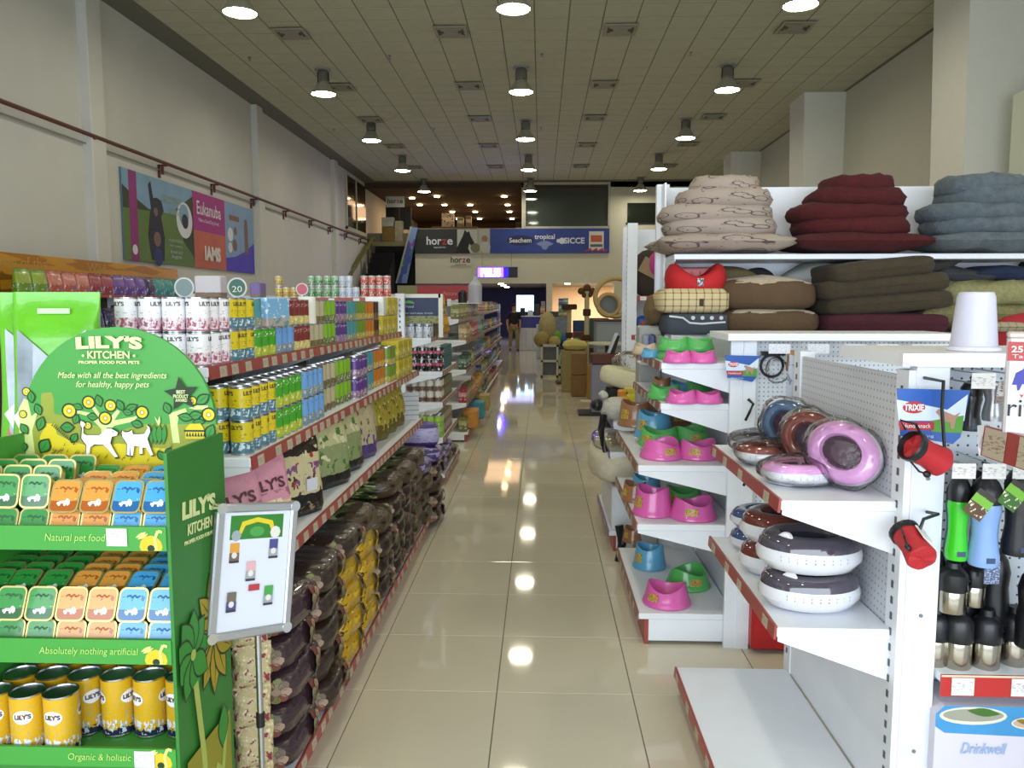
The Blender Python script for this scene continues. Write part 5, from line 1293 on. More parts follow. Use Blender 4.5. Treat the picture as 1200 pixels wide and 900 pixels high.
# hooks with tag holders: (x, z)
HK = [(1.255, 1.485, 0), (1.345, 1.485, 0), (1.215, 1.225, 1), (1.300, 1.225, 1), (1.385, 1.225, 1)]
for k, (x, z, r) in enumerate(HK):
    h = thing('peg_hook', f'price-card hook on the near end display, {("upper", "lower")[r]} row, {nth(k + 1 - (2 if r else 0))} from post', 'hook', (x, 2.5, z), 0, 'hooks of the end display')
    MB().tube([(0, 0, 0), (0, -.21, 0)], .0028, 6).tube([(0, 0, .03), (0, -.20, .03)], .002, 6).build('wire', STEEL, h)
    MB().box(-.033, .033, -.214, -.211, -.01, .034).build('price_card', TAGM, h, smooth=False)
m_blackp = mat('#17181c', .35, var=.1)
def bottle(col, label, x, y, z, w=.078, h=.27, cup=True, tagc=None, yaw=0):
    t = thing('water_bottle', label, 'bottle', (x, y, z), yaw)
    r = w / 2
    MB().lathe([(0, 0), (r * .9, 0), (r, .01), (r * 1.0, h * .12), (r * .82, h * .34), (r * .86, h * .5), (r, h * .64), (r * .92, h * .72), (0, h * .73)], 20).build('body', mat(col, .3, coat=.4), t)
    MB().lathe([(r * .93, h * .70), (r * .98, h * .72), (r * .98, h * .86), (r * .7, h * .95), (r * .4, h), (0, h)], 20).build('cap', m_blackp, t)
    MB().tube([(0, .004, h * .97), (0, .01, h * 1.06), (0, .0, h * 1.10), (0, -.012, h * 1.06), (0, -.004, h * .97)], .004, 6).build('hanging_loop', m_blackp, t)
    MB().box(-.012, .012, -r * 1.02, -r * .98, h * .06, h * .12).build('small_mark', mat('#3a4a6a', .5), t, smooth=False)
    if tagc:
        q = MB().box(-.03, .03, -.001, .001, -.05, .03).build('swing_tag', label_mat([(0, tagc), (.5, '#7ab83a'), (.8, '#3a3428')], [('#e8e4c0', .1, .5, 5, .3, 'vor')]), t, smooth=False)
        q.location = (-.04, -r - .008, h * .76); q.rotation_euler = (0, R(35), 0)
    return t
bottle('#35c41e', 'bright green bottle with black cap hanging beside the broad post', 1.228, 2.33, .965, .062, .25)
bottle('#5f86c4', 'medium blue bottle partly hidden between green and light blue ones', 1.262, 2.40, .955, .066, .235)
bottle('#86aae0', 'light blue bottle with black cap and green swing tag', 1.295, 2.31, .955, .085, .262, tagc='#5a3c24')
bottle('#b0a8a0', 'greyish bottle hanging behind the black and light blue bottles', 1.345, 2.42, .99, .06, .23)
bottle('#1a1b20', 'all black bottle hanging on the third lower hook', 1.395, 2.32, .985, .082, .255, tagc='#3a6a24')
bottle('#2a2c30', 'short black and steel bottle on the upper hook', 1.295, 2.42, 1.335, .062, .15)
mb_ = tag(MB().lathe([(0, 0), (.028, 0), (.03, .02), (.022, .06), (.03, .09), (.03, .10)], 18).build('steel_cup', STEEL), 'small polished steel cup hanging under a folded card', 'cup'); mb_.location = (1.322, 2.35, 1.375)
fc = tag(MB().prism([(-.03, 0), (.045, .02), (.05, .075), (-.02, .065)], -.002, .002).build('folded_card', label_mat([(0, '#8a7a70'), (.3, '#c8c0c0')], [('#4a3a34', 0, 1, 7, .6, 'line')]), smooth=False), 'folded card hanging in front of the steel cup', 'card'); fc.location = (1.325, 2.30, 1.43)
def trixie(x, y, z, w, label, yaw=0, hook=True):
    t = thing('header_card', label, 'card', (x, y, z), yaw)
    h = w * .78
    out = [(-w * .5, h), (w * .5, h * .97), (w * .40, .02), (w * .30, 0), (-w * .26, .02), (-w * .42, h * .14)]
    MB().prism(out, -.0015, .0015).build('card', mat('#2a5cb0', .35, var=.05), t, smooth=False)
    clip = lambda pts: pts
    pol = [([(-w * .5, h * .80), (-w * .1, h * .70), (w * .2, h * .62), (w * .47, h * .90), (w * .44, h * .42), (-w * .46, h * .42)], 0), ([(-w * .02, h * .42), (w * .43, h * .52), (w * .415, h * .20), (w * .0, h * .22)], 1),
           ([(-w * .46, h * .40), (w * .03, h * .40), (w * .03, h * .25), (-w * .43, h * .25)], 2), (circ(-w * .26, h * .66, w * .155, 16, .55), 2),
           ([(w * .12, h * .30), (w * .10, h * .50), (w * .04, h * .58), (w * .08, h * .64), (w * .14, h * .60), (w * .30, h * .52), (w * .38, h * .58), (w * .32, h * .46), (w * .30, h * .28), (w * .26, h * .28), (w * .24, h * .40), (w * .17, h * .40), (w * .16, h * .28)], 3)]
    flat_art(t, pol, [mat('#d4e2f2', .4), mat('#5a9a3c', .5), mat('#b8323c', .4), mat('#b08a74', .5)], 'print', -.0015)
    fit_text(t, 'TRIXIE', mat('#f2eef2', .4, var=0), (-w * .26, -.0042, h * .66), w * .27, w * .09, bold=.03)
    fit_text(t, 'Hundesnack', mat('#f2eef2', .4, var=0), (-w * .21, -.0042, h * .33), w * .38, w * .06)
    fit_text(t, 'Sporting', mat('#c8d8f2', .4, var=0), (-w * .14, -.0042, h * .14), w * .34, w * .05)
    return t
trixie(1.118, 2.29, 1.315, .205, 'blue-topped card with red oval logo and dog, hanging on the broad post')
trixie(.965, 3.83, 1.345, .165, 'smaller blue card with red oval logo beside the stacked plastic bowls')
def treat_pouch(x, y, z, rot, label):
    t = thing('treat_pouch', label, 'pouch', (x, y, z)); t.rotation_euler = rot
    MB().lathe([(0, -.055), (.040, -.055), (.043, -.05), (.036, 0), (.040, .045), (.034, .05), (0, .05)], 18, wave=lambda a, r, zz: .002 * math.sin(5 * a)).build('body', mat('#b3222a', .6, var=.12, bump=.3, bscale=25), t)
    MB().lathe([(.041, .040), (.044, .045), (.044, .062), (.040, .066), (.036, .05)], 18).build('black_band', m_blackp, t)
    MB().tube([(.04, 0, .05), (.055, -.01, .09), (.045, 0, .13), (.03, .0, .10)], .004, 6).build('cord', m_blackp, t)
    MB().tube([(-.04, -.01, .04), (-.052, -.01, .0), (-.048, 0, -.03)], .003, 6).build('cord', m_blackp, t)
    MB().ell(.02, .016, .024, M=Matrix.Translation((-.048, 0, -.035))).build('cord_stopper', m_blackp, t)
    return t
p1 = treat_pouch(1.065, 2.20, 1.302, (R(14), R(-62), 0), 'red cloth pouch with black band lying against the dog card')
p2 = treat_pouch(1.07, 2.26, 1.025, (R(-60), R(30), R(20)), 'red cloth pouch with white price tag hanging low on the broad post')
MB().box(-.018, .018, -.045, -.042, -.02, .035).build('white_tag', TAGM, p2, smooth=False)
MB().tube([(1.12, 2.35, 1.50), (1.12, 2.24, 1.50), (1.12, 2.24, 1.42), (1.115, 2.20, 1.30)], .005, 6).build('strap_tmp', m_blackp)
st_ = bpy.data.objects['strap_tmp']; st_.name = 'hanging_strap'; tag(st_, 'thin black strap hanging in front of the blue dog card', 'strap')
st2 = tag(MB().tube([(1.147, 2.35, 1.10), (1.15, 2.29, 1.11), (1.10, 2.27, 1.10), (1.085, 2.265, 1.06)], .005, 6).build('hanging_strap', m_blackp), 'short black cord holding the lower red pouch', 'strap')
# thermos flasks on the red-edged shelf
def flask(label, x, y, z=.612, r=.038, h=.18, dome=False):
    t = thing('steel_flask', label, 'flask', (x, y, z))
    MB().lathe([(0, 0), (r * .95, 0), (r, .004), (r, h * .42), (r * .93, h * .46)], 22).build('steel_body', mat('#b0aa9c', .22, metal=1, var=.06), t)
    MB().lathe([(r * 1.02, h * .44), (r * 1.08, h * .47), (r * 1.04, h * .78), (r * .8, h * .86), (r * .55, h * .90), (r * .5, h), (0, h)], 22).build('black_cup', m_blackp, t)
    if dome: MB().lathe([(r * .9, h * .9), (r * .8, h * 1.15), (r * .4, h * 1.35), (0, h * 1.38)], 22).build('upper_cap', m_blackp, t)
    MB().tube([(r * .8, 0, h * .7), (r * 1.3, 0, h * .6), (r * 1.25, 0, h * .4)], .004, 6).build('strap', m_blackp, t)
    return t
flask('steel flask with black cup tucked against the broad post', 1.215, 2.40)
flask('steel flask with black cup, second from the broad post', 1.275, 2.385, r=.042, h=.185)
flask('waisted steel flask with black cup, third from the broad post', 1.362, 2.385, r=.040, h=.180)
flask('steel flask with black cup at the frame edge of the shelf', 1.46, 2.41, r=.040, h=.18)
flask('taller domed flask standing behind the second flask', 1.235, 2.455, r=.040, h=.25, dome=True)
flask('taller domed flask standing behind the third flask', 1.325, 2.46, r=.040, h=.26, dome=True)
def black_bottle(label, x, y, z, r, h, red=False):
    t = thing('sport_bottle', label, 'bottle', (x, y, z))
    MB().lathe([(0, 0), (r, 0), (r * 1.02, h * .3), (r * .9, h * .5), (r, h * .7), (r * .8, h * .85), (r * .4, h * .95), (0, h)], 20).build('body', m_blackp, t)
    MB().tube([(-.012, 0, h * .95), (-.012, 0, h * 1.03), (0, 0, h * 1.07), (.012, 0, h * 1.03), (.012, 0, h * .95)], .004, 6).build('loop', m_blackp, t)
    if red: MB().lathe([(r * .3, h * .96), (r * .3, h * 1.0), (0, h * 1.0)], 14).build('red_button', mat('#c2302a', .4), t)
    return t
black_bottle('black ribbed bottle with loop hanging above the flasks', 1.405, 2.43, .73, .040, .24)
b2 = black_bottle('black bottle with red button and large white tag', 1.465, 2.33, .70, .046, .25, True)
MB().box(-.03, .028, -.054, -.051, .03, .14).build('white_tag', label_mat([(0, '#dcdce4')], [('#9a9aa4', 0, 1, 8, .58, 'line')]), b2, smooth=False, rot=(0, R(8), 0))
bt_ = tag(MB().box(-.022, .022, -.001, .001, 0, .07).build('blue_tag', label_mat([(0, '#4a5a7a')], [('#a8b0c8', 0, 1, 7, .55, 'line')]), smooth=False), 'dark blue printed tag hanging below the light blue bottle', 'tag'); bt_.location = (1.318, 2.30, .90)
flask('hanging steel flask under the green bottle, black upper half', 1.238, 2.36, z=.795, r=.040, h=.15)
flask('hanging steel flask under the light blue bottle, black upper half', 1.322, 2.40, z=.80, r=.034, h=.14)
# boxed fountain on the lower deck
bx = thing('product_box', 'pale box with blue top and round bowl picture under the flasks', 'box', (1.45, 2.42, .06))
MB().prism([(-.26, 0), (.30, 0), (.30, .455), (-.235, .455), (-.26, .43)], -.10, .06).build('carton', mat('#d2cdd8', .5, var=.02), bx, smooth=False)
flat_art(bx, [([(-.262 + .03, .37), (.30, .352), (.30, .455), (-.235, .455), (-.26, .43), (-.26, .39)], 0), (circ(-.15, .425, .10, 20, .28), 1), (circ(-.15, .427, .09, 20, .22), 2), (leaf(-.12, .437, .10, .026, -.1), 3), (circ(.02, .405, .058, 18, .34), 1), (circ(.02, .405, .053, 18, .28), 4), (leaf(.0, .41, .05, .016, -.2), 5),
              (circ(-.04, .13, .135, 32, .95), 6), (circ(-.04, .13, .128, 32, .95), 7), (leaf(.05, .19, .14, .05, -.7), 5), (rect(.11, .18, .30, .245), 0), (rect(.12, .19, .155, .235), 8), (rect(.165, .19, .2, .235), 8)],
         [mat('#3f8fc4', .5, var=.2, scale=8), mat('#dcd8c0', .5), mat('#9a9a8a', .5), mat('#3f6a24', .5), mat('#c0a890', .5), mat('#8a6a1c', .5), mat('#7a98b8', .5), mat('#c2bec6', .5), mat('#d4dee8', .5)], 'printed_picture', -.10)
fit_text(bx, 'Drinkwell', mat('#8fb0dc', .5, var=0), (-.115, -.106, .325), .135, .034, shear=.35)
for k in range(3): fit_text(bx, ('2 gallon pet fountain', 'fresh water daily', 'multi-pet use')[k], mat('#8a8494', .5, var=0), (.12, -.106, .33 - .014 * k), .12, .009)
# frosted tub
tub = thing('frosted_tub', 'frosted translucent tub standing upside down on the end display', 'tub', (1.335, 2.50, 1.571))
mt = mat('#e4e2f4', .35, var=.0, alpha=.72, spec=.6)
MB().lathe([(.072, 0), (.074, .004), (.070, .012), (.066, .016), (.053, .165), (.048, .178), (.044, .180), (0, .180), (0, .176), (.042, .175), (.050, .16), (.063, .014)], 28).build('body', mt, tub)
MB().lathe([(.072, .0), (.0755, .003), (.0755, .010), (.071, .013)], 28).build('rim', mat('#e6e4f2', .35), tub)
# shelf running towards the viewer at the frame edge, with a labelled pack
GF = thing('side_shelf', 'short white shelf with broad red price rail reaching in from the frame edge', 'shelving', (1.17, 1.45, 1.36))
MB().bbox(.0, .60, .0, .68, 0, .028, .003).build('shelf', WHITE, GF, ang=20)
MB().prism([(.0, -.045), (-.012, -.043), (-.006, .036), (.004, .036)], .0, .655, 'xz').build('price_rail', RED, GF, smooth=False)
MB().add([(-.02, .655, -.02), (.0, .70, .03), (.03, .70, .034), (.01, .655, -.05), (-.012, .66, -.045), (0, .655, .036)], [(0, 1, 5), (0, 4, 3), (0, 3, 2, 1), (1, 2, 5)]).build('end_cap', WHITE, GF, smooth=False)
for y0 in (.55, .40, .23): MB().prism([(-.0145, -.040), (-.0085, .034), (-.0075, .034), (-.0135, -.040)], y0, y0 + .095, 'xz').build('price_tag', TAGB, GF, smooth=False)
MB().box(.56, .60, .0, .68, -1.36, .3).build('support', WHITE, GF, smooth=False)
pkx = thing('labelled_pack', 'white pack with red top band, blue cat and black lettering', 'pack', (1.236, 2.0, 1.389), R(-27))
MB().bbox(-.075, .075, -.03, .04, 0, .245, .006).build('carton', mat('#dad6da', .4), pkx)
MB().box(-.075, .075, -.0315, -.030, .185, .232).build('red_band', mat('#b0302e', .4), pkx, smooth=False)
MB().bbox(-.076, .076, -.032, .042, .240, .256, .004).build('lid', mat('#d0c0b8', .4), pkx)
flat_art(pkx, [([(-.062, .125), (-.055, .155), (-.04, .165), (-.036, .178), (-.030, .174), (-.028, .162), (-.034, .15), (-.036, .135), (-.018, .13), (-.02, .126), (-.04, .128), (-.046, .112), (-.05, .112), (-.052, .126)], 0), ([(-.045, .104), (-.040, .094), (-.035, .104), (-.04, .101)], 1)], [mat('#3a3a9c', .5), mat('#c22a34', .5)], 'cat_print', -.0305)
fit_text(pkx, 'rivera', mat('#18181c', .5, var=0), (.0, -.0322, .068), .135, .042)
fit_text(pkx, '25 Tuna', mat('#f0e0dc', .5, var=0), (-.025, -.0335, .214), .085, .016, bold=.02)
fit_text(pkx, 'Tasty', mat('#f0e0dc', .5, var=0), (-.04, -.0335, .195), .05, .012)

# glazed ceramic bowls
def ceramic(colr, s=1.0, wrap=False, swirl=False):
    t = thing('ceramic_bowl', None, None)
    MB().lathe([(0, 0), (.10, 0), (.145, .012), (.168, .035), (.170, .052), (.163, .066)], 32, sy=.80).build('white_base', mat('#dcdde2', .12, coat=.8, var=.03), t)
    MB().lathe([(.1635, .064), (.158, .082), (.140, .098), (.115, .103), (.095, .098), (.085, .08)], 32, sy=.80).build('glazed_rim', mat(colr, .10, coat=1.0, var=.08), t)
    MB().lathe([(.086, .084), (.080, .05), (.065, .032), (0, .028)], 28, sy=.80).build('inner_dish', mat('#3a3c48' if not wrap else '#5c4454', .12, coat=1, var=.1), t)
    mk_ = MB()
    for k in range(9):
        a = -2.3 + k * .16
        for q in ((.0, .0), (.006, .008)):
            p = Vector((.1665 * math.cos(a), .1665 * .8 * math.sin(a), .045 + q[1]))
            mk_.cbox((p.x, p.y, p.z), (.006, .004, .005))
    mk_.build('script_print', mat('#9fa1aa', .3), t, smooth=False)
    if swirl:
        MB().lathe([(0, .0), (.030, .0), (.032, .004), (.028, .008), (.012, .010), (.0, .006)], 20, M=Matrix.Translation((-.098, -.072, .084)) @ Matrix.Rotation(R(38), 4, 'X') @ Matrix.Rotation(R(-35), 4, 'Y')).build('swirl_emblem', mat('#e6e4e4', .15, coat=.8), t)
    if wrap:
        MB().ell(.36, .30, .135, e=.8, e2=.9, nu=30, nv=14, bumpy=.016, freq=14, seed=rnd.random() * 9, M=Matrix.Translation((0, 0, .062))).build('plastic_wrap', wrap_mat(), t, ang=20)
        tw = MB()
        for k in range(5): tw.add([(-.03 + .012 * k, .0, .12), (-.02 + .012 * k, .01, .12), (-.035 + .018 * k, .01 * math.sin(k), .17)], [(0, 1, 2)])
        tw.build('wrap_twist', wrap_mat(), t, smooth=False)
    return reg(t)
cgrey, cbrown, cblue = ceramic('#4a4450', swirl=True), ceramic('#6a2a24'), ceramic('#34507e')
place(cgrey, (.895, 2.60, .717), R(4), 'dark grey rimmed oval bowl, lower of two at the shelf end', 'bowl', None, sc=(.98, .98, 1.2))
place(cgrey, (.89, 2.60, .841), R(-3), 'dark grey rimmed oval bowl with white swirl, upper of two', 'bowl', None, sc=(1, 1, 1.25))
place(cbrown, (.905, 2.93, .717), R(8), 'red-brown rimmed oval bowl, lower of two behind the grey ones', 'bowl', None, sc=(.95, .95, 1.15))
place(cbrown, (.91, 2.91, .836), R(0), 'red-brown rimmed oval bowl, upper of two behind the grey ones', 'bowl', None, sc=(.98, .98, 1.2))
place(cblue, (.915, 3.21, .717), R(0), 'blue rimmed oval bowl, lower of two at the far end', 'bowl', None, sc=.82)
place(cblue, (.915, 3.21, .806), R(5), 'blue rimmed oval bowl, upper of two at the far end', 'bowl', None, sc=.82)
wpink, wbrown, wgrey, wblue = ceramic('#e2a4d8', wrap=True), ceramic('#84403a', wrap=True), ceramic('#66686e', wrap=True), ceramic('#4f6c94', wrap=True)
place(wpink, (.86, 2.64, 1.119), R(5), 'pink rimmed bowl in clear film lying flat at the shelf edge', 'bowl', None, sc=.74)
place(wbrown, (.86, 2.97, 1.119), R(-4), 'red-brown bowl in clear film lying flat behind the pink one', 'bowl', None, sc=.76)
place(wgrey, (.89, 3.22, 1.119), R(10), 'grey bowl in clear film lying flat at the far end', 'bowl', None, sc=.72)
place(wpink, (1.005, 2.60, 1.225), R(-46), 'pink bowl in clear film standing upright against the punched panel', 'bowl', None, rx=R(74), ry=R(22), sc=.74)
place(wbrown, (.985, 2.84, 1.225), R(-50), 'red-brown bowl in clear film standing upright behind the pink one', 'bowl', None, rx=R(70), ry=R(30), sc=.72)
place(wblue, (.99, 3.10, 1.235), R(-54), 'blue bowl in clear film standing upright at the far end', 'bowl', None, rx=R(74), ry=R(26), sc=.74)
place(wbrown, (1.02, 2.93, 1.23), R(-56), 'second red-brown filmed bowl standing nearer the punched panel', 'bowl', None, rx=R(74), ry=R(30), sc=.66)

# ------------------------------------------------------------ second gondola on that side: plastic bowls
G2 = gondola('white gondola with brown-red rails stacked with wavy plastic bowls', (1.0, 5.0, 0), R(-90), 1.1, [(1.43, .41), (1.23, .41), (.92, .515), (.62, .515), (.16, .50)], 1, 1.545, rail=BR, tagm=TAGB, tagstep=.15)
e2p = tag(MB().box(.92, .998, 3.87, 3.895, 0, 1.55).build('end_post', WHITE, smooth=False), 'white post closing the plastic bowl gondola', 'post')
E2 = thing('end_display', 'white punched end display of the plastic bowl gondola, with hooks', 'shelving', (1.0, 3.93, 0))
MB().box(.0, 1.0, .0, .012, .30, 1.54).build('peg_panel', peg_mat('#dde2ea', '#7a7e88', .022, .16, (0, 2)), E2, smooth=False)
MB().bbox(-.11, 1.0, -.12, .3, 1.542, 1.578, .003).build('top_cap', mat('#f2f4f8', .35, var=0), E2)
for k, (x, c) in enumerate([(1.12, 0), (1.30, 0), (1.47, 1), (1.62, 0), (1.78, 1), (1.88, 0)]):
    h = thing('peg_hook', f'hook with price card on the plastic bowl end display, {nth(k + 1)} from the post', 'hook', (x, 3.93, 1.50), 0, 'hooks of the plastic bowl end display')
    MB().tube([(0, 0, 0), (0, -.16, 0)], .003, 6).build('wire', STEEL, h)
    MB().box(-.05, .05, -.165, -.161, -.015, .03).build('price_card', label_mat([(0, '#e4e6ee')], [('#b0b4c4', 0, 1, 7, .6, 'line')]) if c == 0 else label_mat([(0, '#2a4a9a'), (.6, '#d8dce8')], [('#b03a40', 0, .6, 3, .4, 'vor')]), h, smooth=False)
cl = thing('clip_ring', 'black clip with coiled clear tube on the punched end display', 'clip', (1.115, 3.90, 1.44))
MB().box(-.05, .06, -.05, -.02, .03, .05).build('bar', m_blackp, cl, smooth=False)
MB().ring(.12, .12, .014, .014, n=20, k=6, e=1, M=Matrix.Translation((-.0, -.03, -.02)) @ Matrix.Rotation(R(90), 4, 'X')).build('black_ring', m_blackp, cl)
MB().ell(.12, .08, .13, bumpy=.02, freq=12, M=Matrix.Translation((.02, -.05, -.04))).build('clear_wrap', wrap_mat(), cl, ang=20)
tb_ = tag(MB().prism([(-.05, 0), (.03, 0), (.06, .34), (-.03, .36)], -.003, .003).build('hanging_card', label_mat([(0, '#c8ccd8')], [('#8a8e9c', .3, 1, 3.5, .57, 'line'), ('#9ac0a8', 0, .3, 5, .58, 'n')]), smooth=False), 'tall white striped card hanging behind the filmed bowls', 'card'); tb_.location = (1.10, 3.45, 1.14)
tb2 = tag(MB().bag(.07, .04, .10, seed=2).build('chew_treat', mat('#9a7040', .6, var=.2, scale=20)), 'tan chew hanging high beside the punched panel', 'treat'); tb2.location = (1.20, 3.80, 1.40)
for k, (x, z) in enumerate([(1.0, 1.18), (1.13, 1.13), (1.0, .86)]):
    q = tag(MB().tube([(0, 0, .08), (.02, -.02, .06), (.0, -.03, .02), (-.015, -.02, -.02)], .007, 6).build('clip_lead', m_blackp), f'small black clip hanging by the plastic bowls, {nth(k + 1)} from the top', 'clip'); q.location = (x, 3.84, z)
q = thing('toy_clip', 'black and green toy with white tag hanging below the ceramic shelf', 'toy', (.96, 3.75, .42))
MB().ell(.06, .05, .09, M=Matrix.Translation((0, 0, .05))).build('black_body', m_blackp, q); MB().ell(.05, .04, .07, M=Matrix.Translation((.04, 0, .0))).build('green_body', mat('#2f9a2c', .4), q); MB().box(-.01, .02, -.03, -.028, -.09, -.03).build('white_tag', TAGM, q, smooth=False)
simple_box('red_crate', 1.04, 1.5, 3.80, 4.1, 0.02, .24, mat('#b01f22', .4), 'red crate on the floor behind the plastic bowl gondola', 'crate')

def wavy(col, r, h, amp=.018, label=True, n=40, tint='#c9a84a'):
    t = thing('plastic_bowl', None, None)
    m = mat(col, .28, coat=.35, var=.03)
    wv = lambda a, rr, z: amp * math.cos(2 * a + 1.2) * max(0, z / h) ** 2
    MB().lathe([(r * .96, 0), (r, .004), (r * .985, .020), (r * .95, .026), (r * .90, h * .45), (r * .80, h * .93), (r * .77, h), (r * .73, h), (r * .70, h * .94)], n, wave=wv).build('outer_wall', m, t)
    MB().lathe([(r * .70, h * .94), (r * .62, h * .5), (r * .5, h * .3), (0, h * .26)], n, wave=lambda a, rr, z: wv(a, rr, z) if rr > r * .65 else 0).build('inner_dish', m, t)
    MB().lathe([(r * .99, .002), (r * 1.015, .006), (r * 1.0, .016), (r * .97, .018)], n).build('base_rim', m, t)
    if label:
        lb = MB()
        for j in range(6):
            for i in range(2):
                a0, a1 = 3.25 + .10 * j, 3.35 + .10 * j
                z0, z1 = h * (.34 + .2 * i), h * (.52 + .2 * i)
                rf = lambda z: r * (.90 - .10 * (z / h - .45) / .48) + .0015
                lb.add([(rf(z0) * math.cos(a0), rf(z0) * math.sin(a0), z0), (rf(z0) * math.cos(a1), rf(z0) * math.sin(a1), z0), (rf(z1) * math.cos(a1), rf(z1) * math.sin(a1), z1), (rf(z1) * math.cos(a0), rf(z1) * math.sin(a0), z1)], [(0, 1, 2, 3)])
        lb.build('printed_label', label_mat([(0, tint)], [('#6a4a1c', 0, 1, 6, .36, 'vor')], axis=0), t, smooth=False)
    return reg(t)
PK, GN, BL, BW, BG = '#dd62ac', '#58b25c', '#5fa6cc', '#9a6a48', '#cdb59a'
wp = {c: wavy(c, .125, .095) for c in (PK, GN, BL, BW)}
ws = {c: wavy(c, .075, .055, .010, False) for c in (PK, GN, BL, BG)}
wt = {c: wavy(c, .115, .150, .016) for c in (PK, BL, BW)}
def bowl(proto, px, py, z, label, sc=1.0, rz=0, dz=0):
    p = at_z(px, py, z)
    place(proto, (p.x, p.y + .0, z + dz + .001), rz, label, 'bowl', None, sc=sc)
# base deck
bowl(wp[PK], 781, 706, .16, 'pink wavy bowl nearest the end of the base deck', 1.0, .3)
bowl(wp[GN], 806, 686, .16, 'green wavy bowl behind the pink one on the base deck', .98, 1.4)
bowl(wt[BL], 761, 664, .16, 'tall blue bowl on the base deck behind the pink one', .86, .2)
bowl(wt[BW], 742, 634, .16, 'brown bowl at the far end of the base deck', .62, .2)
# fourth shelf
bowl(wt[PK], 765, 602, .62, 'tall pink bowl with gold label on the fourth shelf', .92, .1)
bowl(wp[PK], 812, 606, .62, 'low pink bowl nearest the end of the fourth shelf', .97, .9)
bowl(wt[BL], 757, 582, .62, 'blue bowl behind the tall pink one on the fourth shelf', .80, .4)
bowl(wp[GN], 800, 590, .62, 'green bowl behind the low pink one on the fourth shelf', .92, .5)
bowl(wt[BW], 744, 586, .62, 'brown bowl at the far end of the fourth shelf', .66, 0)
# third shelf
bowl(wp[PK], 775, 536, .92, 'pink bowl nearer the aisle on the third shelf', .90, 1.5)
bowl(wp[PK], 818, 536, .92, 'pink bowl nearer the back panel on the third shelf', .88, .8)
bowl(wp[GN], 772, 528, .92, 'green bowl behind the aisle-side pink bowl, third shelf', .92, .3, dz=.03)
bowl(wp[GN], 808, 526, .92, 'green bowl behind the inner pink bowl, third shelf', .92, 1.3, dz=.03)
bowl(wt[BL], 766, 518, .92, 'tall blue bowl behind the green ones on the third shelf', .98, .3, dz=.03)
bowl(wt[BW], 745, 506, .92, 'brown jug-like bowl at the far end of the third shelf', 1.0, .3, dz=.04)
bowl(wt[BW], 790, 508, .92, 'brown bowl beside the back panel on the third shelf', 1.0, 1.3, dz=.04)
# second shelf
bowl(ws[PK], 799, 472, 1.23, 'pink small bowl nearer the aisle on the second shelf', 1.05, 0)
bowl(ws[PK], 829, 472, 1.23, 'pink small bowl nearer the back panel on the second shelf', 1.0, .7)
bowl(ws[GN], 779, 467, 1.23, 'green small bowl behind the pink ones on the second shelf', 1.2, .4)
bowl(wt[BW], 776, 459, 1.23, 'brown bowl behind the small green one on the second shelf', .5, 0)
bowl(ws[BL], 800, 461, 1.23, 'teal small bowl at the back of the second shelf', 1.1, 0)
bowl(ws[GN], 818, 462, 1.23, 'green small bowl by the back panel on the second shelf', 1.1, 1)
# top shelf
bowl(ws[PK], 794, 425, 1.43, 'pink low bowl nearer the aisle on the top shelf', .95, 0)
bowl(ws[PK], 823, 425, 1.43, 'pink low bowl nearer the back panel on the top shelf', .95, .7)
for l in range(2):
    bowl(ws[GN], 789, 421, 1.43, f'green small bowl on the top shelf, aisle-side stack, {("lower","upper")[l]} one', 1.15, .3, dz=.045 * l)
    bowl(ws[GN], 818, 421, 1.43, f'green small bowl on the top shelf, panel-side stack, {("lower","upper")[l]} one', 1.1, 1.0, dz=.045 * l)
bowl(ws[BL], 764, 419, 1.43, 'small blue bowl at the far end of the top shelf', .8, 0)
bowl(ws[BG], 756, 415, 1.43, 'beige bowl beside the small blue one on the top shelf', 1.0, 0)
cb = tag(MB().prism([(0, 0), (.30, 0), (.30, .10), (0, .12)], -.002, .002).build('clear_panel', mat('#c8ccc0', .2, alpha=.55), smooth=False), 'clear divider standing behind the green top-shelf bowls', 'divider'); cb.location = (.70, 4.30, 1.432)

# ------------------------------------------------------------ pet beds on the tall unit facing the viewer
G3 = gondola('tall white shelving facing the viewer, filled with pet beds', (.80, 5.36, 0), 0, 2.6, [(2.018, .50), (1.535, .50), (1.0, .5), (.12, .55)], 2, 2.48, rail=None, backm=WHITE)
MB().box(-.012, .0, -.16, .03, 0, 2.49).build('side_panel', WHITE, G3, smooth=False)
def bolster(w, d, h, m, m2, rw=.13, e=.75, seed=0, name='dog_bed', open_=True, bumpy=.26):
    t = thing(name, None, None)
    MB().ring(w, d, rw, h, n=36, k=12, e=e, bumpy=bumpy, seed=seed).build('bolster', m, t, ang=180)
    MB().pillow(w - rw * 1.0, d - rw * 1.0, h * (.55 if open_ else .9), n=10, pinch=.02, bumpy=.012, seed=seed, M=Matrix.Translation((0, 0, .004))).build('cushion', m2, t, ang=180)
    return reg(t)
def slab(w, d, h, m, seed=0):
    t = thing('dog_bed', None, None)
    MB().ell(w, d, h, e=.42, e2=.22, nu=44, nv=12, bumpy=.035, freq=4.5, seed=seed, M=Matrix.Translation((0, 0, h / 2))).build('cushion', m, t, ang=180)
    MB().tube([(-w * .46, -d * .497, h * .5), (0, -d / 2 - .006, h * .5), (w * .46, -d * .497, h * .5)], .003, 6).build('seam', m, t)
    return reg(t)
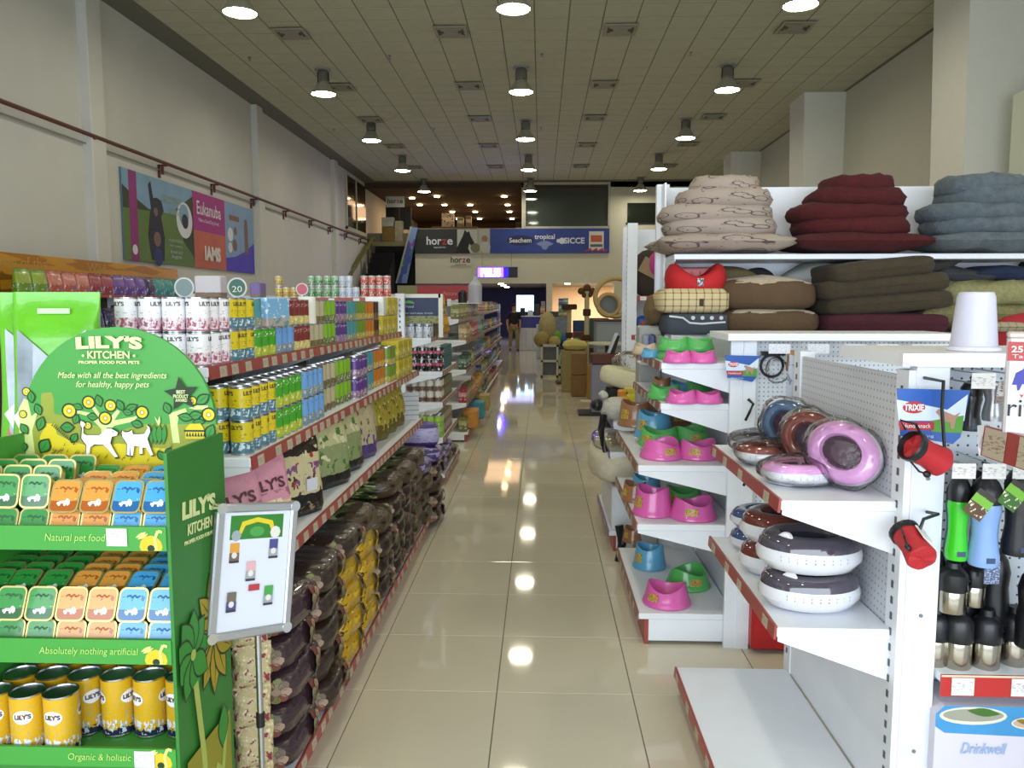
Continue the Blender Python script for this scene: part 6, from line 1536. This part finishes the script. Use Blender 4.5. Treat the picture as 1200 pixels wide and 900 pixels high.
def flatbed(w, d, h, m, seed=0, pinch=.1, name='dog_bed', pw=.38):
    t = thing(name, None, None)
    MB().pillow(w, d, h, n=22, pinch=pinch, bumpy=.03, seed=seed, pw=pw).build('cushion', m, t, ang=180)
    MB().tube([(-w / 2 * .9, -d / 2 * .93, h * .5), (0, -d / 2 * (1 - pinch) - .004, h * .5), (w / 2 * .9, -d / 2 * .93, h * .5)], .003, 6).build('seam', m, t)
    return reg(t)
mA = label_mat([(0, '#a39488')], [('#5a4e4a', 0, 1, 3.2, .34, 'loop'), ('#4f4444', 0, 1, 8, .13, 'vor'), ('#7a6c74', 0, 1, 6, .22, 'loop')], rough=.95, wig=0)
mB = mat('#470d12', .95, var=.3, scale=30, bump=.6, bscale=90)
mB2 = mat('#2c1a18', .95, var=.2, bump=.5)
mC = mat('#566067', .95, var=.3, scale=24, bump=.8, bscale=80, sheen=.1)
mC2 = mat('#8c969a', .95, var=.2, bump=.5)
for (nm, xc, ma_, mb2, z0, desc, w0, seeds) in (('A', 1.10, mA, mA, 2.02, 'beige scribble-printed', .86, 3), ('B', 1.90, mB, mB2, 2.02, 'dark red plush', .86, 13), ('C', 2.70, mC, mC2, 2.02, 'grey-blue plush', .84, 23)):
    base = flatbed(w0, .55, .14, ma_, seeds, .06)
    place(base, (xc, 5.03, z0), R(2), f'{desc} flat cushion with pointed corners under its stack', 'pet bed', None)
    z = z0 + .105
    for k, (w, h, dx) in enumerate([(.69, .125, .0), (.70, .115, -.025), (.58, .125, .02)]):
        b = bolster(w, .50, h, ma_, mb2, .14, .8, seeds + k * 2)
        place(b, (xc + dx - .0, 5.05, z), R(rnd.uniform(-4, 4)), f'{desc} bolster bed, {("lowest", "middle", "upper")[k]} of the stacked ones', 'pet bed', None)
        z += .083
    b = bolster(.43 if nm != 'C' else .50, .40, .125, ma_, mb2, .085, .85, seeds + 9, bumpy=.38)
    place(b, (xc + (.02 if nm != 'C' else -.03), 5.03, z - .015), R(5), f'{desc} small ring bed crowning its stack', 'pet bed', None)
# lower shelf beds
mSue = label_mat([(0, '#4f3c28'), (.66, '#a8987a')], [], rough=.95, wig=.03)
def slipper(w, d, h, label, x, z, rz=0, top=.66):
    t = thing('oval_bed', label, 'pet bed', (x, 4.98, z), rz)
    MB().ell(w, d, h, e=.55, e2=.8, nu=36, nv=14, bumpy=.012, freq=8, M=Matrix.Translation((0, 0, h / 2))).build('suede_wall', mat('#5a4530', .9, var=.12, scale=12, bump=.3), t, ang=180)
    MB().ell(w * .93, d * .93, h * .62, e=.8, e2=.85, nu=36, nv=12, bumpy=.035, freq=9, seed=4, M=Matrix.Translation((.0, 0, h * .74))).build('fleece_lining', mat('#b0a084', .95, var=.2, scale=40, bump=.8, bscale=120, sheen=.3), t, ang=180)
    return t
slipper(.66, .46, .155, 'brown oval bed with cream fleece, lower of two', 1.365, 1.537)
slipper(.62, .46, .20, 'brown oval bed with puffed cream fleece, upper of two', 1.36, 1.675)
mO = mat('#3d3323', .95, var=.2, scale=18, bump=.5, bscale=70, sheen=.05)
mM = mat('#421522', .95, var=.15, bump=.4)
pM = slab(.74, .46, .13, mM, 4); place(pM, (2.06, 5.0, 1.537), 0, 'maroon flat cushion under the olive cushions', 'pet bed')
for k, (w, x, z, ry) in enumerate([(.80, 2.07, 1.665, -4), (.78, 2.04, 1.765, -5), (.66, 2.0, 1.86, -6)]):
    p = slab(w - .04, .46, .125, mO, 5 + k * 3); place(p, (x, 5.0 - .01 * k, z), R(2 * k), f'dark olive thick cushion, {("lowest", "middle", "topmost")[k]} of three', 'pet bed', None, ry=R(ry))
mK = mat('#8a875c', .95, var=.25, scale=40, bump=.8, bscale=100)
kn = bolster(.72, .42, .16, mK, mat('#a09a78', .95, bump=.8), .16, .85, 31); place(kn, (2.74, 5.05, 1.70), 0, 'knitted sage and cream ring bed right of the olive cushions', 'pet bed')
kn2 = flatbed(.8, .44, .16, mat('#77714a', .95, var=.3, scale=30, bump=.8), 33, .05); place(kn2, (2.66, 5.02, 1.58), 0, 'knitted sage flat cushion under the knitted ring bed', 'pet bed')
pc = flatbed(.46, .42, .10, weave_mat('#a89c80', '#3a3630', 22, 22), 35, .04); place(pc, (2.72, 4.93, 1.537), 0, 'checked cream cushion low behind the frosted tub', 'pet bed')
rdn = thing('red_bed', 'bright red bed with navy side behind the labelled pack', 'pet bed', (2.92, 4.90, 1.40))
MB().ell(.5, .3, .28, e=.6, M=Matrix.Translation((0, 0, .14))).build('body', mat('#a01f2a', .8, bump=.2), rdn, ang=180); MB().ell(.26, .2, .2, M=Matrix.Translation((.0, -.08, .06))).build('navy_side', mat('#1f1f5c', .8), rdn, ang=180)
for k, (w, x, z, c, ry, lb) in enumerate([(.28, 2.50, 1.93, '#3a3836', -18, 'small charcoal folded cushion leaning on the olive pile'), (.36, 2.60, 1.84, '#3c3e42', 4, 'dark grey folded blanket under the charcoal cushion'), (.42, 2.86, 1.85, '#26304a', 0, 'navy folded blanket beside the grey one'), (.3, 3.2, 1.9, '#26221f', 5, 'black folded cushion near the frame edge')]):
    p = flatbed(w, .3, .11, mat(c, .95, var=.2, bump=.4), 40 + k, .03); place(p, (x, 5.12, z), 0, lb, 'pet bed', None, ry=R(ry))
gy = flatbed(.38, .3, .18, mat('#9a9a94', .9, bump=.2), 50, .03); place(gy, (1.72, 5.2, 1.80), 0, 'pale grey cushion tucked behind the brown oval bed', 'pet bed', None, ry=R(-15))
bk1 = flatbed(.3, .25, .16, mat('#6a5c3c', .9, bump=.3), 52, .05); place(bk1, (1.22, 5.2, 1.80), 0, 'khaki cushion behind the bright red nest bed', 'pet bed', None)
bk2 = flatbed(.2, .2, .12, mat('#1a1c20', .9), 53, .05); place(bk2, (1.38, 5.22, 1.83), 0, 'black cushion behind the upper oval bed', 'pet bed', None, ry=R(14))
# red nest bed, checked bed, grey bed with white piping
nb_ = thing('nest_bed', 'bright red nest bed with pink lining and small paw label', 'pet bed', (.945, 4.95, 1.785))
MB().ring(.37, .34, .10, .16, n=30, k=12, e=.9, bumpy=.05, a0=0, a1=2 * PI, hf=lambda a: .60 + .55 * abs(math.cos(a)) ** 1.5).build('red_bolster', mat('#b81c22', .8, var=.1, bump=.2), nb_, ang=180)
MB().pillow(.26, .24, .10, pinch=.02).build('pink_cushion', mat('#d0888a', .85), nb_, ang=180)
MB().ring(.31, .30, .03, .165, n=24, k=8, e=.9, a0=R(15), a1=R(165)).build('pink_lining', mat('#d88a8a', .85, bump=.2), nb_, ang=180)
for x in (-.05, 0.0, .05): MB().box(x - .0015, x + .0015, .10, .104, .05, .14).build('stitch_line', mat('#a85a5c', .8), nb_, smooth=False)
MB().box(-.018, .018, -.173, -.17, .04, .085).build('paw_label', label_mat([(0, '#4a4448')], [('#d8d4dc', 0, 1, 3, .4, 'vor')]), nb_, smooth=False)
chk = thing('checked_bed', 'cream bed with black check and small brown tab', 'pet bed', (.915, 4.97, 1.665))
MB().bbox(-.20, .20, -.22, .2, 0, .145, .03).build('body', weave_mat('#cdb98c', '#1c1c20', 22, 26, .16), chk, ang=180)
MB().box(.02, .045, -.222, -.2195, .04, .085).build('brown_tab', mat('#3c2418', .7), chk, smooth=False)
gby = thing('piped_bed', 'dark grey bed with white piping and row of paw prints', 'pet bed', (.93, 4.97, 1.537))
MB().bbox(-.18, .18, -.22, .2, 0, .125, .02).build('body', mat('#3e444c', .85, bump=.2), gby, ang=60)
MB().tube([(-.17, -.222, .11), (-.09, -.226, .10), (-.05, -.226, .07), (.02, -.226, .065), (.16, -.222, .075)], .006, 8).build('white_piping', mat('#c8ccd2', .6), gby)
MB().box(-.06, .17, -.2225, -.22, .085, .118).build('black_strip', BLACK, gby, smooth=False)
for k in range(4):
    mbp = MB().lathe([(0, 0), (.012, 0), (.012, .002), (0, .002)], 10, M=Matrix.Translation((-.03 + .055 * k, -.2225, .10)) @ Matrix.Rotation(R(90), 4, 'X')); mbp.build('paw_print', mat('#c0c4cc', .6), gby)
kb = flatbed(.11, .3, .20, mat('#6a5636', .9, bump=.3), 60, .03); place(kb, (.735, 5.2, 1.58), 0, 'khaki quilted bolster beside the checked bed', 'pet bed', None)
kst = thing('bed_stand', 'low wooden block carrying the khaki bolster', 'stand', (.70, 5.2, 0)); MB().bbox(-.07, .07, -.1, .1, 0, 1.58, .01).build('block', mat('#a9a9a4', .6), kst)
# small upright packs beneath, seen past the bowls
for k, (px, c, lb) in enumerate([(757, '#8a8a9a', 'silver-blue slim pack'), (764, '#4a4f80', 'violet slim pack'), (773, '#8f8f80', 'grey slim pack'), (783, '#e6e6ee', 'white slim pack'), (795, '#b04a4c', 'red slim pack')]):
    p = at_y(px, 405, 5.05); simple_box('slim_pack', p.x - .022, p.x + .022, 5.05, 5.09, 1.36, 1.53, mat(c, .4, var=.2, scale=30), lb + ' standing under the grey piped bed', 'pack')
simple_box('pack_shelf', .62, .95, 4.95, 5.15, 1.34, 1.36, WHITE, 'small white ledge under the slim packs', 'ledge')

# ------------------------------------------------------------ fourth unit farther back, facing the viewer
G4 = gondola('farther white shelving facing the viewer, its tall post beside the bed unit', (.79, 7.40, 0), 0, 2.4, [(1.79, .38), (1.45, .4), (1.0, .4), (.12, .5)], 2, 2.40, rail=RED, tagstep=.5, backm=WHITE)
MB().box(-.04, .045, -.40, -.36, 0, 2.42).build('front_post', WHITE, G4, smooth=False)
hb2 = thing('domed_bed', 'brown domed bed with pink top and beige banded label', 'pet bed', (1.00, 7.18, 1.795))
MB().ell(.44, .3, .42, e=.7, M=Matrix.Translation((0, 0, .18)) @ Matrix.Rotation(R(28), 4, 'Y')).build('brown_body', mat('#33271c', .8), hb2, ang=180)
MB().box(-.24, .26, -.157, -.14, .12, .26, 0, Matrix.Rotation(R(28), 4, 'Y')).build('beige_band', mat('#94795a', .7), hb2, smooth=False)
MB().ell(.26, .2, .26, M=Matrix.Translation((.06, -.12, .27))).build('pink_top', mat('#b03a80', .7), hb2, ang=180)
fit_text(hb2, 'CITY', mat('#3a2a1c', .6, var=0), (.06, -.165, .145), .14, .07, rot=(R(90), R(28), 0))
blr = thing('toy_pack', 'round blue toy pack with red print on the farther shelving', 'toy', (.90, 7.1, 1.452)); MB().ell(.16, .12, .17, M=Matrix.Translation((0, 0, .085))).build('ball', mat('#1f4f9c', .35, var=.3, scale=20), blr); MB().ell(.06, .05, .05, M=Matrix.Translation((0, -.045, .10))).build('red_print', mat('#b0463a', .4), blr)
simple_box('black_pack', .98, 1.2, 7.05, 7.2, 1.452, 1.70, mat('#14161c', .5), 'black pack beside the round blue toy pack', 'pack')
simple_box('black_pack', .86, 1.15, 7.05, 7.2, 1.002, 1.35, mat('#14161c', .5), 'black pack on the shelf under the blue toy', 'pack')

# ------------------------------------------------------------ plush toys and fleece next to the plastic bowls
G5 = gondola('short white gondola with plush sheep past the plastic bowls', (1.0, 6.53, 0), R(-90), 1.10, [(.91, .50), (.70, .52), (.14, .52)], 1, 1.0, rail=mat('#7a5a88', .3), tagm=TAGB, tagstep=.3)
sheep = thing('plush_sheep', 'white plush sheep with black head and long hanging black legs', 'plush toy', (.50, 5.62, .93))
wool = mat('#c9c6bc', .95, var=.15, scale=30, bump=1.0, bscale=60)
MB().ell(.20, .34, .17, bumpy=.03, freq=18, M=Matrix.Translation((.03, 0, .05))).build('body', wool, sheep, ang=180)
MB().ell(.09, .11, .09, M=Matrix.Translation((-.10, -.02, .08))).ell(.03, .05, .02, M=Matrix.Translation((-.12, .07, .09))).build('head', m_blackp, sheep, ang=180)
MB().ell(.07, .07, .06, bumpy=.01, freq=30, M=Matrix.Translation((-.055, 0, .15))).build('wool_tuft', wool, sheep, ang=180)
for dy in (-.08, .06): MB().tube([(-.05, dy, .02), (-.07, dy, -.10), (-.05, dy, -.22), (-.02, dy - .02, -.32)], [.020, .018, .018, .024], 8).build('leg', m_blackp, sheep)
fb = thing('fleece_bed', 'large cream fleece bed bulging over the lowest white shelf', 'pet bed', (.58, 5.85, .45))
MB().ell(.44, .9, .26, e=.6, e2=.7, nu=30, nv=14, bumpy=.03, freq=7, M=Matrix.Translation((.0, 0, .13))).build('cushion', mat('#d2cab4', .95, var=.1, scale=20, bump=.5, bscale=60), fb, ang=180)
MB().ell(.42, .8, .12, e=.7, e2=.7, bumpy=.03, freq=16, M=Matrix.Translation((.02, 0, .27))).build('plastic_wrap', wrap_mat(), fb, ang=20)
simple_box('white_riser', .50, .98, 5.46, 6.4, .14, .45, WHITE2, 'white block lifting the cream fleece bed', 'block')
tw_ = tag(MB().ell(.12, .12, .10, bumpy=.02, freq=20, M=Matrix.Translation((0, 0, .05))).build('wool_ball', wool), 'small white woolly toy on the shelf below the sheep', 'plush toy'); tw_.location = (.62, 5.6, .71)
lg_ = tag(MB().tube([(0, 0, 0), (.02, 0, .12), (0, .02, .24)], .03, 10).build('black_toy', m_blackp), 'black plush leg standing under the fleece bed', 'plush toy'); lg_.location = (.53, 5.22, .0)
for k in range(4):
    simple_box('yellow_box', .60 + .05 * (k % 2), .68 + .05 * (k % 2), 5.95 + .15 * (k // 2), 6.05 + .15 * (k // 2), .912 , 1.02 + .02 * k, mat(('#d8a01c', '#c8b424', '#d08a1c', '#c8b848')[k], .5, var=.2, scale=20), f'small yellow box on the plush shelf, {nth(k + 1)} from its near end', 'box')
# black drum with cream cushion in film
dr = tag(MB().lathe([(0, 0), (.17, 0), (.18, .02), (.20, .96), (.19, 1.02), (0, 1.02)], 28).build('black_drum', m_blackp), 'large black drum carrying a cream cushion', 'drum'); dr.location = (.745, 6.76, 0)
cs = thing('cream_cushion', 'cream cushion in clear film sagging over the black drum', 'cushion', (.725, 6.72, 1.02)); cs.scale = (.82, .8, .9)
MB().ell(.58, .5, .20, e=.6, nu=30, nv=12, bumpy=.02, freq=6, M=Matrix.Rotation(R(12), 4, 'Y') @ Matrix.Translation((0, 0, .08))).build('cushion', mat('#d6cfae', .9, bump=.3), cs, ang=180)
MB().ell(.40, .34, .24, e=.9, bumpy=.06, freq=9, M=Matrix.Translation((.06, 0, .22))).build('plastic_wrap', wrap_mat(), cs, ang=20)
# podium
pd = thing('podium', 'slim grey podium with reddish-brown band and black foot plate', 'podium', (.99, 12.5, 0))
MB().bbox(-.40, .02, -.25, .30, 0, .04, .01).build('foot_plate', BLACK, pd)
MB().bbox(-.20, .08, -.15, .2, .04, .80, .01).build('column', mat('#85849a', .5), pd)
MB().bbox(.08, .22, -.12, .2, .04, .80, .01).build('side_column', mat('#55566a', .5), pd)
MB().bbox(-.20, .23, -.18, .25, .80, .96, .01).build('brown_band', mat('#5c2f1f', .5), pd)
MB().bbox(-.36, -.18, -.15, .1, .20, .22, .005).build('side_ledge', mat('#c0bda4', .5), pd)
MB().prism([(.06, .97), (.085, .97), (.21, 1.28), (.18, 1.28)], -.12, .12).build('leaning_board', mat('#d4d8e4', .4), pd, smooth=False)
MB().prism([(.10, .97), (.16, .97), (.24, 1.24), (.21, 1.24)], -.10, .10).build('board_stay', BLACK, pd, smooth=False)
tb3 = thing('round_table', 'small round white table behind the podium', 'table', (1.12, 13.5, 0))
MB().lathe([(0, 1.05), (.32, 1.05), (.33, 1.07), (.32, 1.09), (0, 1.09)], 28).build('table_top', mat('#c9cab0', .5), tb3); MB().lathe([(.25, 0), (.25, .02), (.03, .04), (.03, 1.05)], 16).build('leg', BLACK, tb3)
# cartons
for k in range(2):
    simple_box('cardboard_carton', .58, .86, 14.9, 15.2, .002 + .41 * k, .405 + .41 * k, mat('#8a6a42', .8, var=.1), f'brown cardboard carton before the yellow cushion, {("lower", "upper")[k]} of two', 'carton')
yc = flatbed(.50, .45, .24, mat('#c8b86a', .9, bump=.2), 70, .02); place(yc, (.68, 15.9, .80), 0, 'yellow plush cushion behind the cardboard cartons', 'cushion', None)
simple_box('wicker_chest', .42, .92, 15.7, 16.1, 0, .82, mat('#9a8a58', .85, var=.2, scale=30), 'wicker chest carrying the yellow plush cushion', 'chest')
simple_box('yellow_bag', .86, .98, 14.5, 14.7, 0, .62, mat('#b0801c', .6, var=.2), 'upright amber bag between the cartons and the podium', 'bag')
# kennels
def kennel(label, x0, x1, y, h, arch=False, grid=False):
    t = thing('pet_kennel', label, 'kennel', ((x0 + x1) / 2, y, 0)); w = (x1 - x0) / 2
    m = mat('#bdb79c', .6)
    MB().bbox(-w, w, .05, .5, .0, h, .01).build('body', mat('#5c6068', .7), t)
    for (a, b, c, d) in ((-w, -w + .05, 0, h), (w - .05, w, 0, h), (-w, w, h - .05, h), (-w, w, h * .5 - .025, h * .5 + .025), (-w, w, 0, .05)): MB().box(a, b, 0, .06, c, d).build('frame_bar', m, t, smooth=False)
    if grid:
        for k in range(3): MB().box(-w + .08 + k * w * .5, -w + .10 + k * w * .5, .01, .03, .05, h - .05).build('grille_bar', m, t, smooth=False)
    if arch: MB().tube([(-w, .2, h)] + [(w * math.cos(PI - PI * k / 8) * .9, .2, h + .34 * math.sin(PI * k / 8)) for k in range(9)] + [(w, .2, h)], .03, 8).build('hoop', mat('#a8aa90', .6), t)
    return t
kennel('two-panel grey kennel door unit with pale frame beside the aisle', .0, .42, 18.9, .78)
kennel('small kennel with wire grille and pale hoop above it', .40, .66, 17.6, .36, True, True)
# scratching posts
def post(label, x, y, h, plats, balls=()):
    t = thing('scratching_post', label, 'cat tree', (x, y, 0))
    MB().bbox(-.28, .28, -.28, .28, 0, .05, .01).build('base', mat('#5c3a22', .9, bump=.4), t)
    MB().lathe([(0, .05), (.05, .05), (.05, h), (0, h)], 14).build('sisal_post', mat('#b8ac88', .9, var=.1, scale=60), t)
    for (z, r, hh) in plats: MB().lathe([(0, z), (r * .9, z), (r, z + .02), (r, z + hh - .02), (r * .9, z + hh), (0, z + hh)], 20).build('platform', mat('#4c2c1c', .9, bump=.5), t)
    for (dx, z, r) in balls: MB().ell(r * 2, r * 2, r * 2, M=Matrix.Translation((dx, 0, z))).build('plush_ball', mat('#5c3a1c', .9), t)
    return t
post('scratching post with a single dark brown top platform', .62, 17.5, 1.62, [(1.62, .17, .12), (1.0, .08, .12)])
post('taller scratching post with brown plush balls at its top', .93, 16.2, 2.0, [(1.5, .08, .14), (1.0, .1, .12), (.35, .12, .14)], [(-.12, 2.0, .07), (0, 2.06, .08), (.12, 2.0, .07), (-.05, 1.92, .06), (.06, 1.93, .06)])
# low tables with baskets and small goods behind
tl = thing('display_table', 'low dark display table crowded with baskets and toys', 'table', (.55, 21.0, 0))
MB().bbox(-.5, .9, 0, 1.2, .55, .60, .01).build('table_top', mat('#2a2420', .6), tl)
for sx_ in (-.45, .85):
    for sy_ in (.05, 1.1): MB().box(sx_ - .03, sx_ + .03, sy_ - .03, sy_ + .03, 0, .55).build('leg', mat('#2a2420', .6), tl, smooth=False)
wk = mat('#9a8652', .9, var=.3, scale=40, bump=.8)
def ball_item(name, x, y, z, w, h, m, label, cat):
    return tag(MB().ell(w, w, h, M=Matrix.Translation((0, 0, h / 2))).build(name, m), label, cat)
for (nm, x, y, z, w, h, c, lb, cat) in [('wicker_basket', .02, 21.2, .60, .42, .42, '#9a8652', 'round wicker basket on the dark table beside the aisle', 'basket'), ('wicker_ball', .36, 21.1, .60, .34, .30, '#a89458', 'wicker ball bed next to the round basket', 'basket'), ('wicker_hut', .18, 22.0, .60, .5, .95, '#b0a070', 'tall wicker hut behind the baskets', 'basket'),
                                        ('green_ball', .95, 21.2, .60, .26, .26, '#2c8a50', 'green ball on the dark table', 'ball'), ('blue_sack', .62, 21.5, .60, .4, .36, '#2f5a94', 'blue bag on the dark table beside the green ball', 'bag'), ('lime_plant', .45, 21.4, .60, .24, .44, '#6a9a34', 'lime green toy on the dark table', 'toy')]:
    o = ball_item(nm, 0, 0, 0, w, h, mat(c, .85, var=.3, scale=25, bump=.6), lb, cat); o.location = (x, y, z + .001)
for k, (x, y, z0, z1, w, c, lb) in enumerate([(.62, 24.0, .0, 1.35, .5, '#7a8490', 'grey cabinet behind the dark table'), (1.15, 23.0, 0, .95, .4, '#5c2c20', 'reddish box stack behind the scratching posts'), (1.25, 24.5, 0, 1.25, .5, '#203a6a', 'deep blue crate stack behind the posts'), (.05, 25.5, 0, 1.1, .4, '#a8b4c0', 'pale blue carton by the far aisle'), (1.9, 26, 0, 1.3, .6, '#3a4a44', 'dark green case far behind the podium'), (.1, 27.5, 0, .95, .3, '#3a6a5a', 'teal carton before the service counter'), (.52, 27.8, 0, 1.5, .5, '#4c4650', 'dark cabinet near the pillar')]):
    simple_box('stock_case', x - w / 2, x + w / 2, y, y + .5, z0, z1, mat(c, .6, var=.35, scale=8), lb, 'case')
for k in range(9):
    g = gen[(k * 4) % len(gen)]
    place(g[2], (-.05 + .32 * (k % 3) + .1, 25.6 + .0 * k, [1.10, 1.10, 1.10][k % 3] + .19 * (k // 3)) if k % 3 == 0 else (.45 + .3 * (k % 3) / 2, 24.2, 1.351 + .19 * (k // 3)), 0, f'{g[0]} {g[1]} piled on the cases beyond the dark table, {nth(k + 1)} of the pile', g[1], 'packets piled on the far cases')
# grey cabinet with round tunnel on top
gc = thing('grey_cabinet', 'grey panelled cabinet with brown top carrying the round tunnel', 'cabinet', (1.29, 14.2, 0)); gc.scale = (1.27, 1.2, .955)
MB().bbox(-.25, .25, 0, .4, 0, 1.50, .01).build('body', mat('#80868c', .5), gc)
for k in range(3): MB().box(-.22, .22, -.006, 0, .1 + .46 * k, .52 + .46 * k).build('drawer_front', mat('#8c9298', .5), gc, smooth=False)
MB().bbox(-.26, .26, -.02, .42, 1.50, 1.53, .006).build('brown_top', mat('#5c3424', .6), gc)
rt = thing('cat_tunnel', 'beige spiral cat wheel with a smaller ring, standing on the grey cabinet', 'cat toy', (1.32, 14.3, 1.463)); rt.scale = (1.27, 1.27, 1.27)
tn = mat('#b59c6c', .9, var=.1, bump=.3)
MB().ring(.62, .60, .07, .18, n=36, k=8, e=1, M=Matrix.Translation((.0, .10, .31)) @ Matrix.Rotation(R(90), 4, 'X')).build('large_ring', tn, rt, ang=180)
MB().ring(.36, .36, .06, .18, n=30, k=8, e=1, M=Matrix.Translation((-.09, .09, .20)) @ Matrix.Rotation(R(90), 4, 'X')).build('small_ring', tn, rt, ang=180)
MB().ell(.16, .12, .10, M=Matrix.Translation((.24, 0, .06))).build('end_foot', tn, rt)
MB().lathe([(0, .0), (.14, 0), (.14, .01), (0, .01)], 24, M=Matrix.Translation((-.09, .05, .20)) @ Matrix.Rotation(R(90), 4, 'X')).build('grey_disc', mat('#80868c', .6), rt)

# ------------------------------------------------------------ the person far down the aisle
def skin_fig(name, pts, edges, radii, m, parent, sub=2):
    me = bpy.data.meshes.new(name); me.from_pydata([Vector(p) for p in pts], edges, [])
    o = bpy.data.objects.new(name, me); COL.objects.link(o); o.parent = parent
    md = o.modifiers.new('skin', 'SKIN'); sv = me.skin_vertices[0].data
    for k, r in enumerate(radii): sv[k].radius = r if isinstance(r, tuple) else (r, r); sv[k].use_root = (k == 0)
    o.modifiers.new('sub', 'SUBSURF').levels = sub; o.modifiers['sub'].render_levels = sub
    me.materials.append(m); return o
pe = thing('person', 'person in dark shirt and khaki trousers walking in the far aisle', 'person', (-1.02, 30.0, 0), R(15))
skin = mat('#a8785c', .6)
P_ = [(0, 0, .93), (0, -.01, 1.10), (0, 0, 1.28), (0, 0, 1.42), (0, -.005, 1.50), (0, -.02, 1.60), (0, -.015, 1.70),
      (.09, 0, .90), (.12, -.10, .50), (.13, -.02, .10), (.13, -.14, .04), (-.09, 0, .90), (-.11, .06, .50), (-.10, .24, .12), (-.10, .14, .04),
      (.19, 0, 1.38), (.25, .03, 1.10), (.22, -.10, .90), (.21, -.14, .82), (-.19, 0, 1.38), (-.26, .0, 1.10), (-.26, -.12, .90), (-.26, -.16, .82)]
E_ = [(0, 1), (1, 2), (2, 3), (3, 4), (4, 5), (5, 6), (0, 7), (7, 8), (8, 9), (9, 10), (0, 11), (11, 12), (12, 13), (13, 14), (3, 15), (15, 16), (16, 17), (17, 18), (3, 19), (19, 20), (20, 21), (21, 22)]
R_ = [(.15, .11), (.14, .10), (.16, .11), (.10, .08), .05, (.075, .09), (.07, .08), .09, .06, .04, .04, .09, .06, .04, .04, .06, .045, .035, .03, .06, .045, .035, .03]
skin_fig('body', P_, E_, R_, skin, pe)
skin_fig('shirt', [(0, 0, .95), (0, -.01, 1.10), (0, 0, 1.28), (0, 0, 1.43), (.20, 0, 1.38), (.25, .02, 1.17), (-.20, 0, 1.38), (-.26, 0, 1.17)], [(0, 1), (1, 2), (2, 3), (3, 4), (4, 5), (3, 6), (6, 7)], [(.175, .13), (.16, .12), (.18, .13), (.11, .09), .075, .065, .075, .065], mat('#15141a', .8), pe)
skin_fig('trousers', [(0, 0, .96), (.095, 0, .86), (.12, -.10, .50), (.13, -.02, .12), (-.095, 0, .86), (-.11, .06, .50), (-.10, .23, .14)], [(0, 1), (1, 2), (2, 3), (0, 4), (4, 5), (5, 6)], [(.165, .125), .105, .078, .062, .105, .078, .062], mat('#8a7c50', .85), pe)
MB().ell(.165, .19, .15, M=Matrix.Translation((0, 0, 1.71))).build('hair', mat('#1c1512', .9), pe)
MB().box(-.035, -.02, -.112, -.10, 1.645, 1.655).box(.02, .035, -.112, -.10, 1.645, 1.655).box(-.02, .02, -.112, -.10, 1.58, 1.586).ell(.022, .03, .03, M=Matrix.Translation((0, -.108, 1.62))).build('face_features', mat('#4a2c20', .6), pe, smooth=False)
for sx_, sy_ in ((.13, -.10), (-.10, .19)): MB().ell(.09, .26, .08, M=Matrix.Translation((sx_, sy_, .04))).build('shoe', BLACK, pe)
for k, o in ((1, 'a'), (-1, 'b')):
    hx, hy, hz = (.21, -.145, .80) if k > 0 else (-.26, -.165, .80)
    h_ = MB().ell(.035, .07, .09, M=Matrix.Translation((hx, hy, hz)))
    for f_ in range(4): h_.tube([(hx, hy - .025 + .017 * f_, hz - .03), (hx - .004 * k, hy - .028 + .017 * f_, hz - .075), (hx - .012 * k, hy - .026 + .017 * f_, hz - .105 + .006 * abs(f_ - 1))], [.009, .008, .006], 6)
    h_.tube([(hx, hy - .03, hz + .02), (hx - .02 * k, hy - .05, hz - .02), (hx - .02 * k, hy - .052, hz - .05)], [.010, .009, .007], 6)
    h_.build('hand', skin, pe)

# drop prototypes that were never placed
def rm(q):
    for c in list(q.children): rm(c)
    bpy.data.objects.remove(q)
for nm_ in [o.name for o in SC.objects if o.parent is None and o.type in ('MESH', 'EMPTY') and 'label' not in o and o.get('kind') != 'structure']:
    rm(bpy.data.objects[nm_])
dupl = [l for l, n in LABELS.items() if len(n) > 1]
print('DUPLICATE LABELS', len(dupl), dupl[:20])
print('LONG', [l for l in LABELS if not 4 <= len(l.split()) <= 16][:10])
